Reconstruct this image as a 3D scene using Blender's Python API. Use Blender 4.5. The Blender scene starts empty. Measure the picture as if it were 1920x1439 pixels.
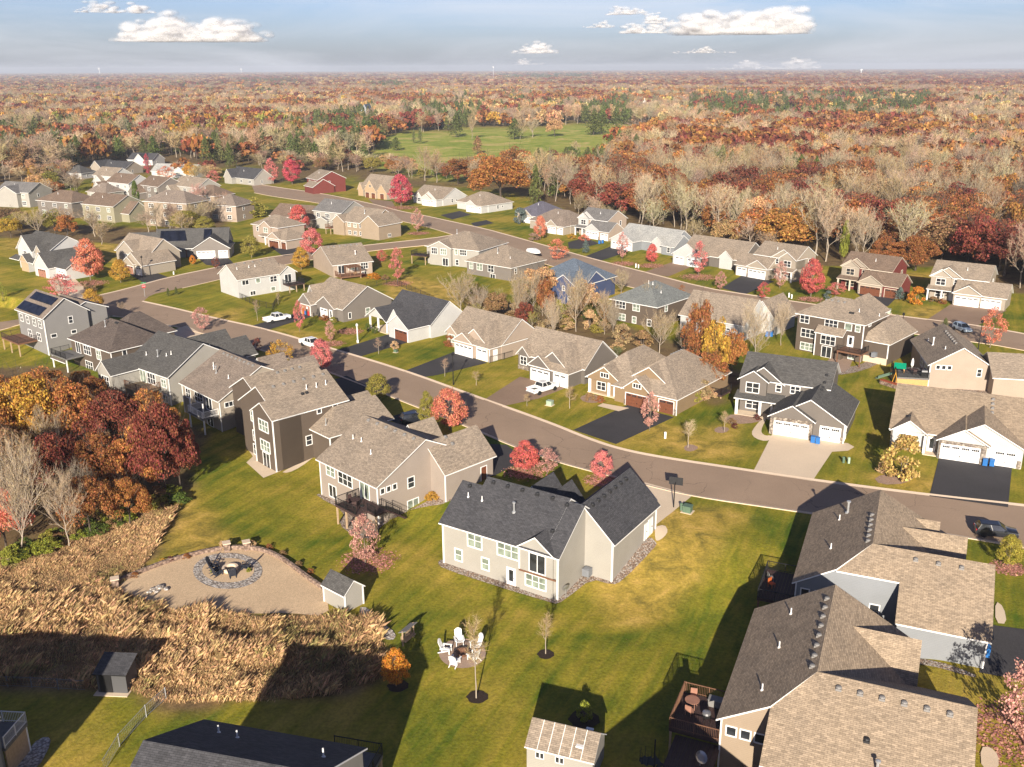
import bpy, math, random
import numpy as np
from mathutils import Vector, Matrix
R=math.radians
random.seed(7)
SC=bpy.context.scene
COL=SC.collection
# ------------------------------------------------------------------ camera
FPX=1780.0; CH=51.5
ROLL=math.atan2(9.0,1920.0); PITCH=math.atan2((719.5-129.0)*math.cos(ROLL),FPX)
CF=(0,math.cos(PITCH),-math.sin(PITCH)); _U=(0,math.sin(PITCH),math.cos(PITCH))
_c,_s=math.cos(ROLL),math.sin(ROLL)
CR=(_c,-_s*_U[1],-_s*_U[2]); CU=(_s,_c*_U[1],_c*_U[2])
def ray(x,y):
    a=(x-960)/FPX;b=(719.5-y)/FPX
    return [CF[i]+a*CR[i]+b*CU[i] for i in range(3)]
def G(x,y,z=0.0):
    d=ray(x,y);t=(z-CH)/d[2]
    return (d[0]*t,d[1]*t)
def PX(X,Y,Z=0.0):
    v=(X,Y,Z-CH)
    d=sum(a*b for a,b in zip(v,CF))
    return 960+FPX*sum(a*b for a,b in zip(v,CR))/d, 719.5-FPX*sum(a*b for a,b in zip(v,CU))/d
cam=bpy.data.cameras.new('camera'); co=bpy.data.objects.new('camera',cam); COL.objects.link(co)
m=Matrix(((CR[0],CU[0],-CF[0],0),(CR[1],CU[1],-CF[1],0),(CR[2],CU[2],-CF[2],CH),(0,0,0,1)))
co.matrix_world=m
cam.sensor_fit='HORIZONTAL'; cam.sensor_width=36; cam.lens=36*FPX/1920; cam.clip_start=.5; cam.clip_end=60000
SC.camera=co
# ------------------------------------------------------------------ terrain
FARK=[(265,566),(330,580),(400,597.6),(500,618.9),(612.6,652.6),(757.7,696.4),(880,741.4),(1025,792.7),(1100,824),(1160,844),(1240,860),(1382,881),(1523.5,902.5),(1743,930.8),(1920,950),(2150,978)]
NEARK=[(215,592),(330,611),(430,637.6),(560,677),(632,702),(685,722.5),(731,741.3),(782.8,761.6),(887,802.3),(960,834),(1047,865),(1110,882),(1211,907.7),(1297,928.7),(1480,955),(1712,990),(1817,1007),(1920,1025),(2150,1062)]
_nk=np.array([G(*p) for p in NEARK])
def smooth(a,b,x):
    t=np.clip((x-a)/(b-a),0,1); return t*t*(3-2*t)
def kerb_dist(X,Y):
    """signed distance from the near kerb, positive towards the back yards"""
    X=np.asarray(X,float);Y=np.asarray(Y,float)
    best=np.full(X.shape,1e9);sg=np.ones(X.shape)
    for (ax,ay),(bx,by) in zip(_nk[:-1],_nk[1:]):
        dx,dy=bx-ax,by-ay;L=dx*dx+dy*dy
        t=np.clip(((X-ax)*dx+(Y-ay)*dy)/L,0,1)
        qx,qy=X-ax-t*dx,Y-ay-t*dy
        d=np.hypot(qx,qy);s=np.where(dx*qy-dy*qx<0,1.0,-1.0)
        m_=d<best;best=np.where(m_,d,best);sg=np.where(m_,s,sg)
    return best*sg
def hz(X,Y):
    d=kerb_dist(X,Y)
    X=np.asarray(X,float);Y=np.asarray(Y,float)
    h=-2.1*smooth(9,27,d)
    # the ground climbs again towards the next street on the right
    q=(X-30)*math.cos(R(-23.4))+(Y-84)*math.sin(R(-23.4))
    h=h*(1-smooth(2.5,13,q))
    return h
def h1(x,y): return float(hz(np.array([x]),np.array([y]))[0])
def GT(x,y):
    z=0.0
    for _ in range(12):
        X,Y=G(x,y,z);z=.5*z+.5*h1(X,Y)
    return (X,Y,z)
# ------------------------------------------------------------------ materials
MAT={}
def nodemat(name):
    m=bpy.data.materials.new(name);m.use_nodes=True
    nt=m.node_tree;b=nt.nodes['Principled BSDF']
    MAT[name]=m
    return m,nt,b
def N(nt,t,**k):
    n=nt.nodes.new(t)
    for a,v in k.items():
        if a.startswith('i_'):
            key=a[2:]
            key=int(key) if key.isdigit() else key.replace('_',' ')
            n.inputs[key].default_value=v
        else: setattr(n,a,v)
    return n
def L(nt,a,b): nt.links.new(a,b)
def col(c): return (c[0],c[1],c[2],1)
def ramp(nt,fac,stops,interp='LINEAR'):
    r=nt.nodes.new('ShaderNodeValToRGB');r.color_ramp.interpolation=interp
    e=r.color_ramp.elements
    while len(e)<len(stops): e.new(.5)
    for i,(p,c) in enumerate(stops): e[i].position=p;e[i].color=col(c)
    L(nt,fac,r.inputs[0]);return r
def mix(nt,f,a,b,mode='MIX'):
    n=nt.nodes.new('ShaderNodeMix');n.data_type='RGBA';n.blend_type=mode
    for s,v in ((n.inputs[0],f),(n.inputs[6],a),(n.inputs[7],b)):
        if hasattr(v,'node'): L(nt,v,s)
        elif isinstance(v,(int,float)): s.default_value=v
        else: s.default_value=col(v)
    return n.outputs[2]
def noise(nt,scale,detail=3,rough=.55,vec=None,dist=0):
    n=N(nt,'ShaderNodeTexNoise');n.inputs['Scale'].default_value=scale;n.inputs['Detail'].default_value=detail
    n.inputs['Roughness'].default_value=rough;n.inputs['Distortion'].default_value=dist
    if vec is not None: L(nt,vec,n.inputs['Vector'])
    return n.outputs['Fac']
def texco(nt,which='Object'): return N(nt,'ShaderNodeTexCoord').outputs[which]
def plain(name,c,rough=.7,var=.12,scale=1.5,metal=0,spec=.3):
    m,nt,b=nodemat(name)
    t=texco(nt)
    f=noise(nt,scale,4,.6,t)
    k=[max(0,x*(1-var)) for x in c];k2=[x*(1+var) for x in c]
    r=ramp(nt,f,[(.3,k),(.7,k2)])
    L(nt,r.outputs[0],b.inputs['Base Color']);b.inputs['Roughness'].default_value=rough
    b.inputs['Metallic'].default_value=metal;b.inputs['Specular IOR Level'].default_value=spec
    return m
def siding(name,c):
    m,nt,b=nodemat(name)
    t=texco(nt)
    sp=N(nt,'ShaderNodeSeparateXYZ');L(nt,t,sp.inputs[0])
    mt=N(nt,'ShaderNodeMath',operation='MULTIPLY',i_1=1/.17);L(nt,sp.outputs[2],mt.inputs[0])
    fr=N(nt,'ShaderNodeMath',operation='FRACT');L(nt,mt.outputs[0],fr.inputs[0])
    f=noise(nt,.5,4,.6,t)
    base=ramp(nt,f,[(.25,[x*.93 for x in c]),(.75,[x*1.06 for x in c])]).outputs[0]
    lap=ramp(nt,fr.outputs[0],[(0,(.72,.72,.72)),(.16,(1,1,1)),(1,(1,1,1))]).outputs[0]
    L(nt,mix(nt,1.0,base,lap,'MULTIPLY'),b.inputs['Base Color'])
    bp=N(nt,'ShaderNodeBump');bp.inputs['Strength'].default_value=.25;bp.inputs['Distance'].default_value=.02
    L(nt,fr.outputs[0],bp.inputs['Height']);L(nt,bp.outputs[0],b.inputs['Normal'])
    b.inputs['Roughness'].default_value=.62;b.inputs['Specular IOR Level'].default_value=.25
def shingle(name,c,con=.2):
    m,nt,b=nodemat(name)
    uv=texco(nt,'UV')
    br=N(nt,'ShaderNodeTexBrick');L(nt,uv,br.inputs['Vector'])
    br.inputs['Scale'].default_value=1.0;br.inputs['Brick Width'].default_value=.42;br.inputs['Row Height'].default_value=.15
    br.inputs['Mortar Size'].default_value=.012;br.inputs['Bias'].default_value=0
    br.inputs['Color1'].default_value=col([x*(1-con) for x in c]);br.inputs['Color2'].default_value=col([x*(1+con) for x in c])
    br.inputs['Mortar'].default_value=col([x*.45 for x in c])
    f=noise(nt,.35,4,.6,uv)
    big=ramp(nt,f,[(.3,(.86,.86,.87)),(.7,(1.12,1.1,1.08))]).outputs[0]
    f2=noise(nt,3.2,2,.5,uv)
    sm=ramp(nt,f2,[(.35,(.88,.88,.88)),(.65,(1.12,1.12,1.12))]).outputs[0]
    x=mix(nt,1.0,br.outputs['Color'],big,'MULTIPLY');x=mix(nt,1.0,x,sm,'MULTIPLY')
    L(nt,x,b.inputs['Base Color']);b.inputs['Roughness'].default_value=.9;b.inputs['Specular IOR Level'].default_value=.15
    bp=N(nt,'ShaderNodeBump');bp.inputs['Strength'].default_value=.4;bp.inputs['Distance'].default_value=.03
    L(nt,f2,bp.inputs['Height']);L(nt,bp.outputs[0],b.inputs['Normal'])
for n_,c_ in dict(cream=(0.344,0.324,0.288),sand=(0.336,0.288,0.232),pinksand=(0.32,0.268,0.228),white_s=(0.48,0.472,0.456),taupe=(0.112,0.0864,0.0672),brown=(0.0864,0.064,0.048),gold=(0.256,0.18,0.108),grey=(0.23,0.221,0.214),lgrey=(0.32,0.314,0.307),greytaupe=(0.15,0.131,0.115),darkgrey=(0.0832,0.0832,0.0864),bluegrey=(0.24,0.252,0.268),navy=(0.06,0.08,0.16),redwall=(0.16,0.04,0.0336),sage=(0.288,0.264,0.184),peach=(0.32,0.248,0.18),dgreen=(0.064,0.08,0.0544),tanpink=(0.368,0.292,0.232),stonegrey=(0.186,0.163,0.144)).items(): siding(n_,c_)
for n_,c_ in dict(r_tan=(.30,.245,.19),r_taupe=(.24,.195,.16),r_char=(.072,.072,.078),r_dgrey=(.10,.097,.093),r_brown=(.12,.097,.085),r_redbr=(.20,.145,.108),r_grey=(0.186,0.179,0.173),r_lgrey=(0.384,0.384,0.365),r_purple=(0.134,0.128,0.16),r_green=(0.186,0.198,0.192),r_blue=(0.128,0.16,0.205),r_rtan=(.34,.265,.19)).items(): shingle(n_,c_)
plain('white',(.80,.79,.77),.5,.03); plain('tanwood',(.42,.30,.19),.7,.15,4); plain('trimtan',(.62,.54,.44),.5,.05)
plain('deckwood',(.17,.085,.05),.7,.2,5); plain('deckdark',(.06,.035,.032),.7,.2,5); plain('deckorange',(.55,.31,.12),.6,.12,4); plain('deckgrey',(.15,.145,.14),.7,.15,4)
plain('blackmetal',(.015,.015,.016),.45,.1); plain('galv',(.55,.56,.57),.35,.1,3,.6); plain('ventgrey',(.22,.21,.20),.5,.1); plain('ventblack',(.03,.03,.032),.5,.1)
plain('doorbrown',(.16,.058,.03),.55,.15,3); plain('doorwhite',(.80,.79,.78),.45,.03); plain('binblue',(.03,.15,.42),.4,.1); plain('utilgreen',(.10,.16,.11),.5,.1)
plain('utilpale',(.33,.42,.32),.5,.1); plain('tire',(.018,.018,.018),.8,.1); plain('rimgrey',(.35,.35,.36),.3,.1,2,.7); plain('redsign',(.5,.02,.025),.5,.05)
plain('greensign',(.02,.18,.07),.5,.05); plain('orangebrick',(.3,.07,.03),.8,.2,3); plain('mulch',(.035,.022,.016),.95,.4,9); plain('bark',(.20,.155,.115),.9,.25,6); plain('barkpale',(.36,.30,.235),.9,.2,6)
plain('barkdark',(.085,.065,.05),.9,.25,6); plain('plaster',(.6,.6,.58),.6,.05); plain('pinkbed',(.34,.23,.17),.95,.35,7); plain('umbrella',(.03,.035,.05),.7,.1); plain('orangec',(.42,.10,.025),.7,.1)
plain('slategrey',(.19,.20,.22),.5,.1); plain('playgreen',(.0,.22,.12),.5,.05); plain('yellowp',(.6,.30,.03),.5,.05); plain('cloth',(.32,.16,.11),.7,.15); plain('hotblue',(.03,.08,.1),.4,.1)
def paint(name,c):
    m,nt,b=nodemat(name);b.inputs['Base Color'].default_value=col(c);b.inputs['Roughness'].default_value=.28;b.inputs['Coat Weight'].default_value=.6;b.inputs['Coat Roughness'].default_value=.06
paint('carwhite',(.78,.78,.77));paint('carblack',(.012,.014,.02));paint('carsilver',(.32,.40,.48));paint('carred',(.3,.01,.015))
def glass(name,c,rough=.06):
    m,nt,b=nodemat(name);t=texco(nt);f=noise(nt,.9,2,.5,t)
    r=ramp(nt,f,[(.35,[x*.55 for x in c]),(.65,[x*1.4 for x in c])]);L(nt,r.outputs[0],b.inputs['Base Color'])
    b.inputs['Roughness'].default_value=rough;b.inputs['Specular IOR Level'].default_value=.7
glass('glass',(.03,.033,.038));glass('blind',(.20,.235,.19),.12);glass('solar',(.010,.012,.022),.12)
# stone veneer and gravel
def cells(name,cols,scale,rough=.9,bump=.6):
    m,nt,b=nodemat(name);t=texco(nt)
    v=N(nt,'ShaderNodeTexVoronoi');v.inputs['Scale'].default_value=scale;L(nt,t,v.inputs['Vector'])
    sp=N(nt,'ShaderNodeSeparateColor');L(nt,v.outputs['Color'],sp.inputs[0])
    k=len(cols);r=ramp(nt,sp.outputs[0],[((i+.5)/k,c) for i,c in enumerate(cols)],'CONSTANT')
    r.color_ramp.elements[0].position=0
    d=ramp(nt,v.outputs['Distance'],[(.25,(1,1,1)),(.75,(.42,.4,.38))]).outputs[0]
    L(nt,mix(nt,1.0,r.outputs[0],d,'MULTIPLY'),b.inputs['Base Color']);b.inputs['Roughness'].default_value=rough
    bp=N(nt,'ShaderNodeBump');bp.inputs['Strength'].default_value=bump;bp.inputs['Distance'].default_value=.12;bp.invert=True
    L(nt,v.outputs['Distance'],bp.inputs['Height']);L(nt,bp.outputs[0],b.inputs['Normal'])
cells('stone',[(.30,.255,.21),(.42,.37,.31),(.24,.20,.17),(.36,.30,.24)],3.2)
cells('riverrock',[(.42,.30,.22),(.50,.44,.38),(.26,.18,.13),(.56,.50,.45),(.34,.24,.18)],6.5)
cells('paleRock',[(.55,.50,.45),(.62,.58,.54),(.38,.33,.29),(.48,.40,.34)],4.5)
cells('retblock',[(.30,.21,.165),(.36,.26,.20),(.26,.18,.14)],3.5)
# asphalt, concrete
def pave(name,c,big=.10,fine=.25,cracks=False):
    m,nt,b=nodemat(name);t=texco(nt)
    f=noise(nt,.12,5,.6,t);f2=noise(nt,9,3,.7,t)
    a=ramp(nt,f,[(.3,[x*(1-big) for x in c]),(.7,[x*(1+big) for x in c])]).outputs[0]
    g=ramp(nt,f2,[(.3,(1-fine,)*3),(.7,(1+fine,)*3)]).outputs[0]
    x=mix(nt,1.0,a,g,'MULTIPLY')
    if cracks:
        v=N(nt,'ShaderNodeTexVoronoi',feature='DISTANCE_TO_EDGE');v.inputs['Scale'].default_value=.11
        wv=N(nt,'ShaderNodeVectorMath',operation='ADD');nn=N(nt,'ShaderNodeTexNoise');nn.inputs['Scale'].default_value=.25;nn.inputs['Detail'].default_value=6;L(nt,t,nn.inputs['Vector'])
        sc=N(nt,'ShaderNodeVectorMath',operation='SCALE');sc.inputs['Scale'].default_value=5.5;L(nt,nn.outputs['Color'],sc.inputs[0]);L(nt,t,wv.inputs[0]);L(nt,sc.outputs[0],wv.inputs[1]);L(nt,wv.outputs[0],v.inputs['Vector'])
        k=ramp(nt,v.outputs['Distance'],[(0,(.6,.6,.61)),(.0045,(.66,.66,.66)),(.008,(1,1,1))]).outputs[0]
        gate=ramp(nt,noise(nt,.05,2,.5,t),[(.45,(0,0,0)),(.58,(1,1,1))]).outputs[0]
        x=mix(nt,gate,x,mix(nt,1.0,x,k,'MULTIPLY'))
    L(nt,x,b.inputs['Base Color']);b.inputs['Roughness'].default_value=.92;b.inputs['Specular IOR Level'].default_value=.2
pave('asphalt',(.335,.24,.17),.09,.16,True);pave('asphalt_dark',(.055,.052,.055),.16,.2);pave('asphalt_brown',(.27,.185,.13),.1,.15)
pave('concrete',(.66,.53,.39),.08,.08);pave('kerbc',(.66,.52,.39),.08,.1);pave('sandgravel',(.56,.41,.26),.10,.28);pave('paver',(.35,.25,.19),.1,.2)
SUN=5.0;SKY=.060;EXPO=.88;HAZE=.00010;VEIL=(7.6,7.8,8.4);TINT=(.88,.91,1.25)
# ------------------------------------------------------------------ mesh building
class MB:
    def __init__(s): s.v=[];s.f=[];s.uv=[]
    def poly(s,pts,uv=None):
        i=len(s.v);s.v+= [tuple(p) for p in pts];s.f.append(list(range(i,i+len(pts))));s.uv.append(uv)
    def box(s,x0,y0,z0,x1,y1,z1):
        i=len(s.v)
        s.v+=[(x0,y0,z0),(x1,y0,z0),(x1,y1,z0),(x0,y1,z0),(x0,y0,z1),(x1,y0,z1),(x1,y1,z1),(x0,y1,z1)]
        for q in ((0,3,2,1),(4,5,6,7),(0,1,5,4),(1,2,6,5),(2,3,7,6),(3,0,4,7)):
            s.f.append([i+k for k in q]);s.uv.append(None)
    def prism(s,base,z0,z1):
        """vertical prism over a list of (x,y)"""
        n=len(base);i=len(s.v)
        a=sum(base[k][0]*base[(k+1)%n][1]-base[(k+1)%n][0]*base[k][1] for k in range(n))
        if a<0: base=base[::-1]
        s.v+=[(p[0],p[1],z0) for p in base]+[(p[0],p[1],z1) for p in base]
        s.f.append([i+k for k in range(n)][::-1]);s.f.append([i+n+k for k in range(n)])
        for k in range(n):
            j=(k+1)%n;s.f.append([i+k,i+j,i+n+j,i+n+k])
        s.uv+=[None]*(n+2)
    def extrude(s,pts,axis,a,b):
        """pts (p,q) outline in the plane perpendicular to axis (0:x ->(y,z), 1:y ->(x,z))"""
        n=len(pts);i=len(s.v)
        mk=(lambda p,t:(t,p[0],p[1])) if axis==0 else (lambda p,t:(p[0],t,p[1]))
        s.v+=[mk(p,a) for p in pts]+[mk(p,b) for p in pts]
        s.f.append([i+k for k in range(n)]);s.f.append([i+n+k for k in range(n)][::-1])
        for k in range(n):
            j=(k+1)%n;s.f.append([i+j,i+k,i+n+k,i+n+j])
        s.uv+=[None]*(n+2)
    def tube(s,p,q,r0,r1=None,n=6,cap=True):
        r1=r0 if r1 is None else r1
        p=Vector(p);q=Vector(q);d=(q-p)
        if d.length<1e-6: return
        d.normalize();a=d.orthogonal().normalized();b=d.cross(a);i=len(s.v)
        for c,r in ((p,r0),(q,r1)):
            for k in range(n):
                t=2*math.pi*k/n;s.v.append(tuple(c+r*(math.cos(t)*a+math.sin(t)*b)))
        for k in range(n):
            j=(k+1)%n;s.f.append([i+k,i+j,i+n+j,i+n+k]);s.uv.append(None)
        if cap:
            s.f.append([i+k for k in range(n)][::-1]);s.f.append([i+n+k for k in range(n)]);s.uv+=[None,None]
    def lathe(s,prof,c=(0,0,0),n=12):
        i=len(s.v)
        for r,z in prof:
            for k in range(n):
                t=2*math.pi*k/n;s.v.append((c[0]+r*math.cos(t),c[1]+r*math.sin(t),c[2]+z))
        for a in range(len(prof)-1):
            for k in range(n):
                j=(k+1)%n;s.f.append([i+a*n+k,i+a*n+j,i+(a+1)*n+j,i+(a+1)*n+k]);s.uv.append(None)
        s.f.append([i+k for k in range(n)][::-1]);s.uv.append(None)
        s.f.append([i+(len(prof)-1)*n+k for k in range(n)]);s.uv.append(None)
    def data(s,name,mat):
        me=bpy.data.meshes.new(name);me.from_pydata(s.v,[],s.f)
        if any(u for u in s.uv):
            l=me.uv_layers.new(name='UVMap').data;k=0
            for f,u in zip(s.f,s.uv):
                for j in range(len(f)):
                    if u: l[k].uv=u[j]
                    k+=1
        if mat is not None: me.materials.append(MAT[mat] if isinstance(mat,str) else mat)
        me.update();return me
    def build(s,name,mat,parent=None):
        return link(name,s.data(name,mat),parent)
def link(name,me,parent=None):
    o=bpy.data.objects.new(name,me);COL.objects.link(o)
    if parent is not None: o.parent=parent
    return o
def tag(o,label=None,cat=None,group=None,kind=None):
    if label:o['label']=label
    if cat:o['category']=cat
    if group:o['group']=group
    if kind:o['kind']=kind
    return o
def empty(name,loc,rz=0,label=None,cat=None,group=None,scale=1):
    o=bpy.data.objects.new(name,None);COL.objects.link(o);o.location=loc;o.rotation_euler=(0,0,rz);o.scale=(scale,)*3
    o.empty_display_size=.2
    return tag(o,label,cat,group)
def copy_tree(o,loc=None,rz=None,label=None,scale=None,parent=None,color=None):
    c=o.copy();COL.objects.link(c)
    if parent is not None: c.parent=parent
    if loc is not None: c.location=loc
    if rz is not None: c.rotation_euler=(0,0,rz)
    if scale is not None: c.scale=scale if hasattr(scale,'__len__') else (scale,)*3
    if label: c['label']=label
    if color: c.color=color
    for ch in [x for x in KIDS.get(o.name,[])]:
        k=copy_tree(ch,parent=c,color=color)
    return c
KIDS={}
def reg(root,*ch):
    KIDS.setdefault(root.name,[]).extend(ch)
# ------------------------------------------------------------------ house kit
WCACHE={}
def window_mesh(w,h,n,rows,style,f=.11):
    """local frame: opening centred on the origin in the x-z plane, facing -y"""
    k=(round(w,2),round(h,2),n,rows,style,f)
    if k in WCACHE: return WCACHE[k]
    a=MB();W,H=w/2,h/2
    a.box(-W-f,-.05,-H-f,-W,.06,H+f);a.box(W,-.05,-H-f,W+f,.06,H+f)
    a.box(-W,-.05,H,W,.06,H+f);a.box(-W,-.07,-H-f,W,.06,-H)
    for i in range(1,n): x=-W+w*i/n;a.box(x-.045,-.04,-H,x+.045,.05,H)
    if rows>1:
        for i in range(n):
            x0=-W+w*i/n+(.045 if i else 0);x1=-W+w*(i+1)/n-(.045 if i<n-1 else 0)
            a.box(x0,-.03,-.035,x1,.05,.035)
    g=MB();g.poly([(-W,-.012,-H),(W,-.012,-H),(W,-.012,H),(-W,-.012,H)])
    WCACHE[k]=(a,g.data('pane','blind' if style=='b' else 'glass'));return WCACHE[k]
FCACHE={}
def framemesh(a,k,mat):
    q=(k,mat)
    if q not in FCACHE: FCACHE[q]=a.data('window',mat)
    return FCACHE[q]
FACES={'S':0,'E':math.pi/2,'N':math.pi,'W':-math.pi/2}
class House:
    def __init__(s,label,p,ang,wall,roof,trim='white',z=0.0,az=None,name='house',cat='house',xy=None,group=None):
        X,Y=xy if xy else G(p[0],p[1],z if az is None else az)
        s.z=z;s.root=empty(name,(X,Y,z),R(ang),label,cat,group)
        s.wallm,s.roofm,s.trim=wall,roof,trim;s.W={};s.T=MB();s.Rf=MB();s.planes=[];s.zb=-.5;s.base=(X,Y);s.ang=ang
    def wmb(s,mat): return s.W.setdefault(mat or s.wallm,MB())
    def world(s,u,v,z=0):
        a=R(s.ang);return (s.base[0]+u*math.cos(a)-v*math.sin(a),s.base[1]+u*math.sin(a)+v*math.cos(a),z+s.z)
    def slab(s,pts,th=.15,uv0=None):
        """a roof face: pts (u,v,z) counter-clockwise from above"""
        P=[Vector(p) for p in pts]
        n=sum(((P[i].cross(P[(i+1)%len(P)])) for i in range(len(P))),Vector())
        if n.z<0: P=P[::-1];n=-n
        n.normalize()
        up=Vector((0,0,1));e=up.cross(n)
        e=e.normalized() if e.length>1e-4 else Vector((1,0,0))
        g=n.cross(e)
        s.Rf.poly([p for p in P],[(p.dot(e)+.37*len(s.Rf.f),p.dot(g)) for p in P])
        Q=[p-Vector((0,0,th)) for p in P]
        s.T.poly(Q[::-1])
        for i in range(len(P)):
            j=(i+1)%len(P);s.T.poly([P[j],P[i],Q[i],Q[j]][::-1])
        s.planes.append((P,n))
    def g(s,u0,u1,v0,v1,ax,ze,zr,zb=None,oe=.4,orr=.35,wall=None,gwall=None,walls=True):
        """gable-roofed wing; ridge runs along axis ax"""
        zb=s.zb if zb is None else zb
        th=.15
        if ax=='u':
            vm=(v0+v1)/2;mm=(zr-ze)/(vm-v0)
            a,b=u0-orr,u1+orr;zl=ze-mm*oe+th
            s.slab([(a,v0-oe,zl),(b,v0-oe,zl),(b,vm,zr+th),(a,vm,zr+th)])
            s.slab([(a,vm,zr+th),(b,vm,zr+th),(b,v1+oe,zl),(a,v1+oe,zl)])
            if walls:
                w=s.wmb(wall)
                w.poly([(u0,v0,zb),(u1,v0,zb),(u1,v0,ze),(u0,v0,ze)]);w.poly([(u1,v1,zb),(u0,v1,zb),(u0,v1,ze),(u1,v1,ze)])
                w=s.wmb(gwall or wall)
                w.poly([(u1,v0,zb),(u1,v1,zb),(u1,v1,ze),(u1,vm,zr),(u1,v0,ze)]);w.poly([(u0,v1,zb),(u0,v0,zb),(u0,v0,ze),(u0,vm,zr),(u0,v1,ze)])
        else:
            um=(u0+u1)/2;mm=(zr-ze)/(um-u0)
            a,b=v0-orr,v1+orr;zl=ze-mm*oe+th
            s.slab([(u0-oe,b,zl),(u0-oe,a,zl),(um,a,zr+th),(um,b,zr+th)])
            s.slab([(um,b,zr+th),(um,a,zr+th),(u1+oe,a,zl),(u1+oe,b,zl)])
            if walls:
                w=s.wmb(wall)
                w.poly([(u1,v0,zb),(u1,v1,zb),(u1,v1,ze),(u1,v0,ze)]);w.poly([(u0,v1,zb),(u0,v0,zb),(u0,v0,ze),(u0,v1,ze)])
                w=s.wmb((gwall,len(s.W)) if gwall else wall)
                w.poly([(u0,v0,zb),(u1,v0,zb),(u1,v0,ze),(um,v0,zr),(u0,v0,ze)])
                if not gwall: w.poly([(u1,v1,zb),(u0,v1,zb),(u0,v1,ze),(um,v1,zr),(u1,v1,ze)])
        return s
    def h(s,u0,u1,v0,v1,ze,zr,zb=None,o=.45,wall=None,walls=True,gab=()):
        """hip roof; gab may hold 'W'/'E' ends that stay gabled"""
        zb=s.zb if zb is None else zb
        th=.15;D=min(u1-u0,v1-v0)/2;mm=(zr-ze)/D;zl=ze-mm*o+th
        A=[(u0-o,v0-o,zl),(u1+o,v0-o,zl),(u1+o,v1+o,zl),(u0-o,v1+o,zl)]
        if u1-u0>=v1-v0:
            vm=(v0+v1)/2;p=(u0+(0 if 'W' in gab else D),vm,zr+th);q=(u1-(0 if 'E' in gab else D),vm,zr+th)
            if 'W' in gab:p=(u0-o,vm,zr+th)
            if 'E' in gab:q=(u1+o,vm,zr+th)
            s.slab([A[0],A[1],q,p]);s.slab([A[2],A[3],p,q])
            if 'E' not in gab:s.slab([A[1],A[2],q])
            if 'W' not in gab:s.slab([A[3],A[0],p])
        else:
            um=(u0+u1)/2;p=(um,v0+(0 if 'S' in gab else D),zr+th);q=(um,v1-(0 if 'N' in gab else D),zr+th)
            if 'S' in gab:p=(um,v0-o,zr+th)
            s.slab([A[1],A[2],q,p]);s.slab([A[3],A[0],p,q])
            if 'S' not in gab:s.slab([A[0],A[1],p])
            if 'N' not in gab:s.slab([A[2],A[3],q])
        if walls: s.walls([(u0,v0),(u1,v0),(u1,v1),(u0,v1)],zb,ze,wall)
        return s
    def walls(s,pts,zb,ze,wall=None):
        w=s.wmb(wall);n=len(pts)
        for i in range(n):
            a,b=pts[i],pts[(i+1)%n];w.poly([(a[0],a[1],zb),(b[0],b[1],zb),(b[0],b[1],ze),(a[0],a[1],ze)])
        return s
    def rz(s,u,v):
        best=0
        for P,n in s.planes:
            inside=True;k=len(P)
            for i in range(k):
                a,b=P[i],P[(i+1)%k]
                if (b.x-a.x)*(v-a.y)-(b.y-a.y)*(u-a.x)<-1e-6: inside=False;break
            if inside: best=max(best,P[0].z-(n.x*(u-P[0].x)+n.y*(v-P[0].y))/n.z)
        return best
    def xyz(s,face,at,t,z):
        return (t,at,z) if face in 'SN' else (at,t,z)
    def win(s,face,at,t,z,w=.95,h=1.4,n=1,rows=2,st='g',f=.11,label=None):
        a,g=window_mesh(w,h,n,rows,st,f)
        o=link('window',framemesh(a,(round(w,2),round(h,2),n,rows,st,f),s.trim),s.root)
        o.location=s.xyz(face,at,t,z);o.rotation_euler=(0,0,FACES[face])
        p=link('pane',g,o)
        return o
    def gar(s,face,at,t,w=4.9,h=2.15,mat='doorwhite',z=None,lites=None):
        z=(0 if z is None else z);k=('gar',w,h,mat,lites)
        n=max(2,round(w/1.2))
        if k not in FCACHE:
            a=MB();W=w/2
            for r in range(4):
                z0=h*r/4+.012;z1=h*(r+1)/4-.012
                for c in range(n):
                    x0=-W+w*c/n;x1=x0+w/n;a.box(x0+.01,-.03,z0,x1-.01,.05,z1)
                    if r<3: a.box(x0+.09,-.045,z0+.07,x1-.09,-.03,z1-.07)
            a.box(-W,0,0,W,.04,h)
            f=MB();f.box(-W-.12,-.07,0,-W,.06,h+.12);f.box(W,-.07,0,W+.12,.06,h+.12);f.box(-W,-.07,h,W,.06,h+.12)
            g=MB()
            for c in range(n):
                x0=-W+w*c/n+.14;x1=-W+w*(c+1)/n-.14
                for q in range(4):
                    b0=x0+(x1-x0)*q/4+.02;b1=x0+(x1-x0)*(q+1)/4-.02;g.box(b0,-.042,h*.80,b1,-.02,h*.935)
            hd=MB();hd.box(-.06,-.08,h*.28,.06,-.03,h*.36)
            FCACHE[k]=(a.data('garage_door',mat),f.data('door_frame',s.trim),g.data('pane','glass'),hd.data('handle','blackmetal'))
        a,f,g,hd=FCACHE[k]
        o=link('garage_door',a,s.root);o.location=s.xyz(face,at,t,z);o.rotation_euler=(0,0,FACES[face])
        link('door_frame',f,o);link('pane',g,o);link('handle',hd,o)
        return o
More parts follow.
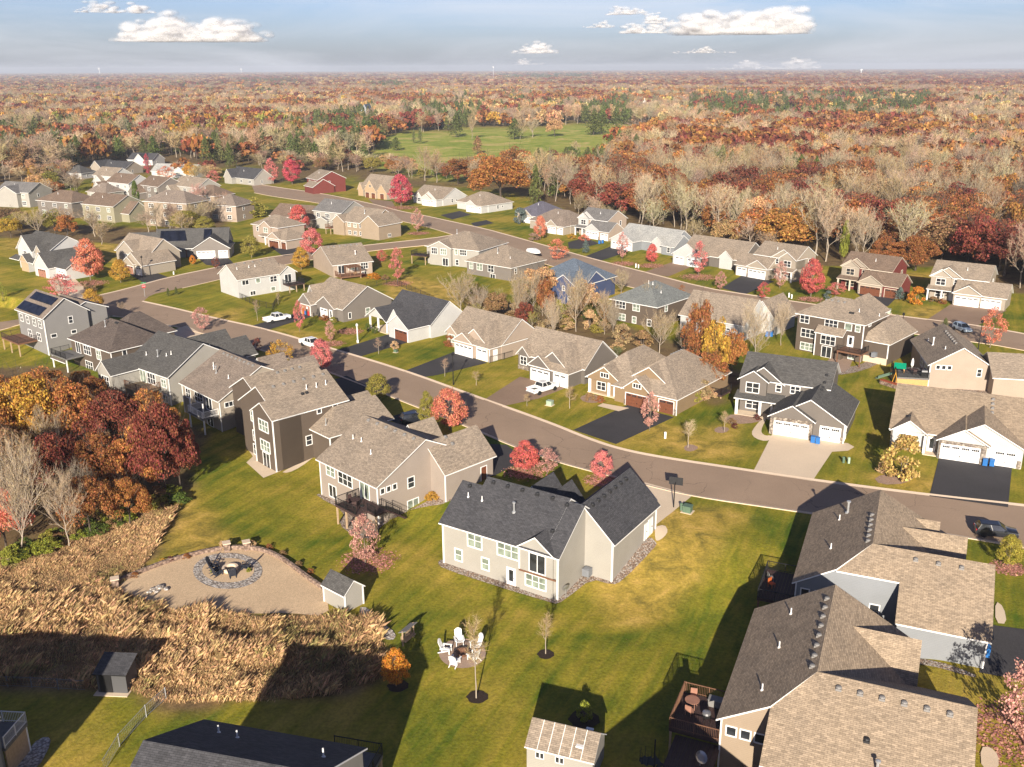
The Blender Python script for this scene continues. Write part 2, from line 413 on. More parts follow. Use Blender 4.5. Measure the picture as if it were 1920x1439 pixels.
    def door(s,face,at,t,z=0,w=.95,h=2.1,mat='doorwhite',gl=False,trim=None):
        k=('door',w,h,mat,gl)
        if k not in FCACHE:
            a=MB();W=w/2;a.box(-W,-.03,0,W,.04,h)
            f=MB();f.box(-W-.1,-.06,0,-W,.05,h+.1);f.box(W,-.06,0,W+.1,.05,h+.1);f.box(-W,-.06,h,W,.05,h+.1)
            g=MB();
            if gl: g.box(-W*.55,-.04,h*.25,W*.55,-.02,h*.92)
            hd=MB();hd.box(W*.72,-.09,h*.45,W*.86,-.03,h*.52)
            FCACHE[k]=(a.data('door',mat),f.data('door_frame',s.trim),g.data('pane','glass') if gl else None,hd.data('handle','blackmetal'))
        a,f,g,hd=FCACHE[k]
        o=link('door',a,s.root);o.location=s.xyz(face,at,t,z);o.rotation_euler=(0,0,FACES[face])
        link('door_frame',f,o);link('handle',hd,o)
        if g: link('pane',g,o)
        return o
    def patio(s,face,at,t,z,w=1.9,h=2.05,st='g'):
        o=s.win(face,at,t,z+h/2,w,h,2,1,st);o.name='patio_door';return o
    def vent(s,u,v,mat='ventgrey'):
        k='rvent'+mat
        if k not in FCACHE:
            a=MB();a.box(-.22,-.22,-.15,.22,.22,.05);a.lathe([(.20,.05),(.24,.12),(.18,.2),(.05,.23)],n=10);FCACHE[k]=a.data('roof_vent',mat)
        o=link('roof_vent',FCACHE[k],s.root);o.location=(u,v,s.rz(u,v));return o
    def pipe(s,u,v,h=.6,r=.06,mat='white',cap=False):
        k=('pipe',h,r,mat,cap)
        if k not in FCACHE:
            a=MB();a.lathe([(r*2.6,-.25),(r*2.2,.04),(r,.1),(r,h)]+([(r*1.9,h+.02),(r*1.9,h+.16),(r*.4,h+.22)] if cap else []),n=10);FCACHE[k]=a.data('vent_pipe',mat)
        o=link('vent_pipe',FCACHE[k],s.root);o.location=(u,v,s.rz(u,v));return o
    def corner(s,u,v,z0,z1,w=.13):
        s.T.box(u-w/2-.0,v-w/2,z0,u+w/2,v+w/2,z1);return s
    def post(s,u,v,z0,z1,w=.3,mat=None,name='porch_post'):
        a=MB();a.box(u-w/2,v-w/2,z0,u+w/2,v+w/2,z1);return a.build(name,mat or s.trim,s.root)
    def box(s,name,mat,*b):
        a=MB();a.box(*b);return a.build(name,mat,s.root)
    def stone(s,u0,u1,v0,v1,z0,z1,mat='stone'):
        return s.box('stone_veneer',mat,u0,v0,z0,u1,v1,z1)
    def deck(s,u0,u1,v0,v1,z,mat='deckdark',rail='blackmetal',sides='SWE',posts=((0,0),(1,0)),pm='deckwood',zb=None):
        zb=s.zb if zb is None else zb
        a=MB()
        n=int((u1-u0)/.3)
        for i in range(n): x=u0+(u1-u0)*i/n;a.box(x+.01,v0,z-.05,x+(u1-u0)/n-.01,v1,z)
        a.box(u0,v0-.04,z-.3,u1,v0,z-.02);a.box(u0-.04,v0,z-.3,u0,v1,z-.02);a.box(u1,v0,z-.3,u1+.04,v1,z-.02)
        d=a.build('deck',mat,s.root)
        segs={'S':((u0,v0),(u1,v0)),'W':((u0,v1),(u0,v0)),'E':((u1,v0),(u1,v1)),'N':((u1,v1),(u0,v1))}
        for q in sides:
            (ax,ay),(bx,by)=segs[q];r=MB();Ln=math.hypot(bx-ax,by-ay);n=max(1,int(Ln/.14))
            r.tube((ax,ay,z+1.0),(bx,by,z+1.0),.045,n=4);r.tube((ax,ay,z+.12),(bx,by,z+.12),.03,n=4)
            for i in range(n+1):
                t=i/n;x,y=ax+(bx-ax)*t,ay+(by-ay)*t;big=(i%max(1,int(n/max(1,round(Ln/1.8)))))==0
                r.tube((x,y,z-.02),(x,y,z+1.06 if big else z+1.0),.05 if big else .014,n=4,cap=big)
            r.build('railing',rail,d)
        for a_,b_ in posts:
            x,y=u0+(u1-u0)*a_+(.12 if a_==0 else -.12),v0+(v1-v0)*b_+(.12 if b_==0 else -.12)
            r=MB();r.box(x-.09,y-.09,zb,x+.09,y+.09,z-.3);r.build('post',pm,d)
        return d
    def stairs(s,u,v,du,dv,z0,z1,w=1.2,mat='deckdark',rail='blackmetal'):
        """flight from (u,v,z1) down to z0 in direction (du,dv)"""
        n=max(2,int((z1-z0)/.19));a=MB();px,pv=-dv,du;run=.27
        for i in range(n):
            cx,cy=u+du*run*(i+.5),v+dv*run*(i+.5);zz=z1-(i+1)*(z1-z0)/n
            xs=[cx-du*run/2-px*w/2,cx+du*run/2+px*w/2];ys=[cy-dv*run/2-pv*w/2,cy+dv*run/2+pv*w/2]
            a.box(min(xs),min(ys),zz-.05,max(xs),max(ys),zz+.0)
        for sg in (-1,1):
            p=(u+px*w/2*sg,v+pv*w/2*sg);q=(p[0]+du*run*n,p[1]+dv*run*n)
            a.tube((p[0],p[1],z1-.12),(q[0],q[1],z0),.07,n=4)
        st=a.build('stairs',mat,s.root)
        for sg in (-1,1):
            r=MB();p=(u+px*w/2*sg,v+pv*w/2*sg);q=(p[0]+du*run*n,p[1]+dv*run*n)
            r.tube((p[0],p[1],z1+1),(q[0],q[1],z0+1),.04,n=4)
            for i in range(n+1):
                t=i/n;x,y,zz=p[0]+(q[0]-p[0])*t,p[1]+(q[1]-p[1])*t,z1+(z0-z1)*t
                r.tube((x,y,zz-.05),(x,y,zz+1),.045 if i in(0,n) else .014,n=4,cap=False)
            r.build('railing',rail,st)
        return st
    def ac(s,u,v,z0=0,label=None):
        a=MB();a.box(u-.42,v-.42,z0,u+.42,v+.42,z0+.85);a.lathe([(.36,0),(.36,.05),(.1,.07)],(u,v,z0+.85),10)
        return a.build('condenser_unit','slategrey',s.root)
    def done(s):
        for mt,w in s.W.items():
            w.build('gable_wall' if isinstance(mt,tuple) else 'wall',mt[0] if isinstance(mt,tuple) else mt,s.root)
        s.Rf.build('roof',s.roofm,s.root);s.T.build('roof_trim',s.trim,s.root)
        return s
# ------------------------------------------------------------------ near row (backs seen), local u along the back wall, v towards the street
# A7 pale house in the middle of the picture
H=House('pale grey-beige house with a charcoal roof and no deck, nearest in the picture centre',(832.8,1056),-33,'cream','r_char',az=-2.1);H.zb=-2.7
H.g(0,2.6,0,8.8,'u',3.2,6.37);H.g(2.6,13.3,0,10.8,'u',3.21,7.1,orr=.12);H.g(13.3,15,0,10.2,'u',3.19,6.86)
H.g(10.35,14.5,-.22,4.2,'v',3.2,4.7,orr=.3,oe=.3)
H.g(11.0,18.4,5.85,16.9,'v',3.22,6.7)
H.g(4.4,8.4,9,13.2,'v',3.0,5.6);H.g(6.9,9.9,10,14.2,'v',2.9,4.7)
H.win('S',0,4.35,2.0,1.75,1.65,2,3,'b',.15);H.win('S',0,8.75,2.05,2.6,1.6,3,2,'b',.15);H.win('S',0,2.1,-.45,.85,1.3,1,3,'b',.15);H.win('S',0,5.75,-.5,.85,1.3,1,3,'b',.15)
H.door('S',0,9.15,-2.1,1.0,2.05,gl=True);H.patio('S',-.22,12.6,.62,1.9,2.1);H.win('S',-.22,12.4,-.55,2.4,1.35,3,2,'b',.15)
H.box('ledger_board','deckwood',10.3,-.29,.22,14.9,-.225,.42)
H.door('E',18.4,15.4,-.2,1.0,2.1);H.door('E',18.4,14.2,-.25,.6,2.0)
H.ac(15.7,5.2,-1.35);
for i in range(6): H.vent(3.6+i*1.95,4.95 if i<5 else 4.7,'ventblack')
H.vent(1.0,4.0,'ventblack')
for i in range(7): H.vent(15.25,6.9+i*1.35,'ventblack')
H.vent(13.2,1.9,'ventblack');H.pipe(1.5,2.9,.55);H.pipe(3.4,2.9,.55);H.pipe(7.8,2.7,1.0,.1,'galv',True)
for u,v in((0,0),(14.98,.02),(18.4,5.85),(18.4,16.9)): H.corner(u,v,-2.4,3.15,.17)
H.corner(10.35,-.2,.45,3.1,.14)
H.done();A7=H
# A6 tan house with the black-railed deck
H=House('tan vinyl house with a brown shingle roof and a raised deck with black railing',(603.9,928.3),-45,'pinksand','r_tan',az=-2.1);H.zb=-2.7
H.g(0,12.3,0,15.4,'u',3.1,7.0);H.g(8.2,15.1,8.6,17,'v',3.05,6.1);H.g(1.2,4.4,13,17,'v',3,5)
H.win('S',0,2.4,2.05,1.75,1.3,2,2,'b');H.win('S',0,5.6,1.9,2.9,1.55,3,2);H.patio('S',0,9.7,.65,1.8,2.1,'b');H.win('S',0,2.6,-.75,1.5,1.6,2,1)
for t in(.8,1.75,2.7): H.win('E',12.3,t,2.15,.55,.65,1,1)
H.win('E',12.3,5.3,1.9,.95,1.35,1,2);H.win('E',12.3,5.5,-1.15,1.7,1.15,2,1,'b')
H.door('E',15.1,15.3,-.3,.95,2.1,'doorbrown')
H.deck(8.5,12.7,-3.6,-.05,.6,'deckdark','blackmetal','SW',((0,0),(.5,0),(1,0)),'tanwood');H.deck(12.72,14.3,-1.9,-.1,.6,'deckdark','blackmetal','S',((1,0),),'tanwood');H.stairs(13.5,-.1,0,1,-1.6,.6,1.3)
for i in range(6): H.vent(1.4+i*1.9,7.2);
for u in(9.6,10.6,11.5):H.vent(u+1.2,10.4+u*.42-3.2)
H.pipe(2.0,4.1,.55);H.pipe(3.7,4.2,.55);H.pipe(7.0,3.2,.6)
for u,v in((0,0),(12.3,0),(15.1,8.6)): H.corner(u,v,-2.4,3.05,.13)
H.done()
# A5 tall taupe house
H=House('tall dark taupe house with three storeys at the back and a corner bay gable',(525,883.9),43.5,'taupe','r_tan',az=-2.1);H.zb=-2.7
H.g(.55,11.6,0,10.6,'u',5.8,9.0);H.g(-.5,4,0,5.4,'u',5.82,7.5,orr=.3)
H.g(3,14.5,9,18,'u',5.4,7.9)
H.h(5.6,16,-4.6,3.5,3.0,5.3,gab=('E',));H.g(10,17,-.5,6,'u',3.0,5.0)
H.win('W',-.5,2.6,4.15,2.4,1.5,3,2,'b',.14);H.win('W',-.5,2.6,1.1,2.4,1.5,3,2,'b',.14);H.patio('W',-.5,2.6,-2.05,1.7,2.05)
H.win('W',.55,7.3,4.0,1.5,1.5,2,2,'b');H.win('W',.55,7.3,1.0,1.2,1.5,1,2);H.win('W',.55,7.5,-1.2,1.2,1.5,1,2)
H.win('S',0,9.7,4.9,.7,1.0,1,1);H.win('S',0,7.0,5.1,.6,.55,1,1);H.win('S',0,5.0,1.2,.85,1.3,1,2);H.ac(7.0,-.7,-1.4)
for i in range(6): H.vent(2.6+i*1.65,4.6)
for i in range(4): H.vent(8+i*1.3,12.9)
for u in(12.2,13.4,14.6): H.vent(u+.5,1.2)
H.pipe(7.0,3.0,.7);H.pipe(8.6,2.9,.7);H.pipe(10.2,2.9,.7);H.pipe(6.6,-2.2,1.0,.07,'galv');H.vent(5.9,2.4,'ventblack');H.vent(6.6,2.4,'ventblack')
for u,v in((-.5,0),(-.5,5.4),(5.6,-4.6)): H.corner(u,v,-2.4 if u<0 else -1.8,5.75 if u<0 else 2.95,.15)
H.done()
# A4 tan house with the white deck
H=House('tan house with a wide brown roof and a small white-railed deck near the oaks',(415.3,809.4),-46,'sand','r_taupe',az=-2.1);H.zb=-2.7
H.g(-12.3,.3,0,15,'u',3.1,7.0);H.g(-4.2,3.2,8.6,17.5,'v',3.1,6.4);H.g(-11,-7.4,12.5,17,'v',3,5.2)
H.win('S',0,-10.3,1.7,1.5,1.5,2,2);H.win('S',0,-6.6,1.9,2.6,1.6,3,2);H.patio('S',0,-3.2,.65,1.8,2.05);H.win('S',0,-9.4,-1.1,1.4,1.3,2,1);H.patio('S',0,-3.4,-2.05,1.8,2.0)
H.win('E',.3,1.9,2.1,2.0,.7,3,1);H.win('E',.3,5.4,2.0,.85,1.25,1,2);H.win('E',.3,5.4,-1.1,.9,1.1,1,1)
H.deck(-5.2,-.3,-2.6,-.05,.6,'deckgrey','white','SWE',((0,0),(1,0)),'white')
for u in(-4.9,-.6): H.post(u,-2.3,.6,2.9,.14,None,'deck_post')
for i in range(8): H.vent(-10.5+i*1.35,7.0)
H.pipe(-9.6,4.5,.6);H.pipe(-8.6,4.0,.6);H.pipe(-7,3.6,1.0,.09,'galv',True);H.pipe(-3,3.6,.6)
for u,v in((.3,0),(-12.3,0)):H.corner(u,v,-2.4,3.05)
H.done()
# A3 beige house dark roof
H=House('cream house with a charcoal roof and an angled sunroom wing towards the red oaks',(311.4,757.9),-39,'cream','r_dgrey',az=-2.1);H.zb=-2.7
H.g(-11.3,1.7,0,14,'u',3.1,7.2);H.g(-11.4,-7.1,-5.2,4,'v',3.1,5.0);H.g(-9.5,-3.5,9,17,'v',3,6.2);H.g(-4.5,1,11,18,'v',3,5.6)
H.win('S',-5.2,-9.2,1.5,2.2,1.6,3,2);H.patio('S',0,-6.2,.65,1.7,2.1,'b');H.win('S',0,-3.6,1.7,2.3,1.8,3,2);H.win('S',0,.1,1.6,1.3,1.3,2,2,'b');H.win('S',0,.1,-1.1,1.3,1.3,2,2,'b');H.win('E',1.7,3,-1.1,1,1.2)
H.deck(-6.9,-1.2,-3.2,-.05,.6,'tanwood','deckwood','SE',((0,0),(1,0)),'tanwood')
H.pipe(-8.2,2.2,.6);H.pipe(-5.2,2.6,1.0,.09,'galv',True);H.pipe(-2.6,3.6,.6);H.pipe(-3.3,3.1,.5);H.corner(1.7,0,-2.4,3.05)
H.done()
# A2 dark hip-roof house
H=House('dark brown house with a mottled hip roof and a covered deck',(204.2,680.4),-39.5,'taupe','r_brown',az=0);H.zb=-3
H.h(-11.2,3.6,-1.2,9.6,3.2,6.7);H.h(-9.5,-1,4,14.5,3.2,6.9)
for t,z in((-5.2,1.75),(-5.2,-1.3)): H.win('S',-1.2,t,z,2.5,1.6,3,2)
H.win('S',-1.2,-1.0,1.6,1.5,1.7,2,2,'b');H.win('S',-1.2,-1.0,-1.4,1.0,1.6,1,2,'b');H.patio('S',-1.2,-8.6,.65,1.6,2.1);H.win('E',3.6,1.4,2.2,.7,.9,1,1)
H.deck(-12.2,-6.6,-4.8,-1.25,.6,'deckgrey','blackmetal','SW',((0,0),(1,0)),'white');H.slab([(-12.4,-5.0,-.2),(-6.6,-5.0,-.2),(-6.6,-4.9,.25),(-12.4,-4.9,.25)])
for i in range(4): H.vent(-7.4+i*.55,4.0,'ventblack')
H.vent(-2.4,3.7,'ventblack');H.vent(-1.8,3.7,'ventblack');H.pipe(-4.3,2.5,1.0,.09,'galv',True);H.corner(3.6,-1.2,-2.4,3.1)
H.done()
# A1 grey house with solar roof
H=House('tall grey house with two rows of solar panels on its roof',(93,665.8),-41,'grey','r_taupe',az=-2.1);H.zb=-2.7
H.g(-10.6,1.3,-.6,8.2,'u',5.8,8.9);H.g(-9,.6,4,12.5,'u',5.5,7.3)
H.win('E',1.3,4.6,4.4,.75,1.3,1,2);H.win('E',1.3,.9,1.9,1.0,.6,1,1);H.win('E',1.3,4.9,1.9,.9,.6,1,1)
for t in(-9,-6.2,-3.2,-.6): H.win('S',-.6,t,4.2,1.2,1.4,2,2)
for t in(-6,-2): H.win('S',-.6,t,1.4,1.5,1.5,2,2)
H.deck(-10.6,-3,-4.4,-.65,.6,'deckwood','deckdark','SWE',((0,0),(.5,0),(1,0)),'tanwood')
for k,(a,b) in enumerate(((-.7,1.05),(1.75,3.3))):
    q=MB();m_=(8.9-5.8)/4.4
    pts=[(-10.4+k*.9,a),(-.3+k*.5,a),(-.3+k*.5,b),(-10.4+k*.9,b)]
    q.poly([(u,v,5.8+m_*(v+.6)+.30) for u,v in pts]);q.poly([(u,v,5.8+m_*(v+.6)+.22) for u,v in pts][::-1])
    for i in range(4):
        A,B=pts[i],pts[(i+1)%4];q.poly([(A[0],A[1],5.8+m_*(A[1]+.6)+.30),(A[0],A[1],5.8+m_*(A[1]+.6)+.22),(B[0],B[1],5.8+m_*(B[1]+.6)+.22),(B[0],B[1],5.8+m_*(B[1]+.6)+.30)])
    q.build('solar_panel','solar',H.root)
H.corner(1.3,-.6,-2.4,5.7,.18)
H.done()
# ------------------------------------------------------------------ right: two houses sharing a plan
def L_house(label,x,y,az,ang,wall,W=13.2,v0=-5.6,v1=10.7,gw=17.0,gn=-9.3,sideroof='r_rtan',gu=9.5,zb=-2.7,extra=True):
    H=House(label,(x,y),ang,wall,sideroof,az=az);H.zb=zb
    ze,zr,th=3.1,7.0,.15;um=6.5;m_=(zr-ze)/um;o=.4
    vr=-2.6+v0+5.6                      # line of the garage ridge
    mg=(zr-ze)/(vr-gn)
    zhip=ze+m_*3.6;vh=gn+(zhip-ze)/mg      # where the garage slope meets the gable rake
    # back slope (west), front slope (east)
    zl=ze-m_*o+th
    H.slab([(-o,v1+.35,zl),(-o,v0-.3,zl),(3.6,v0-.3,zhip+th),(um,vr,zr+th),(um,v1+.35,zr+th)])
    H.slab([(um,v1+.35,zr+th),(um,vr,zr+th),(W+o,vr,zl),(W+o,v1+.35,zl)])
    # garage slopes: ridge along u
    zn=ze-mg*o+th
    H.slab(([(3.6,v0-.3,ze+mg*(v0-.3-gn)+th),(gu-.2,v0-.3,ze+mg*(v0-.3-gn)+th)] if gu>4 else [(3.6,v0-.3,ze+mg*(v0-.3-gn)+th)])+[(gu-.2,gn-o,zn),(gw+.35,gn-o,zn),(gw+.35,vr,zr+th),(um,vr,zr+th)])
    H.slab([(um,vr,zr+th),(gw+.35,vr,zr+th),(gw+.35,2*vr-gn+o,zn),(um,2*vr-gn+o,zn)])
    w=H.wmb(None)
    za=ze+mg*(v0-gn)
    w.poly([(0,v0,zb),(gu,v0,zb),(gu,v0,za),(3.5,v0,ze+m_*3.5),(0,v0,ze)])
    w.poly([(0,v1,zb),(0,v0,zb),(0,v0,ze),(0,v1,ze)]);w.poly([(W,v1,zb),(0,v1,zb),(0,v1,ze),(um,v1,zr),(W,v1,ze)])
    w.poly([(W,2,zb),(W,v1,zb),(W,v1,ze),(W,2,ze)])
    w.poly([(gu,v0,zb),(gu,gn,zb),(gu,gn,ze),(gu,v0,za)]);w.poly([(gu,gn,zb),(gw,gn,zb),(gw,gn,ze),(gu,gn,ze)])
    w.poly([(gw,gn,zb),(gw,2*vr-gn,zb),(gw,2*vr-gn,ze),(gw,vr,zr),(gw,gn,ze)])
    for t in((.9,2.25,3.6) if gu>4 else (.8,1.9,3.0)): H.win('S',v0,t,2.05,.7,.75,1,1)
    for i in range(6 if extra else 8): H.vent(um-.45,vr+.9+i*(1.55 if not extra else 1.25))
    for i in range(3 if extra else 6): H.vent((10.5 if extra else 8.2)+i*(2.0 if extra else 1.55),vr-.85)
    H.corner(0,v0,zb+.3,ze-.05);H.corner(gw,gn,-.4,ze-.05);
    return H,um,vr
H,um,vr=L_house('blue-grey house with a tan roof and a dark deck, beside the street',1498.5,1124.8,-2.1,-23.4,'bluegrey',W=13.6)
H.win('S',-5.6,7.4,1.5,.8,1.35,1,2)
H.g(8.5,15,2.6,8.2,'u',3.0,5.6);H.g(6,12.5,8,11.4,'u',3.0,4.9)
H.pipe(2.8,6.3,.6);H.pipe(3.5,7.6,1.2,.12,'galv',True);H.pipe(2.6,-.6,.6);H.pipe(10.2,-6.3,.2)
H.deck(-3.6,-.05,-5.8,.4,.55,'deckdark','blackmetal','SWN',((0,0),(0,1)),'deckwood',-2.6);R1=H
H.box('gutter','ventblack',17.35,-9.2,3.05,17.5,1.0,3.17)
H.done()
H,um,vr=L_house('tan house with a mottled roof and a busy deck with a spiral stair, bottom right',1354,1344,3.1,-23.4,'peach',W=13.4,v0=-.1,v1=16.7,gw=17.4,gn=-4.0,gu=3.8,extra=False)
H.g(5,13.6,9.5,15.4,'u',3.02,5.9)
H.pipe(3.2,13.8,.6);H.pipe(3.0,8.3,.6);H.pipe(2.6,2.2,.6);H.pipe(11.5,-2.9,.9,.1,'galv',True);H.vent(10.6,-1.0,'ventblack')
H.deck(-4.2,-.05,.3,5.4,.55,'deckdark','deckwood','SWN',((0,0),(0,1)),'tanwood',-2.6);R2=H
H.deck(-3.6,-.05,-4.4,.25,.1,'deckdark','blackmetal','',((0,0),),'tanwood',-2.6)
H.box('gutter','ventblack',17.7,-9.2,3.02,17.85,6.5,3.14)
sp=MB();cx,cy=-4.6,-2.6
sp.tube((cx,cy,-2.1),(cx,cy,1.4),.07,n=6)
for i in range(11):
    t=i*.5;a0=(cx,cy,-2+i*.2);sp.poly([(cx,cy,-1.95+i*.2),(cx+1.2*math.cos(t),cy+1.2*math.sin(t),-1.95+i*.2),(cx+1.2*math.cos(t+.48),cy+1.2*math.sin(t+.48),-1.95+i*.2)])
    sp.tube((cx+1.15*math.cos(t),cy+1.15*math.sin(t),-1.95+i*.2),(cx+1.15*math.cos(t),cy+1.15*math.sin(t),-1.0+i*.2),.02,n=4)
sp.build('spiral_stair','blackmetal',H.root)
H.done()
# bottom edge: dark roof seen from behind, and the corner of the house with the white railing
H=House('house at the bottom edge of which only a dark gable roof and a deck show',(690,1404),-14.3,'cream','r_char',az=5.9);H.zb=-2.7
H.g(-12.7,-.35,-13.2,-.2,'u',5.9,9.2,oe=.25,orr=.3);H.deck(-5.4,-1.4,.0,5.6,.6,'deckgrey','blackmetal','EN',((1,1),(1,0)),'tanwood')
H.pipe(-10.2,-2.4,.6);H.pipe(-8.5,-2.8,.6);H.pipe(-1.6,-3.6,.7)
H.done();AB=H
H=House('corner of a slate blue house with a white-railed deck, bottom left',(50,1355),-4,'bluegrey','r_char',az=.6);H.zb=-2.7
H.g(-16,-.25,-12,-3.1,'u',3.1,6.0,oe=.3,orr=.2);H.g(-16,1.4,-16.5,-5.6,'u',5.4,8.6)
H.deck(-6,0,-3.1,0,.6,'deckgrey','white','EN',((1,1),),'white');H.box('skirting_board','tanwood',-.14,-3.1,-2.5,-.04,-.1,.28);H.done()
H=House('brown-roofed house below the bottom edge, its shadow falling on the busy deck',(1354,1344),-23.4,'sand','r_tan',az=3.1);H.zb=-2.7
H.g(-5.6,7.4,-30,-12.8,'v',3.1,7.0);H.done()
# ------------------------------------------------------------------ far side of the main street (fronts seen)
# F7
H=House('white-gabled brown-roofed house with a black driveway and two blue bins at its garage',(1832.4,869.8),-25,'sand','r_rtan');
H.g(-11.4,5.2,1.9,20,'u',2.8,6.6,walls=True);H.g(-5,5.3,.3,10,'v',2.8,5.6,gwall='white_s',orr=.35)
H.g(-5.1,.9,-.1,6,'v',2.83,4.6,zb=0,gwall='white_s');H.g(-11.2,-7.0,1.5,6,'v',2.84,4.3,gwall='white_s')
H.gar('S',-.1,-2.3,4.9);H.gar('S',.3,3.2,2.7)
H.stone(-5.0,-4.8,-.3,-.11,0,2.7);H.stone(.2,.85,-.3,-.11,0,2.7);H.stone(-4.8,.2,-.25,-.11,2.3,2.75);H.stone(4.7,5.2,.15,.29,0,1.1)
H.win('S',1.5,-9.0,1.5,2.3,1.5,3,2);H.stone(-11.15,-7.1,1.4,1.49,-.2,.7);H.door('S',1.9,-6.0,.05,gl=True);H.post(-6.9,.8,0,2.6);H.vent(-9.3,3.4,'ventblack')
H.box('porch_floor','concrete',-7,.3,-.3,-5.1,1.9,.12)
for i in range(4):H.vent(1.2,7.2+i*.9)
H.done();F7=H
# F6
H=House('grey two-storey house with a charcoal roof, white trim and a pale concrete driveway',(1448.4,814.3),-27,'greytaupe','r_dgrey')
H.g(-7,6.2,8.1,17,'u',5.6,8.4);H.g(0,9.9,.6,12.2,'v',2.9,5.9);H.g(-.5,5.6,0,7,'v',2.93,4.8,zb=0)
H.g(-7,-2.9,7.3,12,'v',5.63,7.0,zb=2.9);H.g(-6.6,-.6,7.9,12.6,'v',5.4,7.6,walls=True,zb=5.3)
H.slab([(-7.5,5.9,2.75),(0,5.9,2.75),(0,8.1,3.5),(-7.5,8.1,3.5)])
for u in(-7,-3.4): H.post(u,6.2,0,2.75,.38)
H.gar('S',0,2.6,4.9);H.gar('S',.6,8.0,2.75)
H.stone(-.5,.05,-.12,-.01,0,2.5);H.stone(5.1,5.55,-.12,-.01,0,2.5);H.stone(.05,5.1,-.1,-.01,2.3,2.8);H.stone(9.45,9.85,.48,.59,0,.95)
H.win('S',7.3,-5.0,4.3,1.9,1.5,2,2);H.win('S',8.1,-1.2,4.5,.7,1.0,1,2);H.win('S',8.1,1.3,4.6,1.3,1.05,2,2);H.win('S',8.1,-5.0,1.35,1.9,1.4,2,2);H.door('S',8.1,-1.6,.1,gl=True)
H.door('E',9.9,2.2,0,.95,2.1);H.box('porch_floor','concrete',-7.2,5.9,-.3,-.1,8.1,.1)
for i in range(4):H.vent(5.4,6.2+i*1.3,'ventblack')
H.corner(9.9,.6,0,2.85);H.done();F6=H
# F5
H=House('golden-brown house with brown garage doors and a covered porch',(1178.9,760.2),-39,'gold','r_tan')
H.h(-9,-.2,1.9,16,2.9,6.6,gab=());H.h(-3,8.3,.4,18,2.92,6.9);H.g(-2.2,6.6,2.4,9,'v',3.3,6.2,zb=2.9);H.g(-8.9,-2.3,1.3,7,'v',2.85,5.0,walls=True,zb=2.5)
H.g(-.9,3.9,-.15,6,'v',2.9,4.8,zb=0)
H.gar('S',-.15,1.6,4.2,2.1,'doorbrown');H.gar('S',.4,6.6,2.6,2.1,'doorbrown')
H.win('S',1.3,-5.6,3.6,1.5,.7,3,1);H.win('S',-.15,1.5,3.6,1.4,.65,3,1)
for u in(-8.7,-4.9,-2.5): H.post(u,1.6,0,2.6,.35)
H.box('porch_floor','concrete',-9,1.3,-.3,-1,3.6,.12);H.win('S',1.9,-6.6,1.4,1.6,1.3,2,2);H.door('S',1.9,-3.6,.1,gl=True)
for t in(.9,1.9,2.9,4.0,5.2):pass
H.stone(-.75,-.55,-.3,-.16,0,1.0);H.stone(3.7,4.05,-.3,-.16,0,1.0);H.stone(8.0,8.4,.26,.39,0,1.0)
for i in range(5):H.vent(2.2,9.2+i*.8)
H.deck(8.4,10.2,12,15.5,.6,'deckdark','blackmetal','SE',((1,0),(1,1)),'tanwood');H.corner(8.4,.4,0,2.85,.15);H.done()
# F4
H=House('dark taupe house with white garage doors, a white pickup parked in front',(995.1,711.4),-42,'greytaupe','r_tan')
H.g(-5.7,8.8,3.9,13,'u',2.95,6.7);H.h(0,8.1,.2,12,2.9,6.1);H.g(-.1,4.4,-.2,5,'v',2.93,4.7,zb=0);H.g(-5.9,-3.4,3.4,7,'v',2.98,4.3)
H.g(1.4,7.2,1.0,6,'v',3.2,5.5,zb=2.9);H.g(7.6,8.9,8.4,14.5,'v',2.9,5.0) if 0 else None
H.gar('S',-.2,2.3,4.0);H.gar('S',.2,6.4,2.7);H.win('S',3.4,-4.65,1.7,1.4,1.4,2,2);H.stone(-5.9,-3.4,3.27,3.39,-.2,.7)
H.win('E',8.8,10,1.6,1,1.2,1,2);H.corner(8.1,.2,0,2.85);H.corner(8.8,13,0,2.85);H.done()
# F3
H=House('beige house with white garage doors and a dark driveway sloping to the street',(855,662.6),-44,'tanpink','r_tan')
H.g(-5.2,9.2,3.2,13.4,'u',2.95,6.7);H.h(0.1,9.0,.1,12,2.9,6.0);H.g(0,4.9,-.3,5,'v',2.92,4.5,zb=0);H.g(1.6,7.4,.8,6,'v',3.2,5.4,zb=2.9);H.g(-5.2,-2.4,2.5,6,'v',2.97,4.2)
H.gar('S',-.3,2.5,4.6);H.gar('S',.1,7.0,2.7);H.win('S',2.5,-3.8,1.7,1.5,1.4,2,2,'b');H.door('E',9.0,1.6,0,.9,2.1)
H.corner(9.0,.1,0,2.85);H.corner(9.2,13.4,0,2.85);H.done()
# F2
H=House('white board house with a black roof, three white gables and brown garage doors',(731.4,628.8),-46,'white_s','r_char')
H.g(-7,7.8,4.4,14,'u',2.95,6.8);H.g(.9,7.3,-.9,8,'v',2.9,5.0);H.g(-.4,3.6,.3,7,'v',3.0,5.6);H.g(-7.4,-1,-.2,6,'v',2.85,5.0,walls=False);H.wmb(None).poly([(-7.3,.1,2.9),(-1.1,.1,2.9),(-4.2,.1,4.9)])
H.gar('S',-.9,4.9,4.0,2.1,'doorbrown');H.gar('S',.3,1.5,2.3,2.1,'doorbrown')
for u in(-7.2,-4.4,-1.4):H.post(u,.4,0,2.8,.3)
H.box('porch_floor','concrete',-7.4,-.1,-.3,-.5,4.4,.12);H.win('S',4.4,-5,1.4,1.6,1.4,2,2);H.door('S',4.4,-2.2,.1,gl=True);H.win('E',7.8,10,1.2,.5,.7,1,1);H.done()
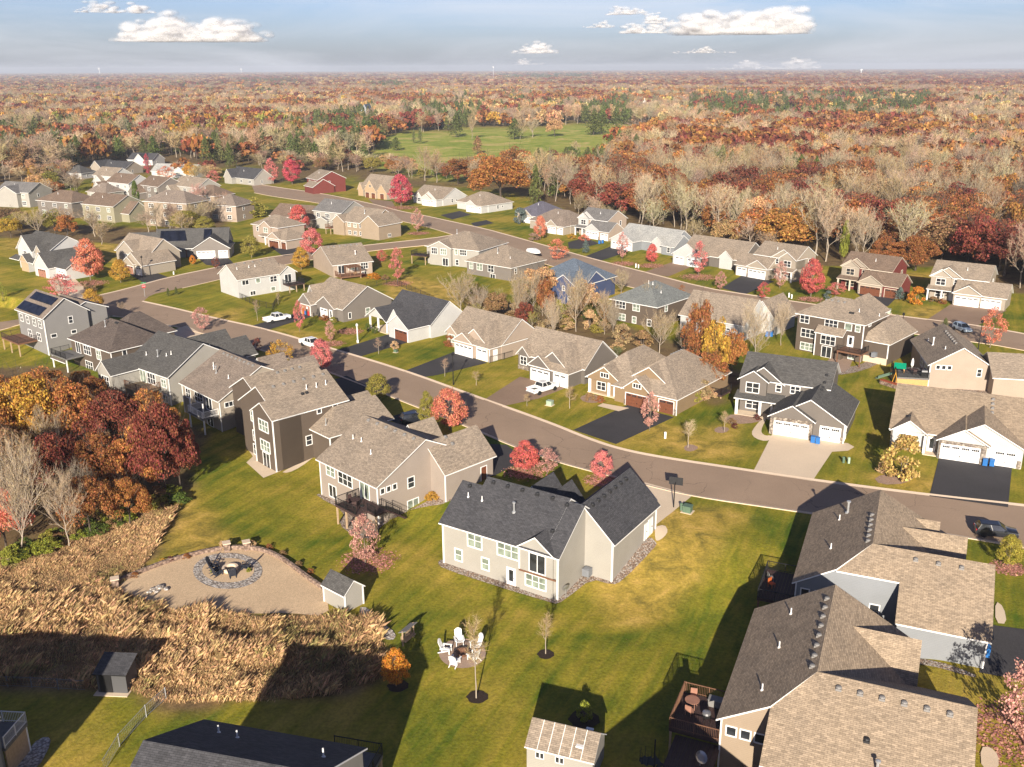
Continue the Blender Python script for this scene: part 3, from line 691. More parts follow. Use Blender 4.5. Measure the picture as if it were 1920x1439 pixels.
# F1
H=House('taupe house with its garage door open on a cluttered garage, brown roof and white-edged gables',(563.8,587.6),-45,'stonegrey','r_tan')
H.g(.2,13.6,1.9,15,'u',2.95,6.8);H.g(-.1,4.4,0,6.5,'v',2.9,4.8);H.g(5,11.5,1.1,6,'v',2.9,4.9);H.g(-1,2.6,2.6,8,'v',3,6.0)
b=H.box('garage_interior','cloth',.5,-.04,.05,3.9,-.01,2.2);H.box('door_frame','white',.3,-.08,0,.48,.0,2.35);H.box('door_frame','white',3.92,-.08,0,4.1,.0,2.35);H.box('door_frame','white',.48,-.08,2.22,3.92,.0,2.35)
for i,(u,z0,z1,mt) in enumerate(((.7,.05,1.2,'yellowp'),(1.2,.05,1.5,'orangec'),(1.8,.05,.9,'binblue'),(2.4,.05,1.4,'umbrella'),(3.0,.05,1.0,'redsign'),(1.0,1.3,1.9,'tanwood'),(2.7,1.5,2.0,'doorwhite'))): H.box('stored_goods',mt,u,-.16,z0,u+.42,-.05,z1)
H.gar('S',1.1,7.6,2.4,2.1);H.door('S',1.1,10.2,.1,gl=True);H.win('E',13.6,8.4,1.3,1.0,1.4,1,2,'b');H.win('E',13.6,3.6,1.2,.6,1.2,1,1);H.stone(4.5,4.9,-.1,.05,0,1);H.done()
# F0 white house on the corner (its back is seen)
H=House('bright white walkout house with a grey roof and a deck, on the corner lot',(448.8,559.6),42,'white_s','r_tan',z=-0.0)
H.zb=-.6
H.g(0,12,0,9.5,'u',4.5,7.3);H.g(10.8,15,-.6,6,'v',4.52,6.0)
H.win('S',0,1.9,3.5,1.6,1.0,2,1);H.win('S',0,5.2,3.5,1.0,1.0,1,1,'b');H.win('S',0,9.3,3.3,1.7,1.3,2,2);H.win('S',0,3.6,.7,1.3,.9,2,1);H.win('S',0,9.0,.9,1.0,.9,1,1,'b');H.patio('S',-.6,12.9,2.0,1.7,2.0)
H.deck(11.4,15.6,-3.6,-.65,1.95,'deckdark','blackmetal','SWE',((0,0),(1,0),(.5,0)),'tanwood')
for i in range(5):H.vent(2+i*2.2,4.4)
for u in(1.5,4.6,6.2):H.pipe(u,2.9,.5)
H.done()
# ------------------------------------------------------------------ middle row
H=House('brown three-storey walkout house with a hip roof and a raised deck over a paved terrace',(1600.4,677),-43,'taupe','r_tan');H.zb=-.6
H.h(-11.6,1.3,-.2,9.5,7.3,10.2);H.h(-6,-.2,3,14,7.3,10.3);H.h(.5,5.6,1.2,13.2,4.4,7.2);H.g(-7.2,-2,-1.3,1,'u',4.7,5.6,walls=True,orr=.2)
H.win('S',-.2,-10.2,6.2,1.7,1.3,2,2);H.win('S',-.2,-4.9,6.2,2.4,1.4,3,2);H.win('S',-.2,-1.6,6.2,1.2,1.2,1,1,'b');H.win('S',-.2,.2,6.2,.8,1.1,1,2,'b');H.win('S',-.2,-9.3,3.6,2.6,1.5,3,2);H.win('S',-.2,-9.2,1.0,2.6,1.3,3,2,'b')
H.win('S',-1.3,-4.7,3.3,2.7,1.6,3,2);H.patio('S',-1.3,-4.8,.05,1.8,2.0);H.door('S',-.2,-.9,2.5,1.0,2.05,gl=True);H.win('S',-.2,-.4,.9,1.2,1.1,2,2,'b');H.win('E',1.3,2.4,6.7,.9,.6,2,1)
H.deck(-1.9,2.6,-3.4,-.25,2.45,'deckwood','blackmetal','SE',((0,0),(1,0)),'deckwood',-.4);H.ac(3.4,.7,1.3)
H.box('foundation_step','concrete',.55,1.02,-.6,5.6,1.18,1.2)
for i in range(4):H.vent(-8+i*1.2,3.6)
H.pipe(-.9,2.2,.6);H.vent(-2.2,1.5,'ventblack');H.vent(-1.7,1.5,'ventblack');H.pipe(1.2,6.5,.5)
for u,v in((1.3,-.2),(-7.2,-1.3),(5.6,1.2)):H.corner(u,v,0 if u<5 else 1.2,7.2 if 0<u<5 else 4.3,.16)
H.done()
H=House('pinkish tan house with a deck on orange lattice walls and a play tower behind',(1742.1,726.8),-12,'tanpink','r_tan');H.zb=-.8
H.z=0
H.g(-.3,9.2,-.2,15.5,'v',4.2,7.2,oe=.5);H.g(9.0,22,-3.0,6.5,'u',3.4,6.1)
for t in(.9,1.8,2.7):H.win('S',-.2,t,3.7,.55,.6,1,1)
H.win('S',-.2,7.4,3.1,.6,1.2,1,2)
for t in(3,6.5):H.win('W',-.3,t,2.6,2.0,1.3,3,2)
H.deck(-5.4,-.35,-.6,5.5,1.75,'deckgrey','blackmetal','SW',((0,0),),'tanwood');
for nm,b in (('lattice_wall',(-5.4,-.55,-.3,-.4,-.45,1.5)),('lattice_wall',(-5.5,-.44,-.3,-5.4,5.4,1.5))): H.box(nm,'deckorange',*b)
for i in range(7):H.vent(4.0,3.2+i*1.3)
H.pipe(1.4,7.6,1.2,.1,'white',True);H.pipe(1.2,10.6,.5);H.pipe(2.4,3,.5);H.corner(-.3,-.2,-.3,4.1,.16)
for i in range(4):H.vent(11.5+i*2.1,2.6)
H.done();M6=H
H=House('white house with steep white gable ends, half hidden by rust oaks and bare trunks',(1383.7,649.4),-40,'white_s','r_tan');H.zb=-.6
H.g(-15,-.8,3.5,14.5,'u',3.4,7.4);H.g(-4.2,2.1,11.9,21,'v',3.0,6.6)
H.win('S',3.5,-8.3,2.3,2.4,1.3,3,2,'b');H.win('S',3.5,-4.5,1.2,1.6,1.9,2,1);H.win('E',-.8,6,1,1,1.2,1,2);H.deck(-6,-1.5,.6,3.4,1.6,'deckdark','white','SE',((0,0),(1,0)),'white');H.done()
H=House('dark taupe two-level house with a mottled grey-green hip roof',(1214,611.3),-42,'taupe','r_green');H.zb=-.6
H.h(-9,2.5,-.6,13,4.7,8.0)
H.win('S',-.6,-6.6,3.6,2.4,1.4,3,2);H.win('S',-.6,-2.6,3.6,1.6,1.3,2,2,'b');H.win('S',-.6,-6.6,1.0,2.5,1.3,3,2,'b');H.win('S',-.6,-3.0,.9,.9,1.3,1,2,'b');H.win('S',-.6,.8,.9,.9,1.3,1,2);H.win('E',2.5,3,3.6,.9,1.2,1,2,'b')
H.pipe(-3.2,4.6,.7);H.pipe(-2.4,5.0,.6);H.pipe(0,4.6,.5);H.done()
H=House('navy blue house with a blue-grey roof behind bare branches',(1082.6,575.1),-40,'navy','r_blue');H.zb=-.6
H.h(-15,-.6,2.5,16,4.5,8.6);H.g(-7.4,-.9,.3,8,'v',4.5,6.7);H.g(-.8,-.2,3,11,'u',4.4,6.9)
H.win('S',.3,-4.2,3.6,.6,1.0,1,2);H.win('S',2.5,-11,3.3,2,1.3,3,2);H.win('S',.3,-2.4,1.2,.9,1.2,1,2);H.done()
H=House('grey taupe house with a long brown hip roof and tall windows',(947.6,532.5),-40,'stonegrey','r_tan');H.zb=-.6
H.h(-16,-.8,3.2,17,3.6,7.4)
for t,w in((-14.5,1.2),(-11.5,1.8),(-7.6,1.9)):H.win('S',3.2,t,2.4,w,1.7,2,2,'b' if t<-9 else 'g')
H.win('S',3.2,-7,.5,1.6,1.0,2,1);H.win('E',-.8,5,2.3,.8,1.2,1,2);H.pipe(-8.5,7,1.2,.1,'galv',True);H.pipe(-3.4,6,.5);H.done()
H=House('cream walkout house with a corner deck on posts beside the dry lawn',(805,492.5),-30,'cream','r_tan');H.zb=-.6
H.h(0,17,-1,14,5.0,8.4);H.g(1.6,8.6,-2,5,'v',5.02,6.6)
for t in(3.2,6.2):H.win('S',-2,t,3.9,1.8,1.6,3,2,'b' if t>4 else 'g')
H.win('S',-1,12,4,2,1.4,3,2);H.win('S',-1,9.8,4,.8,1.4,1,2,'b');H.patio('S',-2,6.8,.1,1.7,2.0);H.win('S',-1,10,1.1,.9,1.4,1,2)
H.deck(-3.4,1.4,-3.8,-.9,2.6,'deckdark','blackmetal','SWE',((0,0),(1,0)),'tanwood');H.pipe(6.2,5,1,.1,'galv',True);H.done()
H=House('tan house with a pergola over its back deck and a brown gable roof',(626.4,521.3),30,'tanpink','r_tan');H.zb=-.6
H.g(0,10.8,0.2,16,'u',3.3,6.9)
H.win('S',.2,5.4,2.3,2.2,1.5,3,2,'b');H.win('S',.2,8.6,2.3,1.9,1.5,3,2);H.win('S',.2,8.4,.4,1.1,.7,2,1);H.patio('S',.2,2.2,.9,1.7,2.0)
d=H.deck(.4,6.0,-4,.15,.8,'deckwood','deckwood','SW',((0,0),(1,0)),'tanwood')
pg=MB()
for a,b in((3,-3.9),(5.9,-3.9),(3,-.2),(5.9,-.2)):pg.box(a-.09,b-.09,.8,a+.09,b+.09,3.0)
for i in range(9):pg.box(2.7+i*.42,-4.2,2.95,2.8+i*.42,.1,3.1)
pg.build('pergola','deckwood',d)
for i in range(6):H.vent(1.5+i*1.6,7.4)
H.pipe(7.5,3.5,.8,.09,'white',True);H.done()
# ------------------------------------------------------------------ templates for the houses further away
def two_storey(label,p,ang,wall,roof,mir=1,gmat='doorwhite',trim='white',gwall=None,W=(-6,6),gw=9.4,z=0,small=False):
    H=House(label,p,ang,wall,roof,trim,z=z)
    r=lambda a,b:(a,b) if mir>0 else (-b,-a)
    t=lambda a:a*mir
    H.g(*r(W[0],W[1]),3.6,13,'u',5.6,8.3,gwall=None);H.g(*r(W[0],W[0]+4.4),3.2,8,'v',5.63,7.2,zb=2.9,gwall=gwall);H.g(*r(W[0]+.2,W[0]+6.8),3.5,8.5,'v',5.5,7.7,zb=5.4,gwall=gwall)
    H.g(*r(0,gw),.3,7.4,'u',2.9,5.3);H.g(*r(-.1,5.7),0,4,'v',2.93,4.7,zb=0,gwall=gwall)
    a,b=r(W[0]-.4,.2);H.slab([(a,1.5,2.7),(b,1.5,2.7),(b,3.6,3.4),(a,3.6,3.4)])
    for u in(W[0],W[0]+3,):H.post(t(u),1.8,0,2.7,.32)
    H.gar('S',0,t(2.8),4.9,2.1,gmat);H.gar('S',.3,t(7.6),2.75 if gw<10 else 4.2,2.1,gmat)
    H.win('S',3.2,t(W[0]+2.2),4.3,1.9,1.4,2,2);H.win('S',3.6,t(W[0]+5.4),4.5,.8,1.1,1,2);H.win('S',3.6,t(W[1]-3),4.5,1.4,1.1,2,2);H.win('S',3.6,t(W[0]+2.2),1.4,1.8,1.3,2,2);H.door('S',3.6,t(-1.2),.1)
    f,ff=('E',r(W[0],W[1])[1]);H.win(f,ff,10,4.3,.8,1.3,1,2);H.win(f,ff,9,1.5,.8,1.3,1,2)
    H.pipe(t(1),6,.6);H.stone(*r(-.1,.2),-.12,-.01,0,1);H.stone(*r(5.4,5.7),-.12,-.01,0,1)
    H.done();return H
def ranch(label,p,ang,wall,roof,W=16,D=13,g=(0,8),proj=3.5,mir=1,hip=False,gmat='doorwhite',trim='white',gwall=None,ze=2.9,zr=6.4,bay=None,z=0):
    """front view; garage spans g, its front at v=0, the house behind at v=proj"""
    H=House(label,p,ang,wall,roof,trim,z=z)
    r=lambda a,b:(a,b) if mir>0 else (-b,-a)
    t=lambda a:a*mir
    u0,u1=r(g[1]-W if g[0]<=0 else 0,max(g[1],0)+.3) if True else 0
    (H.h if hip else H.g)(*((u0,u1,proj,proj+D,ze,zr) if hip else (u0,u1,proj,proj+D,'u',ze,zr)))
    (H.h(*r(*g),.1,8,ze-.02,5.4) if hip else H.g(*r(*g),.1,8,'v',ze-.02,5.6,gwall=gwall))
    w=min(5.2,g[1]-g[0]-2.8);H.g(*r(g[0]-.1,g[0]+w),-.2,4,'v',ze,4.5,zb=0,gwall=gwall)
    H.gar('S',-.2,t(g[0]+w/2),w-.8,2.1,gmat);H.gar('S',.1,t(g[1]-1.7),2.6,2.1,gmat)
    if bay:
        H.g(*r(*bay),proj-1,proj+4,'v',ze+.02,4.5,gwall=gwall);H.win('S',proj-1,t((bay[0]+bay[1])/2),1.6,1.7,1.4,2,2)
    H.door('S',proj,t(g[0]-1.3),.1)
    e=r(g[1]-W if g[0]<=0 else 0,max(g[1],0)+.3);H.win('E',e[1],proj+5,1.6,.8,1.3,1,2);H.win('E',e[1],proj+7.5,1.6,.6,.6,1,1);H.pipe((u0+u1)/2,proj+4,.6)
    H.done();return H
def back(label,p,ang,wall,roof,W=13,D=10,st=2,hip=False,ax='u',wing=None,trim='white',win=3,z=0,zr=None):
    ze=2.8*st+.2;zr=zr or ze+3.2
    H=House(label,p,ang,wall,roof,trim,z=z)
    if hip:H.h(0,W,0,D,ze,zr)
    else:H.g(0,W,0,D,ax,ze,zr)
    if wing:
        u0,u1,v0,v1,a,e,q=wing;H.g(u0,u1,v0,v1,a,e,q)
    for k in range(st):
        for i in range(win):H.win('S',0,W*(i+.5)/win,1.5+2.8*k,1.5 if (i+k)%2 else 2.0,1.3,2 if (i+k)%2 else 3,2,'b' if (i*7+k)%3==0 else 'g')
        H.win('E',W,D*.4,1.5+2.8*k,.8,1.2,1,2)
    H.pipe(W*.4,D*.3,.7);H.done();return H
# ------------------------------------------------------------------ row along the far street, in front of the wood
two_storey('red two-storey house with brown garage doors and a reddish roof',(1608.5,551),-43,'redwall','r_redbr',gmat='doorbrown',trim='trimtan',gwall='sand')
two_storey('beige two-storey house with white garage doors, last one at the right edge of the wood',(1786,572),-36,'sand','r_tan',gw=10.6)
two_storey('tan two-storey house with white garage doors, a red maple at its right corner',(1436,526),-47,'sand','r_tan',mir=-1)
ranch('dark taupe house with one long gable roof and a white gabled garage',(1263,496),-45,'greytaupe','r_tan',W=17,g=(0,8.2),mir=1,gwall='white_s',bay=(10,13.5)) if 0 else None
H=House('dark taupe house with one long gable roof and a white gabled garage',(1262,495),-44,'greytaupe','r_tan')
H.g(0,19,4,16,'u',2.9,6.8);H.g(-.3,9,.2,9,'v',2.9,6.0,gwall='white_s');H.g(5,9,-.2,4,'v',2.92,4.6,zb=0,gwall='white_s');H.g(12.5,16.5,3.4,8,'v',3,4.9,gwall='white_s')
H.gar('S',.2,1.8,2.6);H.gar('S',-.2,6.6,3.6);H.win('S',4,14.4,1.6,1.6,1.4,2,2);H.win('E',19,9,1.6,1,1.4,1,2,'b');H.win('E',19,14,2.6,.6,.5,1,1);H.done()
H=House('slate grey house with a pale grey roof and white garage doors',(1146,466),-46,'bluegrey','r_lgrey')
H.g(-1,19,4.5,15,'u',2.9,6.3);H.g(-.4,8,.2,9,'v',2.9,5.2,gwall='white_s');H.g(12.4,16,3.9,8,'v',2.95,4.6,gwall='white_s');H.g(16.5,21,3,11,'u',2.7,5.4)
H.gar('S',.2,2.0,3.6);H.gar('S',.2,6.2,2.8);H.win('S',4.5,14.2,1.5,1.2,1.4,2,2);H.win('S',3,19,1.5,.9,1.3,1,2);H.done()
two_storey('cream two-storey house with a grey roof and a white garage, bins at its side',(1097.6,446.4),-46,'tanpink','r_grey',gwall='white_s')
ranch('low beige house with a brown hip roof and one white dormer',(1026,437),-44,'sand','r_taupe',W=18,D=12,g=(0,7),hip=True)
ranch('low house with a purplish slate roof',(957,414),-44,'sand','r_purple',W=18,D=12,g=(6,13),hip=True)
ranch('long white-fronted house with a grey-brown roof, right of the other white-fronted one',(875,397),-44,'white_s','r_tan',W=17,D=13,g=(0,8),hip=True)
ranch('white-fronted house with double white garage, a red bin at the corner',(792,385),-42,'white_s','r_tan',W=17,D=13,g=(0,8),bay=(-6,-3))
H=House('timber-trimmed house with three brown garage doors and steep gables',(688,371),-44,'sand','r_tan',trim='trimtan')
H.g(-8,11,4,14,'u',4.6,8.6);H.g(-1.5,6,.2,8,'v',3.2,7.4,gwall='tanwood');H.g(-8.5,-5,2,6,'v',3.0,5.6,gwall='tanwood');H.g(6,12,1,8,'v',3,6.0,gwall='tanwood')
for t in(.2,4.2):H.gar('S',.2,t,2.5,2.2,'doorbrown')
H.gar('S',1,9,2.5,2.2,'doorbrown');H.win('S',.2,2.3,5.0,1.2,1.1,2,2);H.win('S',4,-4,4.3,1.3,1.1,2,2);H.door('S',4,-4,.1);H.done()
# ------------------------------------------------------------------ across the side street and up the hill on the left
H=House('beige two-storey house with a brown garage and two blue bins',(505,463),-40,'tanpink','r_tan')
H.h(-12,1,3,13,5.6,8.2);H.h(-1,8.4,.2,9,2.9,5.4);H.g(-.4,5.6,-.1,4,'v',2.92,4.6,zb=0);H.g(-7,-2,2.4,7,'v',5.62,7.1,zb=2.9)
H.gar('S',-.1,2.6,4.7,2.1,'doorbrown');H.gar('S',.2,7,2.3,2.1,'doorbrown');H.win('S',2.4,-4.5,4.3,1.9,1.4,2,2,'b');H.win('S',3,-9.5,4.2,.8,1.3,1,2);H.win('W',-12,6,4.2,.6,1.2,1,2);H.win('W',-12,6,1.3,.6,1.2,1,2);H.post(-3.4,1.2,0,2.8,.3);H.slab([(-6.4,.9,2.7),(-1,.9,2.7),(-1,3,3.4),(-6.4,3,3.4)]);H.done()
H=House('light grey house with two patches of solar panels on a charcoal roof',(371,486),8,'lgrey','r_dgrey')
H.g(-20,-11,4,13,'u',3.0,6.6);H.g(-12,8,3.4,14,'u',3.05,7.4);H.g(-1,9,0,9,'v',3.0,6.1,gwall='stonegrey');H.g(-17,-13,3.4,7,'v',3.0,4.6,gwall='stonegrey')
H.gar('S',0,2.4,4.9);H.gar('S',0,7.2,2.4);H.win('S',3.4,-15,1.6,1.5,1.4,2,2);H.door('S',3.4,-7,.1)
for u in(-10.5,-7.5,-3.4):H.post(u,2.2,0,2.8,.3,'deckwood')
H.slab([(-12,1.9,2.75),(-1,1.9,2.75),(-1,3.6,3.5),(-12,3.6,3.5)])
for pts in ([(-11,5),(-3.4,5),(-4.2,8.0),(-11,8.0)],[(1.2,5.2),(3.4,5.2),(3.4,8.2),(1.2,8.2)]):
    q=MB();Z=[H.rz(u,v) for u,v in pts];q.poly([(u,v,z+.1) for (u,v),z in zip(pts,Z)])
    for i in range(4):
        j=(i+1)%4;q.poly([(pts[i][0],pts[i][1],Z[i]+.1),(pts[i][0],pts[i][1],Z[i]-.02),(pts[j][0],pts[j][1],Z[j]-.02),(pts[j][0],pts[j][1],Z[j]+.1)])
    q.build('solar_panel','solar',H.root)
H.done()
H=House('tan house behind the tall red maple, its garage open by a black driveway',(238,512),-38,'sand','r_tan')
H.g(-12,4,4.5,14,'u',4.4,8.2);H.g(-10,-1,3.8,8,'v',4.5,7.4);H.g(-1,7.4,.2,10,'v',2.9,5.8);H.g(-.9,4,-.1,4,'v',2.92,4.5,zb=0)
H.gar('S',-.1,1.6,4.0,2.1,'cloth');H.gar('S',.2,5.7,2.5);H.win('S',3.8,-5.6,3.2,2.2,1.3,3,2);H.win('S',4.5,-9.8,1.5,1.3,1.4,2,2);H.done()
H=House('white farmhouse with dark roofs and timber porch posts, at the left edge',(66,517),-38,'white_s','r_dgrey')
H.g(-16,0,4,16,'u',5.4,9.0);H.g(-14,-6,3,10,'v',5.5,9.2,gwall='white_s');H.g(0,7.5,.2,10,'v',3.0,6.4);H.g(7.5,13,2,9,'u',3,5.2);H.g(-9.5,-5.5,1.2,5,'v',2.9,4.6,gwall='tanwood');H.g(-4.6,-1,3.2,7,'v',5.45,7.2,zb=3,gwall='sand')
H.gar('S',.2,3.7,4.2,2.1,'cloth');H.gar('S',2,10,2.6);H.win('S',3.2,-2.8,4.4,1.6,1.2,2,2);H.win('S',3,-10,4.4,1.6,1.2,2,2);H.door('S',4,-7.2,.1)
for u in(-9.2,-5.8):H.post(u,1.4,0,2.8,.34,'deckwood')
H.slab([(-16,1.2,2.7),(-.2,1.2,2.7),(-.2,3.2,3.5),(-16,3.2,3.5)]);H.done()
# back row across S2
H=House('peach walkout house with a brown hip-and-gable roof at the street corner',(643,440.5),-36,'peach','r_tan');H.zb=-.6
H.g(0,13,0,13,'u',4.6,8.4);H.g(9.6,17.5,-1.2,9,'v',4.62,7.4,orr=.5);H.g(-3.5,1.5,-.8,6,'v',4.6,6.4)
for t in(.8,3.2,5.8,8.4):H.win('S',0,t,3.6,1.2,1.2,2,2,'b' if t in(3.2,5.8) else 'g');H.win('S',0,t,1.1,1.2,1.1,2,2)
H.win('E',17.5,3.5,1.0,1.2,.9,2,1);H.deck(-6,-3.5,-2,3,2.2,'deckwood','deckwood','SW',((0,0),(1,0)),'tanwood');H.pipe(6.5,4,1,.1,'galv',True);H.done()
back('pale sage two-storey house with a grey roof and a small deck',(590,426),-34,'cream','r_grey',W=13,D=12,st=2,wing=(2,7,-1,4,'v',2.9,3.9))
back('long low house with a red-brown roof between the red maples and the bare trees',(508,420),-28,'tanpink','r_redbr',W=16,D=12,st=1,wing=(13,19,-2,6,'v',3,5.4),zr=6.4)
back('brick red house with stepped brown gables and white edges',(577,358),-55,'redwall','r_tan',W=12,D=13,st=2,wing=(4,13,-3,7,'u',3.0,6.0),win=2)
back('dark-roofed cottage with a white front among yellow shrubs at the curve',(430,343),-40,'cream','r_char',W=20,D=11,st=1,wing=(0,6,-2.5,6,'v',3.2,6.8),zr=7.2)
# cluster on the hill
C=[('white house with a charcoal roof, standing highest, beside a thin red tree',(240,309),-18,'white_s','r_char',17,11,1,(7,14,-3,6,'v',3,6.4)),
('long low white house with a pale grey roof and one gable',(285,332),-18,'white_s','r_lgrey',25,10,1,(14,22,-2,6,'v',3,5.4)),
('dark-roofed house half behind white gables on the hill',(178,325),-25,'sand','r_char',22,12,1,(0,7,-2,8,'v',3.4,6.6)),
('small slate-roofed house deep in the bare trees',(118,335),-20,'white_s','r_dgrey',12,10,1,None),
('white gabled house with a grey roof behind the red-roofed white one',(178,352),-32,'white_s','r_tan',14,11,2,(2,9,-2,6,'v',3,6)),
('white house with a red-brown roof and steep gables',(203,366),-35,'white_s','r_redbr',16,11,2,(-3,4,-5,5,'v',3,6)),
('cream garage house with a rounded tan roof and an arched side, beside an orange shrub',(165,372),-30,'cream','r_taupe',12,9,1,None),
('taupe gabled house with a brown roof and a black-windowed side',(264,372),-40,'stonegrey','r_redbr',15,12,2,(-2,5,-4,5,'v',3,5.8)),
('cream house with a tan roof and stepped white gables',(325,373),-38,'cream','r_tan',18,11,2,(0,7,-4,5,'v',3,6.2)),
('sage green house with a wide brown roof and a two-storey window wall',(158,412),-30,'sage','r_redbr',17,13,2,(13,21,3,12,'u',3.2,6.8)),
('peach three-storey house with a tan roof and three rows of windows',(275,423),-24,'peach','r_taupe',19,11,3,None),
('grey-purple house with a brown roof behind bare branches',(74,404),-28,'stonegrey','r_redbr',19,12,2,None),
('cream two-storey house with a grey roof at the far left',(-4,386),-20,'cream','r_grey',17,12,2,(3,13,-2,7,'v',5.6,8.2)),
('pale tan house glimpsed between bare birches, a deck under its back wall',(392,414),-20,'tanpink','r_taupe',12,11,2,None),
('brown-roofed house behind the peach three-storey one',(360,392),-30,'peach','r_redbr',13,10,2,None)]
for lb,p,a,w,r_,W,D,st,wg in C: back(lb,p,a,w,r_,W=W,D=D,st=st,wing=wg,hip=(wg is None),win=3 if W>13 else 2)
# far away: club house on the golf course and a few roofs in the woods
H=House('long club house with a brown roof, far off above the golf course',(1180,205.5),-4,'cream','r_redbr');H.g(0,46,0,16,'u',5,11);H.g(12,26,-5,8,'v',5,12,gwall='white_s')
for i in range(9):H.win('S',0,2.5+i*5,2.4,3,2,3,1)
H.pipe(20,8,3,.3);H.done()
H=House('blue-gabled house far away in the trees left of the golf course',(672,228),-10,'bluegrey','r_blue');H.g(0,14,0,18,'v',4,17,gwall='bluegrey');H.win('S',0,7,4,4,3,3,2);H.done()
for lb,p,w,r_,W in (('white house far off beyond the dark red trees',(972,200),'white_s','r_lgrey',16),('white shed far away at the right, among the oaks',(1858,206),'white_s','r_lgrey',14),('pale house at the far left among willows',(6,234),'cream','r_grey',26),('white roof on the horizon right of the water tower',(1783,152),'white_s','r_lgrey',40),('pale house in the brush above the white houses',(283,240),'cream','r_tan',18),('white barn in the far trees, left half of the view',(563,168),'white_s','r_lgrey',24)):
    back(lb,p,-8,w,r_,W=W,D=W*.6,st=1 if W<30 else 2,win=2)
# ------------------------------------------------------------------ ground
from mathutils.geometry import delaunay_2d_cdt
def inpoly(x,y,poly):
    x=np.asarray(x);y=np.asarray(y);c=np.zeros(x.shape,bool);n=len(poly)
    for i in range(n):
        (ax,ay),(bx,by)=poly[i],poly[i-1]
        if ay==by: continue
        c^=((ay>y)!=(by>y))&(x<(bx-ax)*(y-ay)/(by-ay)+ax)
    return c
def pxw(poly): return [GT(*p)[:2] for p in poly]
def vnoise(x,y,s,seed=0):
    """cheap smooth value noise"""
    x=np.asarray(x)/s;y=np.asarray(y)/s
    xi=np.floor(x).astype(np.int64);yi=np.floor(y).astype(np.int64);fx=x-xi;fy=y-yi;fx=fx*fx*(3-2*fx);fy=fy*fy*(3-2*fy)
    def hsh(a,b):
        v=np.sin(a*127.1+b*311.7+seed*74.7)*43758.5453;return v-np.floor(v)
    return (hsh(xi,yi)*(1-fx)+hsh(xi+1,yi)*fx)*(1-fy)+(hsh(xi,yi+1)*(1-fx)+hsh(xi+1,yi+1)*fx)*fy
def axis(lo,hi,step,far,grow=1.09):
    a=list(np.arange(lo,hi+.01,step));s=step;v=hi
    while v<far: s*=grow;v+=s;a.append(v)
    s=step;v=lo
    while v>-far: s*=grow;v-=s;a.insert(0,v)
    return np.array(a)
gx=axis(-125,125,1.0,24000);gy=axis(36,300,1.0,26000)
gy=gy[gy>-2000]
GX,GY=np.meshgrid(gx,gy)
GZ=hz(GX,GY)
LAWN=[[(-400,1500),(-400,470),(-80,440),(0,446),(120,452),(262,462),(420,402),(505,345),(640,330),(760,352),(860,352),(960,362),(1060,398),(1170,432),(1290,462),(1420,478),(1560,500),(1760,502),(1930,556),(2300,640),(2300,1600)],
[(690,304),(715,262),(760,246),(800,250),(900,238),(1000,240),(1090,232),(1180,236),(1260,244),(1270,256),(1190,266),(1140,285),(1165,318),(1060,335),(900,342),(810,335),(720,318)],
[(0,350),(250,330),(480,310),(480,440),(300,430),(120,430),(0,410)],[(1440,208),(1560,210),(1560,224),(1440,224)],[(1170,200),(1250,200),(1250,213),(1170,213)],[(890,213),(960,213),(950,222),(890,222)],[(1890,545),(1960,560),(1960,640),(1890,610)]]
DRY=[[(330,925),(440,955),(440,1000),(400,1035),(300,1030),(240,1075),(215,1100),(120,1100),(240,990)],[(0,440),(60,447),(262,462),(262,500),(130,470),(0,470)],
[(745,520),(870,545),(870,600),(800,575),(720,540)],[(1730,575),(1800,580),(1760,600),(1690,590)],[(1640,508),(1760,512),(1760,530),(1680,528)],[(340,590),(460,572),(470,612),(400,600)],[(1190,790),(1330,800),(1330,850),(1200,840)],[(990,470),(1130,520),(1250,560),(1220,575),(1000,490)],
[(1370,800),(1430,790),(1420,860),(1300,850)],[(1690,880),(1760,870),(1745,925),(1600,905)],[(520,620),(620,640),(610,655),(505,625)],[(900,425),(960,440),(930,450),(880,432)],[(1120,500),(1260,520),(1330,540),(1280,530),(1120,510)],[(1215,985),(1330,960),(1420,990),(1350,1110),(1240,1200),(1150,1190)]]
PRA=[[(-100,1075),(120,1012),(250,935),(330,955),(262,1075),(220,1104),(290,1135),(470,1158),(620,1155),(700,1172),(735,1260),(640,1300),(520,1315),(310,1318),(250,1296),(-100,1275)]]
SCRUB=[[(870,560),(1000,570),(1140,605),(1290,650),(1400,700),(1335,762),(1150,668),(1000,625),(880,600)],[(0,405),(120,420),(300,430),(430,405),(425,430),(262,458),(110,450),(0,440)],[(-300,690),(130,690),(300,780),(385,800),(340,930),(230,985),(80,1030),(-300,1110)]]
jx=GX+(vnoise(GX,GY,3.1,1)-.5)*3.2;jy=GY+(vnoise(GX,GY,3.1,2)-.5)*3.2
jx2=GX+(vnoise(GX,GY,9,3)-.5)*9;jy2=GY+(vnoise(GX,GY,9,4)-.5)*9
def mask(polys,a,b):
    m_=np.zeros(GX.shape,bool)
    for p in polys: m_|=inpoly(a,b,pxw(p))
    return m_.astype(float)
def blur(a,k=1):
    for _ in range(k):
        p=np.pad(a,1,mode='edge');a=(p[:-2,1:-1]+p[2:,1:-1]+p[1:-1,:-2]+p[1:-1,2:]+2*p[1:-1,1:-1])/6
    return a
mp=mask(PRA,jx,jy);ms=mask(SCRUB,jx,jy);ml=mask(LAWN,jx,jy)*(1-mp)*(1-ms);md=mask(DRY,jx2,jy2)*ml
ml=blur(ml,1);md=blur(md,3);mp=blur(mp,2)
nv=GX.size;ny,nx=GX.shape
me=bpy.data.meshes.new('ground')
idx=np.arange(nv).reshape(ny,nx)
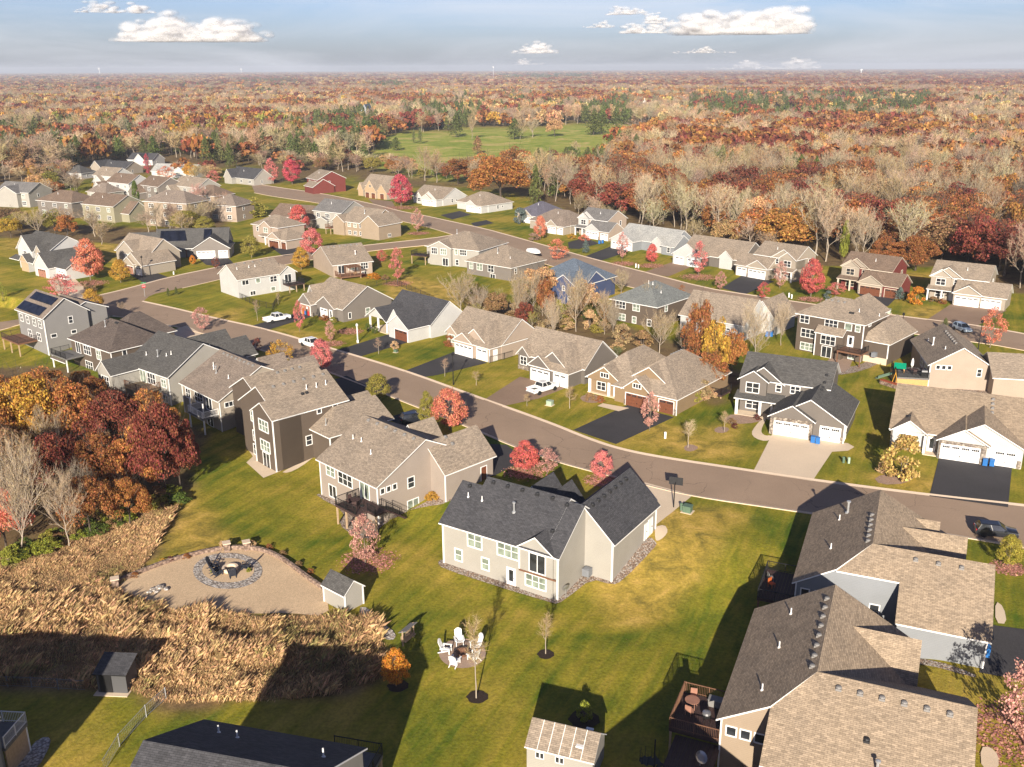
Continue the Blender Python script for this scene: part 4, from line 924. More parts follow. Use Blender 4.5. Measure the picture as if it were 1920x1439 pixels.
fq=np.stack([idx[:-1,:-1],idx[:-1,1:],idx[1:,1:],idx[1:,:-1]],-1).reshape(-1,4)
me.vertices.add(nv);me.vertices.foreach_set('co',np.stack([GX,GY,GZ],-1).reshape(-1).astype(np.float32))
me.loops.add(fq.size);me.loops.foreach_set('vertex_index',fq.reshape(-1).astype(np.int32))
me.polygons.add(len(fq));me.polygons.foreach_set('loop_start',(np.arange(len(fq))*4).astype(np.int32));me.polygons.foreach_set('loop_total',np.full(len(fq),4,np.int32))
me.update();me.validate()
ca=me.color_attributes.new('cover','FLOAT_COLOR','POINT')
ca.data.foreach_set('color',np.stack([ml,md,mp,blur(mask(LAWN[1:2]+LAWN[3:6],jx,jy),1)],-1).reshape(-1).astype(np.float32))
m,nt,b=nodemat('groundmat')
t=texco(nt);at=N(nt,'ShaderNodeAttribute',attribute_name='cover');sp=N(nt,'ShaderNodeSeparateColor');L(nt,at.outputs['Color'],sp.inputs[0])
big=noise(nt,.045,4,.6,t,1.0);mid=noise(nt,.35,4,.6,t,.6);fine=noise(nt,3.2,4,.7,t)
mp_=N(nt,'ShaderNodeMapping');mp_.vector_type='TEXTURE';mp_.inputs['Rotation'].default_value=(0,0,R(64));mp_.inputs['Scale'].default_value=(15,1.25,1);L(nt,t,mp_.inputs[0])
strp=noise(nt,1.0,3,.6,mp_.outputs[0],.4)
gA=(.080,.125,.012);gB=(.235,.21,.024);gC=(.41,.29,.060);gD=(.53,.35,.115)
ad=N(nt,'ShaderNodeMath',operation='MULTIPLY_ADD',i_1=.32);L(nt,strp,ad.inputs[0])
ad2=N(nt,'ShaderNodeMath',operation='MULTIPLY_ADD',i_1=.68);L(nt,big,ad2.inputs[0]);ad2.inputs[2].default_value=0.0;L(nt,ad2.outputs[0],ad.inputs[2])
lawnc=ramp(nt,ad.outputs[0],[(.36,gA),(.5,gB),(.66,gC)]).outputs[0]
lv=ramp(nt,fine,[(.25,(.62,.62,.6)),(.75,(1.36,1.36,1.3))]).outputs[0]
lv2=ramp(nt,mid,[(.3,(.80,.84,.8)),(.7,(1.18,1.14,1.1))]).outputs[0]
dryc=ramp(nt,mid,[(.25,(.17,.135,.04)),(.5,gC),(.75,gD)]).outputs[0]
prac=ramp(nt,mid,[(.25,(.12,.075,.045)),(.5,(.24,.155,.085)),(.75,(.34,.225,.12))]).outputs[0]
forc=ramp(nt,mid,[(.25,(.09,.062,.036)),(.5,(.18,.12,.065)),(.75,(.15,.13,.055))]).outputs[0]
x=mix(nt,sp.outputs[0],forc,lawnc);x=mix(nt,sp.outputs[1],x,dryc);x=mix(nt,sp.outputs[2],x,prac)
gf=ramp(nt,big,[(.36,(.20,.27,.035)),(.52,(.34,.36,.075)),(.64,(.50,.40,.15))]).outputs[0];x=mix(nt,at.outputs['Alpha'],x,gf)
x=mix(nt,1.0,x,lv,'MULTIPLY');x=mix(nt,1.0,x,lv2,'MULTIPLY')
# scattered fallen leaves
vo=N(nt,'ShaderNodeTexVoronoi');vo.inputs['Scale'].default_value=1.5;L(nt,t,vo.inputs['Vector'])
lf=ramp(nt,vo.outputs['Distance'],[(.045,(1,1,1)),(.075,(0,0,0))]).outputs[0]
gate=ramp(nt,noise(nt,.07,3,.6,t),[(.5,(0,0,0)),(.62,(1,1,1))]).outputs[0]
x=mix(nt,mix(nt,1.0,lf,gate,'MULTIPLY'),x,(.34,.20,.09))
L(nt,x,b.inputs['Base Color']);b.inputs['Roughness'].default_value=.95;b.inputs['Specular IOR Level'].default_value=.1
bp=N(nt,'ShaderNodeBump');bp.inputs['Strength'].default_value=.55;bp.inputs['Distance'].default_value=.12;L(nt,fine,bp.inputs['Height']);L(nt,bp.outputs[0],b.inputs['Normal'])
me.materials.append(m)
tag(link('ground',me),kind='structure')
# ------------------------------------------------------------------ draped sheets
def resample(poly,step=1.5,closed=True):
    out=[];n=len(poly)
    for i in range(n if closed else n-1):
        a,b=poly[i],poly[(i+1)%n];d=math.hypot(b[0]-a[0],b[1]-a[1]);k=max(1,int(d/step))
        out+=[(a[0]+(b[0]-a[0])*j/k,a[1]+(b[1]-a[1])*j/k) for j in range(k)]
    if not closed: out.append(poly[-1])
    return out
def smoothline(pts,it=2,closed=False):
    for _ in range(it):
        q=[];n=len(pts)
        for i in range(n if closed else n-1):
            a,b=pts[i],pts[(i+1)%n]
            q+=[(a[0]*.75+b[0]*.25,a[1]*.75+b[1]*.25),(a[0]*.25+b[0]*.75,a[1]*.25+b[1]*.75)]
        pts=q if closed else [pts[0]]+q[1:-1]+[pts[-1]]
    return pts
def drape(name,poly,mat,off=.03,step=1.5,kind='structure',flat=False):
    """a sheet following the terrain over a world polygon"""
    P=resample(poly,step)
    vs=[Vector(p) for p in P];n=len(vs);es=[(i,(i+1)%n) for i in range(n)]
    if not flat:
        xs=[p[0] for p in P];ys=[p[1] for p in P]
        X,Y=np.meshgrid(np.arange(min(xs),max(xs),step),np.arange(min(ys),max(ys),step))
        k=inpoly(X,Y,P);vs+=[Vector((a,c)) for a,c in zip(X[k],Y[k])]
    r=delaunay_2d_cdt(vs,es,[],1,1e-4)
    V=r[0];Z=hz(np.array([v.x for v in V]),np.array([v.y for v in V]))+off
    me=bpy.data.meshes.new(name);me.from_pydata([(v.x,v.y,z) for v,z in zip(V,Z)],[],[list(f) for f in r[2]])
    bm_flip=[p for p in me.polygons if p.normal.z<0]
    if bm_flip: me.flip_normals() if len(bm_flip)>len(me.polygons)/2 else None
    me.materials.append(MAT[mat]);me.update()
    o=link(name,me)
    if kind: o['kind']=kind
    return o
def W(pts,z=None): return [GT(*p)[:2] if z is None else G(p[0],p[1],z) for p in pts]
def strip(name,line,w,mat,z0,z1,side=1):
    """kerb: a low raised strip along a world line"""
    a=MB();n=len(line);off=[]
    for i in range(n):
        p=line[max(0,i-1)];q=line[min(n-1,i+1)];d=math.hypot(q[0]-p[0],q[1]-p[1]) or 1
        nx_,ny_=-(q[1]-p[1])/d*side,(q[0]-p[0])/d*side
        off.append((line[i][0]+nx_*w,line[i][1]+ny_*w))
    for i in range(n-1):
        A,B,C,D=line[i],line[i+1],off[i+1],off[i]
        def P(p,z):return (p[0],p[1],z+h1(*p))
        a.poly([P(A,z0+.02),P(B,z0+.02),P(C,z1),P(D,z1)] if side>0 else [P(D,z1),P(C,z1),P(B,z0+.02),P(A,z0+.02)])
        a.poly([P(D,z1),P(C,z1),P(C,z0-.1),P(D,z0-.1)] if side>0 else [P(D,z0-.1),P(C,z0-.1),P(C,z1),P(D,z1)])
    o=a.build(name,mat);o['kind']='structure';return o
fk=smoothline(W(FARK,0),2);nk=smoothline(W(NEARK,0),2)
# main street
drape('road',fk+nk[::-1],'asphalt',.02,3,flat=True)
strip('kerb',fk,.55,'kerbc',.0,.12,1);strip('kerb',nk,.55,'kerbc',.0,.12,-1)
# side street climbing to the left, then to the right towards the far street
S2U=smoothline(W([(120,568),(190,554),(237.6,542.7),(320,520),(415,500.5),(480,487),(551,477),(640,466),(692.6,460),(812,447.5),(850,441)],0),1)
S2L=smoothline(W([(268,566),(283,553),(320,545),(395,528),(470,510),(560,491),(640,478.5),(700,470),(800,460),(860,455)],0),1)
drape('road',S2U+S2L[::-1],'asphalt',.024,3,flat=True)
strip('kerb',S2U,.5,'kerbc',.0,.12,1);strip('kerb',S2L[4:],.5,'kerbc',.0,.12,-1)
SWU=W([(-60,592),(0,587),(31,583.5),(90,574),(140,562)],0);SWL=W([(-60,609),(0,603.5),(32,596),(110,594),(230,592),(300,606)],0)
drape('road',SWU+W([(190,553),(250,555),(300,585)],0)+SWL[::-1],'asphalt',.028,3,flat=True)
strip('kerb',smoothline(SWL),.5,'kerbc',.0,.12,-1)
# far street
S3U=smoothline(W([(470,344),(520,352),(600,363),(690,381),(752.6,397.6),(790,403.8),(840,415),(905,428.9),(960,444),(1027.5,463),(1120,489),(1207.6,511.2),(1321,541),(1396,553),(1560,577),(1697,594.9),(1743,601),(1821,610),(1920,627),(2200,680)],0),1)
S3L=smoothline(W([(478,362),(520,370),(600,381),(690,399),(745,413),(800,425),(850,440),(900,456),(960,477),(1030,497),(1110,520),(1210,545),(1310,567),(1400,582),(1560,605),(1700,624),(1790,636),(1900,652),(2200,712)],0),1)
drape('road',S3U+S3L[::-1],'asphalt',.032,4,flat=True)
strip('kerb',S3U,.55,'kerbc',.0,.12,1);strip('kerb',S3L,.5,'kerbc',.0,.12,-1)
# driveways
k8=lambda *p:[(1240+x/2.822,440+y/2.822) for x,y in p]
k3=lambda *p:[(960+x/3.998,220+y/3.998) for x,y in p]
k7=lambda *p:[(800+x/3.998,440+y/3.998) for x,y in p]
DR=[('concrete',[(1449,812),(1590,832),(1602,839),(1590,846),(1560,848),(1523,903),(1412,885),(1424,862)]),
('asphalt_dark',[(1761,857.5),(1897.5,875),(1890,952),(1742.5,931)]),
('asphalt_dark',[(1178,759.5),(1264,783),(1155,833.5),(1075,807)]),
('asphalt_brown',[(975,707),(1064,727),(1010,748),(941,763),(907,751)]),
('asphalt_dark',[(853,660),(914,681),(820,704),(793,708),(757,697)]),
('asphalt_dark',[(729,627),(770,641),(673,670),(632,657.5)]),
('asphalt_dark',[(562,586),(592,592),(500,620),(470,612)]),
('asphalt_dark',[(371,484),(420,476),(438,494.5),(412,501),(386,497)]),
('asphalt_dark',[(507,464),(554,456),(562,466),(556,477.5),(531,481)]),
('asphalt_dark',[(238,512),(274,505),(316,520.5),(272,532.5)]),
('concrete',[(90,527),(135,518),(162,543),(160,560),(118,566)]),
('asphalt_dark',k3((548,903),(655,948),(500,990),(425,985),(420,940))),
('asphalt_dark',k3((735,972),(890,1003),(665,1077),(545,1045))),
('asphalt_brown',k3((1195,1090),(1355,1118),(1170,1197),(985,1165))),
('asphalt_dark',k8((432,215),(600,248),(445,318),(320,285),(380,245))),
('asphalt_dark',k8((1025,305),(1245,335),(1200,380),(1120,380))),
('asphalt_brown',k8((1535,368),(1830,402),(1660,490),(1400,455))),
('asphalt_dark',[(826,404),(862,396),(884,403),(848,412)]),('asphalt_dark',[(883,419),(912,413),(926,419),(890,426)]),
('asphalt_brown',[(690,373),(735,378),(745,395),(700,383)]),
('concrete',[(1208,905),(1299,929.5),(1262,960),(1230,985),(1222,945)]),
('asphalt_dark',[(895,832),(950,835),(985,863),(927,893),(905,894)]),
('asphalt_dark',[(628,712),(650,705),(687,723.5),(720,737),(650,747)]),
('asphalt_dark',[(725,785),(775,768),(812,776),(800,792),(760,803)]),
('concrete',[(305,626),(350,611),(379,626),(350,642)]),
('asphalt_dark',[(1852,1172),(1990,1190),(1990,1290),(1836,1262)])]
for mt,p in DR: drape('driveway',W(p),mt,.045,1.5)
# walks, patios, planting beds
drape('front_walk',smoothline(W([(1431,783),(1416,800),(1408,813),(1416,823),(1436,829),(1449,822),(1446,817),(1435,818),(1427,812),(1429,801),(1437,787)]),1,True),'concrete',.05,1.0)
drape('front_walk',W([(1130,757),(1180,766),(1160,772),(1120,762)]),'concrete',.05,1.0)
drape('patio',W([(462,868),(474,857),(520,868),(527,884),(494,897)]),'concrete',.05,1.0);drape('patio',smoothline(W([(526,886),(575,862),(600,845),(608,848),(594,853),(565,876),(540,888)]),1,True),'concrete',.055,1.0)
drape('patio',W([(466,845),(482,838),(488,862),(480,865)]),'concrete',.06,1.0)
drape('stoop',smoothline(W([(1228,1012),(1228,990),(1246,986),(1253,998),(1245,1010),(1232,1018)]),1,True),'concrete',.15,1.0)
drape('stoop',smoothline(W([(1838,1403),(1856,1402),(1872,1418),(1872,1445),(1840,1445)]),1,True),'concrete',.1,1.0);drape('stoop',smoothline(W([(1866,1128),(1882,1140),(1888,1172),(1866,1170)]),1,True),'concrete',.1,1.0)
def bed(p,mat,off=.058,name='rock_bed',it=1): return drape(name,smoothline(W(p),it,True),mat,off,.8)
bed([(820,1057),(826,1050),(834,1052),(940,1085),(1045,1122),(1060,1112),(1093,1066),(1150,1078),(1215,1005),(1232,1018),(1228,1028),(1165,1092),(1148,1098),(1108,1086),(1066,1120),(1046,1134),(1030,1130),(940,1103),(830,1067)],'riverrock')
bed([(592,930),(600,926),(640,945),(690,975),(712,985),(790,945),(828,930),(850,915),(858,925),(840,945),(790,952),(750,962),(712,990),(690,1010),(668,1010),(632,982),(650,962)],'riverrock')
bed([(1480,682),(1530,692),(1600,690),(1640,672),(1680,650),(1690,655),(1660,676),(1620,696),(1570,705),(1525,703)],'riverrock');bed([(1563,668),(1600,672),(1590,698),(1562,698),(1535,690)],'paver',.07,'terrace')
bed([(1720,728),(1790,732),(1846,724),(1870,740),(1850,742),(1800,736),(1730,736)],'riverrock')
bed([(1355,786),(1375,776),(1425,782),(1430,790),(1400,796),(1360,794)],'pinkbed',.05,'planting_bed');bed([(1637,895),(1690,885),(1720,890),(1700,908),(1650,910)],'pinkbed',.05,'planting_bed')
bed([(1338,806),(1350,800),(1370,804),(1360,813),(1342,812)],'pinkbed',.05,'planting_bed');bed([(1085,745),(1110,738),(1135,750),(1118,757),(1095,755)],'pinkbed',.05,'planting_bed')
bed([(1282,838),(1295,833),(1312,840),(1298,848),(1284,846)],'pinkbed',.05,'planting_bed')
bed([(638,985),(668,975),(700,980),(714,1000),(700,1012),(664,1008)],'riverrock',.06)
bed([(672,1140),(690,1140),(712,1165),(745,1190),(735,1205),(705,1190),(680,1165)],'paleRock',.08);bed([(655,1242),(700,1236),(712,1255),(690,1275),(650,1270)],'paleRock',.08)
bed([(1500,1160),(1610,1228),(1610,1250),(1500,1180)],'riverrock');bed([(1690,1232),(1830,1264),(1828,1274),(1690,1243)],'riverrock')
bed([(60,1395),(88,1380),(98,1392),(70,1445),(20,1460)],'paleRock')
# sandy court with its low block wall
court=smoothline(W([(214,1097),(300,1060),(362,1042),(430,1029),(490,1032),(530,1050),(575,1085),(612,1110),(618,1158),(540,1150),(480,1152),(430,1150),(360,1155),(300,1138),(235,1118)]),1,True)
drape('gravel_court',court,'sandgravel',.05,1.0)
wl=smoothline(W([(214,1097),(300,1060),(362,1042),(430,1029),(490,1032),(530,1050),(575,1085),(606,1106)]),2)
a=MB()
for p,q in zip(wl[:-1],wl[1:]):
    d=math.hypot(q[0]-p[0],q[1]-p[1]) or 1;nx_,ny_=-(q[1]-p[1])/d*.16,(q[0]-p[0])/d*.16;z=h1(*p)
    a.prism([(p[0]+nx_,p[1]+ny_),(p[0]-nx_,p[1]-ny_),(q[0]-nx_,q[1]-ny_),(q[0]+nx_,q[1]+ny_)],z-.3,z+.5)
tag(a.build('block_wall','retblock'),'low tan block wall curving round the sandy fire pit court','wall')
for i,(x,y) in enumerate(((217,1101),(426,1033),(463,1031))):
    X,Y,z=GT(x,y);r=empty('wall_pillar',(X,Y,z),.4,['square block pillar at the left end of the low curved wall','square block pillar on the low wall, left of the pair','square block pillar on the low wall, right of the pair'][i],'pillar','block pillars on the curved wall')
    a=MB();a.box(-.35,-.35,-.2,.35,.35,1.0);a.build('shaft','retblock',r);a=MB();a.box(-.45,-.45,1.0,.45,.45,1.12);a.build('cap','kerbc',r)
ring=[];cx,cy=GT(427,1074)[:2]
ro=[];ri=[]
for k in range(28):
    t_=k*2*math.pi/28;ro.append(tuple(np.array(GT(427+65*math.cos(t_),1072+34*math.sin(t_))[:2])));ri.append(tuple(np.array(GT(428+49*math.cos(t_),1071+23*math.sin(t_))[:2])))
drape('rock_ring',ro,'paleRock',.09,.8);drape('gravel_court',ri,'sandgravel',.11,.8)
drape('patio',[GT(867+44*math.cos(k*math.pi/14),1226+28*math.sin(k*math.pi/14))[:2] for k in range(28)],'paver',.05,.8)
def ringbed(x,y,r,mat='mulch',name='mulch_ring',kind='structure'):
    X,Y,z=GT(x,y);return drape(name,[(X+r*math.cos(k*math.pi/9)*(1+.1*math.sin(k*2.3)),Y+r*math.sin(k*math.pi/9)) for k in range(18)],mat,.06,.7,kind)
for x,y,r_ in((895,1308,.95),(1023,1228,.8),(746,1287,.95),(1095,1350,1.3)): ringbed(x,y,r_)
# ------------------------------------------------------------------ foliage
def leafmat(name,inst=False,c2=None,trans=.35,var=.5):
    m,nt,b=nodemat(name)
    if inst: base=N(nt,'ShaderNodeAttribute',attribute_type='INSTANCER',attribute_name='tint').outputs['Color']
    else: base=N(nt,'ShaderNodeObjectInfo').outputs['Color']
    g=N(nt,'ShaderNodeNewGeometry');ri=g.outputs['Random Per Island']
    k=ramp(nt,ri,[(0,(1-var,)*3),(.6,(1,1,1)),(1,(1+var,)*3)]).outputs[0]
    x=mix(nt,1.0,base,k,'MULTIPLY')
    # some leaves turn warmer, some stay greener
    w=N(nt,'ShaderNodeTexWhiteNoise',noise_dimensions='1D');L(nt,ri,w.inputs['W'])
    hs=N(nt,'ShaderNodeHueSaturation');mr=N(nt,'ShaderNodeMapRange');mr.inputs[3].default_value=.478;mr.inputs[4].default_value=.528;L(nt,w.outputs['Value'],mr.inputs[0]);L(nt,mr.outputs[0],hs.inputs['Hue']);L(nt,x,hs.inputs['Color'])
    x=hs.outputs['Color']
    L(nt,x,b.inputs['Base Color']);b.inputs['Roughness'].default_value=.7;b.inputs['Specular IOR Level'].default_value=.2
    tr=N(nt,'ShaderNodeBsdfTranslucent');L(nt,x,tr.inputs['Color'])
    ms_=N(nt,'ShaderNodeMixShader');ms_.inputs[0].default_value=trans
    o=[n for n in nt.nodes if n.type=='OUTPUT_MATERIAL'][0]
    L(nt,b.outputs[0],ms_.inputs[1]);L(nt,tr.outputs[0],ms_.inputs[2]);L(nt,ms_.outputs[0],o.inputs['Surface'])
    return m
leafmat('leaf');leafmat('leaf_inst',True);leafmat('twig',trans=.12,var=.3);leafmat('twig_inst',True,trans=.12,var=.3)
def cards(cen,size,rng,up=.0,aspect=.75,norm=None,bias=.6):
    """leaf quads around centres; normals lean outwards"""
    n=len(cen)
    d=rng.normal(size=(n,3));d/=np.linalg.norm(d,axis=1)[:,None]
    if norm is not None: d=d*(1-bias)+norm*bias
    d[:,2]+=up;d/=np.linalg.norm(d,axis=1)[:,None]+1e-9
    r=rng.normal(size=(n,3));a=np.cross(d,r);a/=np.linalg.norm(a,axis=1)[:,None]+1e-9;b_=np.cross(d,a)
    s=(size*(.6+.8*rng.random(n)))[:,None]
    A=a*s;B=b_*s*aspect
    v=np.stack([cen-A*.9-B*.5,cen+A*.15-B,cen+A,cen-A*.1+B],1).reshape(-1,3)
    f=np.arange(4*n).reshape(n,4)
    return v,f
def npmesh(name,parts,mats):
    """parts: list of (verts, faces(k,3|4), material slot)"""
    vs=[];ls=[];lt=[];mi=[];o=0
    for v,f,mm in parts:
        vs.append(np.asarray(v,float));f=np.asarray(f);ls.append((f+o).reshape(-1));lt.append(np.full(len(f),f.shape[1]));mi.append(np.full(len(f),mm));o+=len(v)
    vs=np.concatenate(vs);ls=np.concatenate(ls);lt=np.concatenate(lt);mi=np.concatenate(mi)
    me=bpy.data.meshes.new(name);me.vertices.add(len(vs));me.vertices.foreach_set('co',vs.reshape(-1).astype(np.float32))
    me.loops.add(len(ls));me.loops.foreach_set('vertex_index',ls.astype(np.int32));me.polygons.add(len(lt))
    me.polygons.foreach_set('loop_start',np.concatenate([[0],np.cumsum(lt)[:-1]]).astype(np.int32));me.polygons.foreach_set('loop_total',lt.astype(np.int32))
    me.polygons.foreach_set('material_index',mi.astype(np.int32))
    for q in mats: me.materials.append(MAT[q])
    me.update();me.validate();return me
def segmesh(segs,n=5):
    V=[];F=[];o=0
    for p,q,r0,r1 in segs:
        p=Vector(p);q=Vector(q);d=q-p
        if d.length<1e-7: continue
        d.normalize();a=d.orthogonal().normalized();b=d.cross(a)
        for c,r in ((p,r0),(q,r1)):
            for k in range(n):
                t=2*math.pi*k/n;V.append(tuple(c+r*(math.cos(t)*a+math.sin(t)*b)))
        for k in range(n):
            j=(k+1)%n;F.append((o+k,o+j,o+n+j,o+n+k))
        o+=2*n
    return np.array(V),np.array(F)
def limbs(rng,h0,h1_,spread,n,r,top=1.0,wob=.03,levels=2,vase=False):
    """normalised tree skeleton: total height 1, crown radius spread. returns segments and twig tips"""
    segs=[];tips=[]
    rnd=rng.random
    # trunk
    p=Vector((0,0,0));k=6;pts=[p.copy()]
    tt=(h0+ (top-h0)*(.35 if vase else .85))
    for i in range(k):
        p=Vector((p.x+(rnd()-.5)*wob,p.y+(rnd()-.5)*wob,tt*(i+1)/k));pts.append(p.copy())
    for i in range(k): segs.append((pts[i],pts[i+1],r*(1-.75*i/k),r*(1-.75*(i+1)/k)))
    def at(z):
        f=min(max(z/tt*k,0),k-1e-6);i=int(f);return pts[i].lerp(pts[i+1],f-i)
    def branch(s,d,Lg,rr,lv):
        m=3;q=s.copy()
        for i in range(m):
            d2=(d+Vector(((rnd()-.5)*.5,(rnd()-.5)*.5,.12+(rnd()-.4)*.35))).normalized()
            e=q+d2*(Lg/m);segs.append((q.copy(),e.copy(),rr*(1-.3*i),rr*(1-.3*(i+1))))
            if lv>0:
                for _ in range(2):
                    dd=(d2+Vector(((rnd()-.5)*1.7,(rnd()-.5)*1.7,(rnd()-.25)*1.0))).normalized()
                    branch(q.lerp(e,rnd()),dd,Lg*(.45+.25*rnd()),rr*.5,lv-1)
            else: tips.append((e.copy(),d2.copy()))
            q=e;d=d2
    for i in range(n):
        z=h0+(tt-h0)*((i+.5)/n)**.9;a=i*2.4+rnd()*.8
        el=.55+.55*(z/tt)+(.25 if vase else 0)
        d=Vector((math.cos(a)*math.cos(el),math.sin(a)*math.cos(el),math.sin(el)))
        Lg=spread*(1.15 if not vase else 1.3)*(1.05-.45*(z-h0)/(top-h0+1e-6))
        branch(at(z),d,Lg,r*.42*(1-.5*z),levels)
    tips.append((pts[-1],Vector((0,0,1))))
    return segs,tips
def fit(V,w=.5,sets=()):
    return V
def shapefit(arrs):
    """scale several vertex arrays together so that height is 1 and crown diameter 1"""
    allv=np.concatenate(arrs);zmax=allv[:,2].max();rad=np.percentile(np.hypot(allv[:,0],allv[:,1]),98.5)
    return [np.stack([a[:,0]/rad*.5,a[:,1]/rad*.5,a[:,2]/zmax],1) for a in arrs]
def twigs(tips,rng,k,Lg,w,droop=0):
    P=[];
    V=[];n=0
    for p,d in tips:
        for _ in range(k):
            dd=np.array(d)+rng.normal(size=3)*.75;dd[2]+=.25-droop;dd/=np.linalg.norm(dd);l=Lg*(.5+rng.random())
            s=np.array(p)-np.array(d)*Lg*.4*rng.random();e=s+dd*l;a=np.cross(dd,rng.normal(size=3));a/=np.linalg.norm(a)+1e-9
            V+=[s-a*w,s+a*w,e];n+=1
            # side twiglet
            m_=s+dd*l*.5;d3=dd+rng.normal(size=3)*.8;d3/=np.linalg.norm(d3);e2=m_+d3*l*.55;a2=np.cross(d3,rng.normal(size=3));a2/=np.linalg.norm(a2)+1e-9
            V+=[m_-a2*w*.7,m_+a2*w*.7,e2];n+=1
    return np.array(V),np.arange(3*n).reshape(n,3)
PROTO={}
def make_proto(key,segs_vf,crown_vf,bark,leafm,inst=False):
    (sv,sf),(cv,cf)=segs_vf,crown_vf
    if inst: PROTO[key]=npmesh(key,[(sv,sf,0),(cv,cf,1)],[bark,leafm])
    else: PROTO[key]=(npmesh('trunk',[(sv,sf,0)],[bark]),npmesh('crown',[(cv,cf,0)],[leafm]))
def egg(rng,n,z0,zw,clump=46,fill=.5,k=.16,power=1.0):
    """points in an egg crown (z0..1, widest at zw), gathered in clumps"""
    c=[]
    for i in range(clump):
        z=z0+(1-z0)*rng.random()**.9;f=(z-z0)/(1-z0);wz=(zw-z0)/(1-z0)
        rr=.5*(math.sin(min(1,f/wz)*math.pi/2)**.7 if f<wz else max(0,math.cos((f-wz)/(1-wz)*math.pi/2))**(.65*power))
        r=rr*(1-.75*fill*rng.random()**2)*.86;a=rng.random()*2*math.pi
        c.append((r*math.cos(a),r*math.sin(a),z*.95))
    c=np.array(c);i=rng.integers(0,clump,n);d=rng.normal(size=(n,3));d/=np.linalg.norm(d,axis=1)[:,None]
    p=c[i]+d*(k*(.45+.55*rng.random(n)))[:,None]*np.array([1,1,.55])
    p[:,2]=np.clip(p[:,2],z0*.85,1.03)
    ctr=np.array([0,0,(z0+zw)/2]);nm=p-ctr;nm/=np.linalg.norm(nm,axis=1)[:,None]
    return p,d*.6+nm*.4
def dome(rng,n,z0,blobs,k=.17):
    """broad oak crown out of many uneven clumps; gaps stay between them"""
    c=[];s=[]
    for i in range(blobs):
        u=rng.random();f=u**.6;a=rng.random()*2*math.pi;r=.44*math.sqrt(rng.random());zt=z0+(1-z0)*(.22+.70*math.sqrt(max(0,1-(r/.48)**2)))*(1-.55*rng.random()**1.6)
        c.append((r*math.cos(a),r*math.sin(a),zt-.06));s.append(k*(.6+.7*rng.random()))
    c=np.array(c);s=np.array(s);i=rng.integers(0,blobs,n);d=rng.normal(size=(n,3));d[:,2]+=.35;d/=np.linalg.norm(d,axis=1)[:,None]
    p=c[i]+d*(s[i]*(.5+.5*rng.random(n)**.5))[:,None]*np.array([1,1,.62])
    return p,d
rng=np.random.default_rng(11)
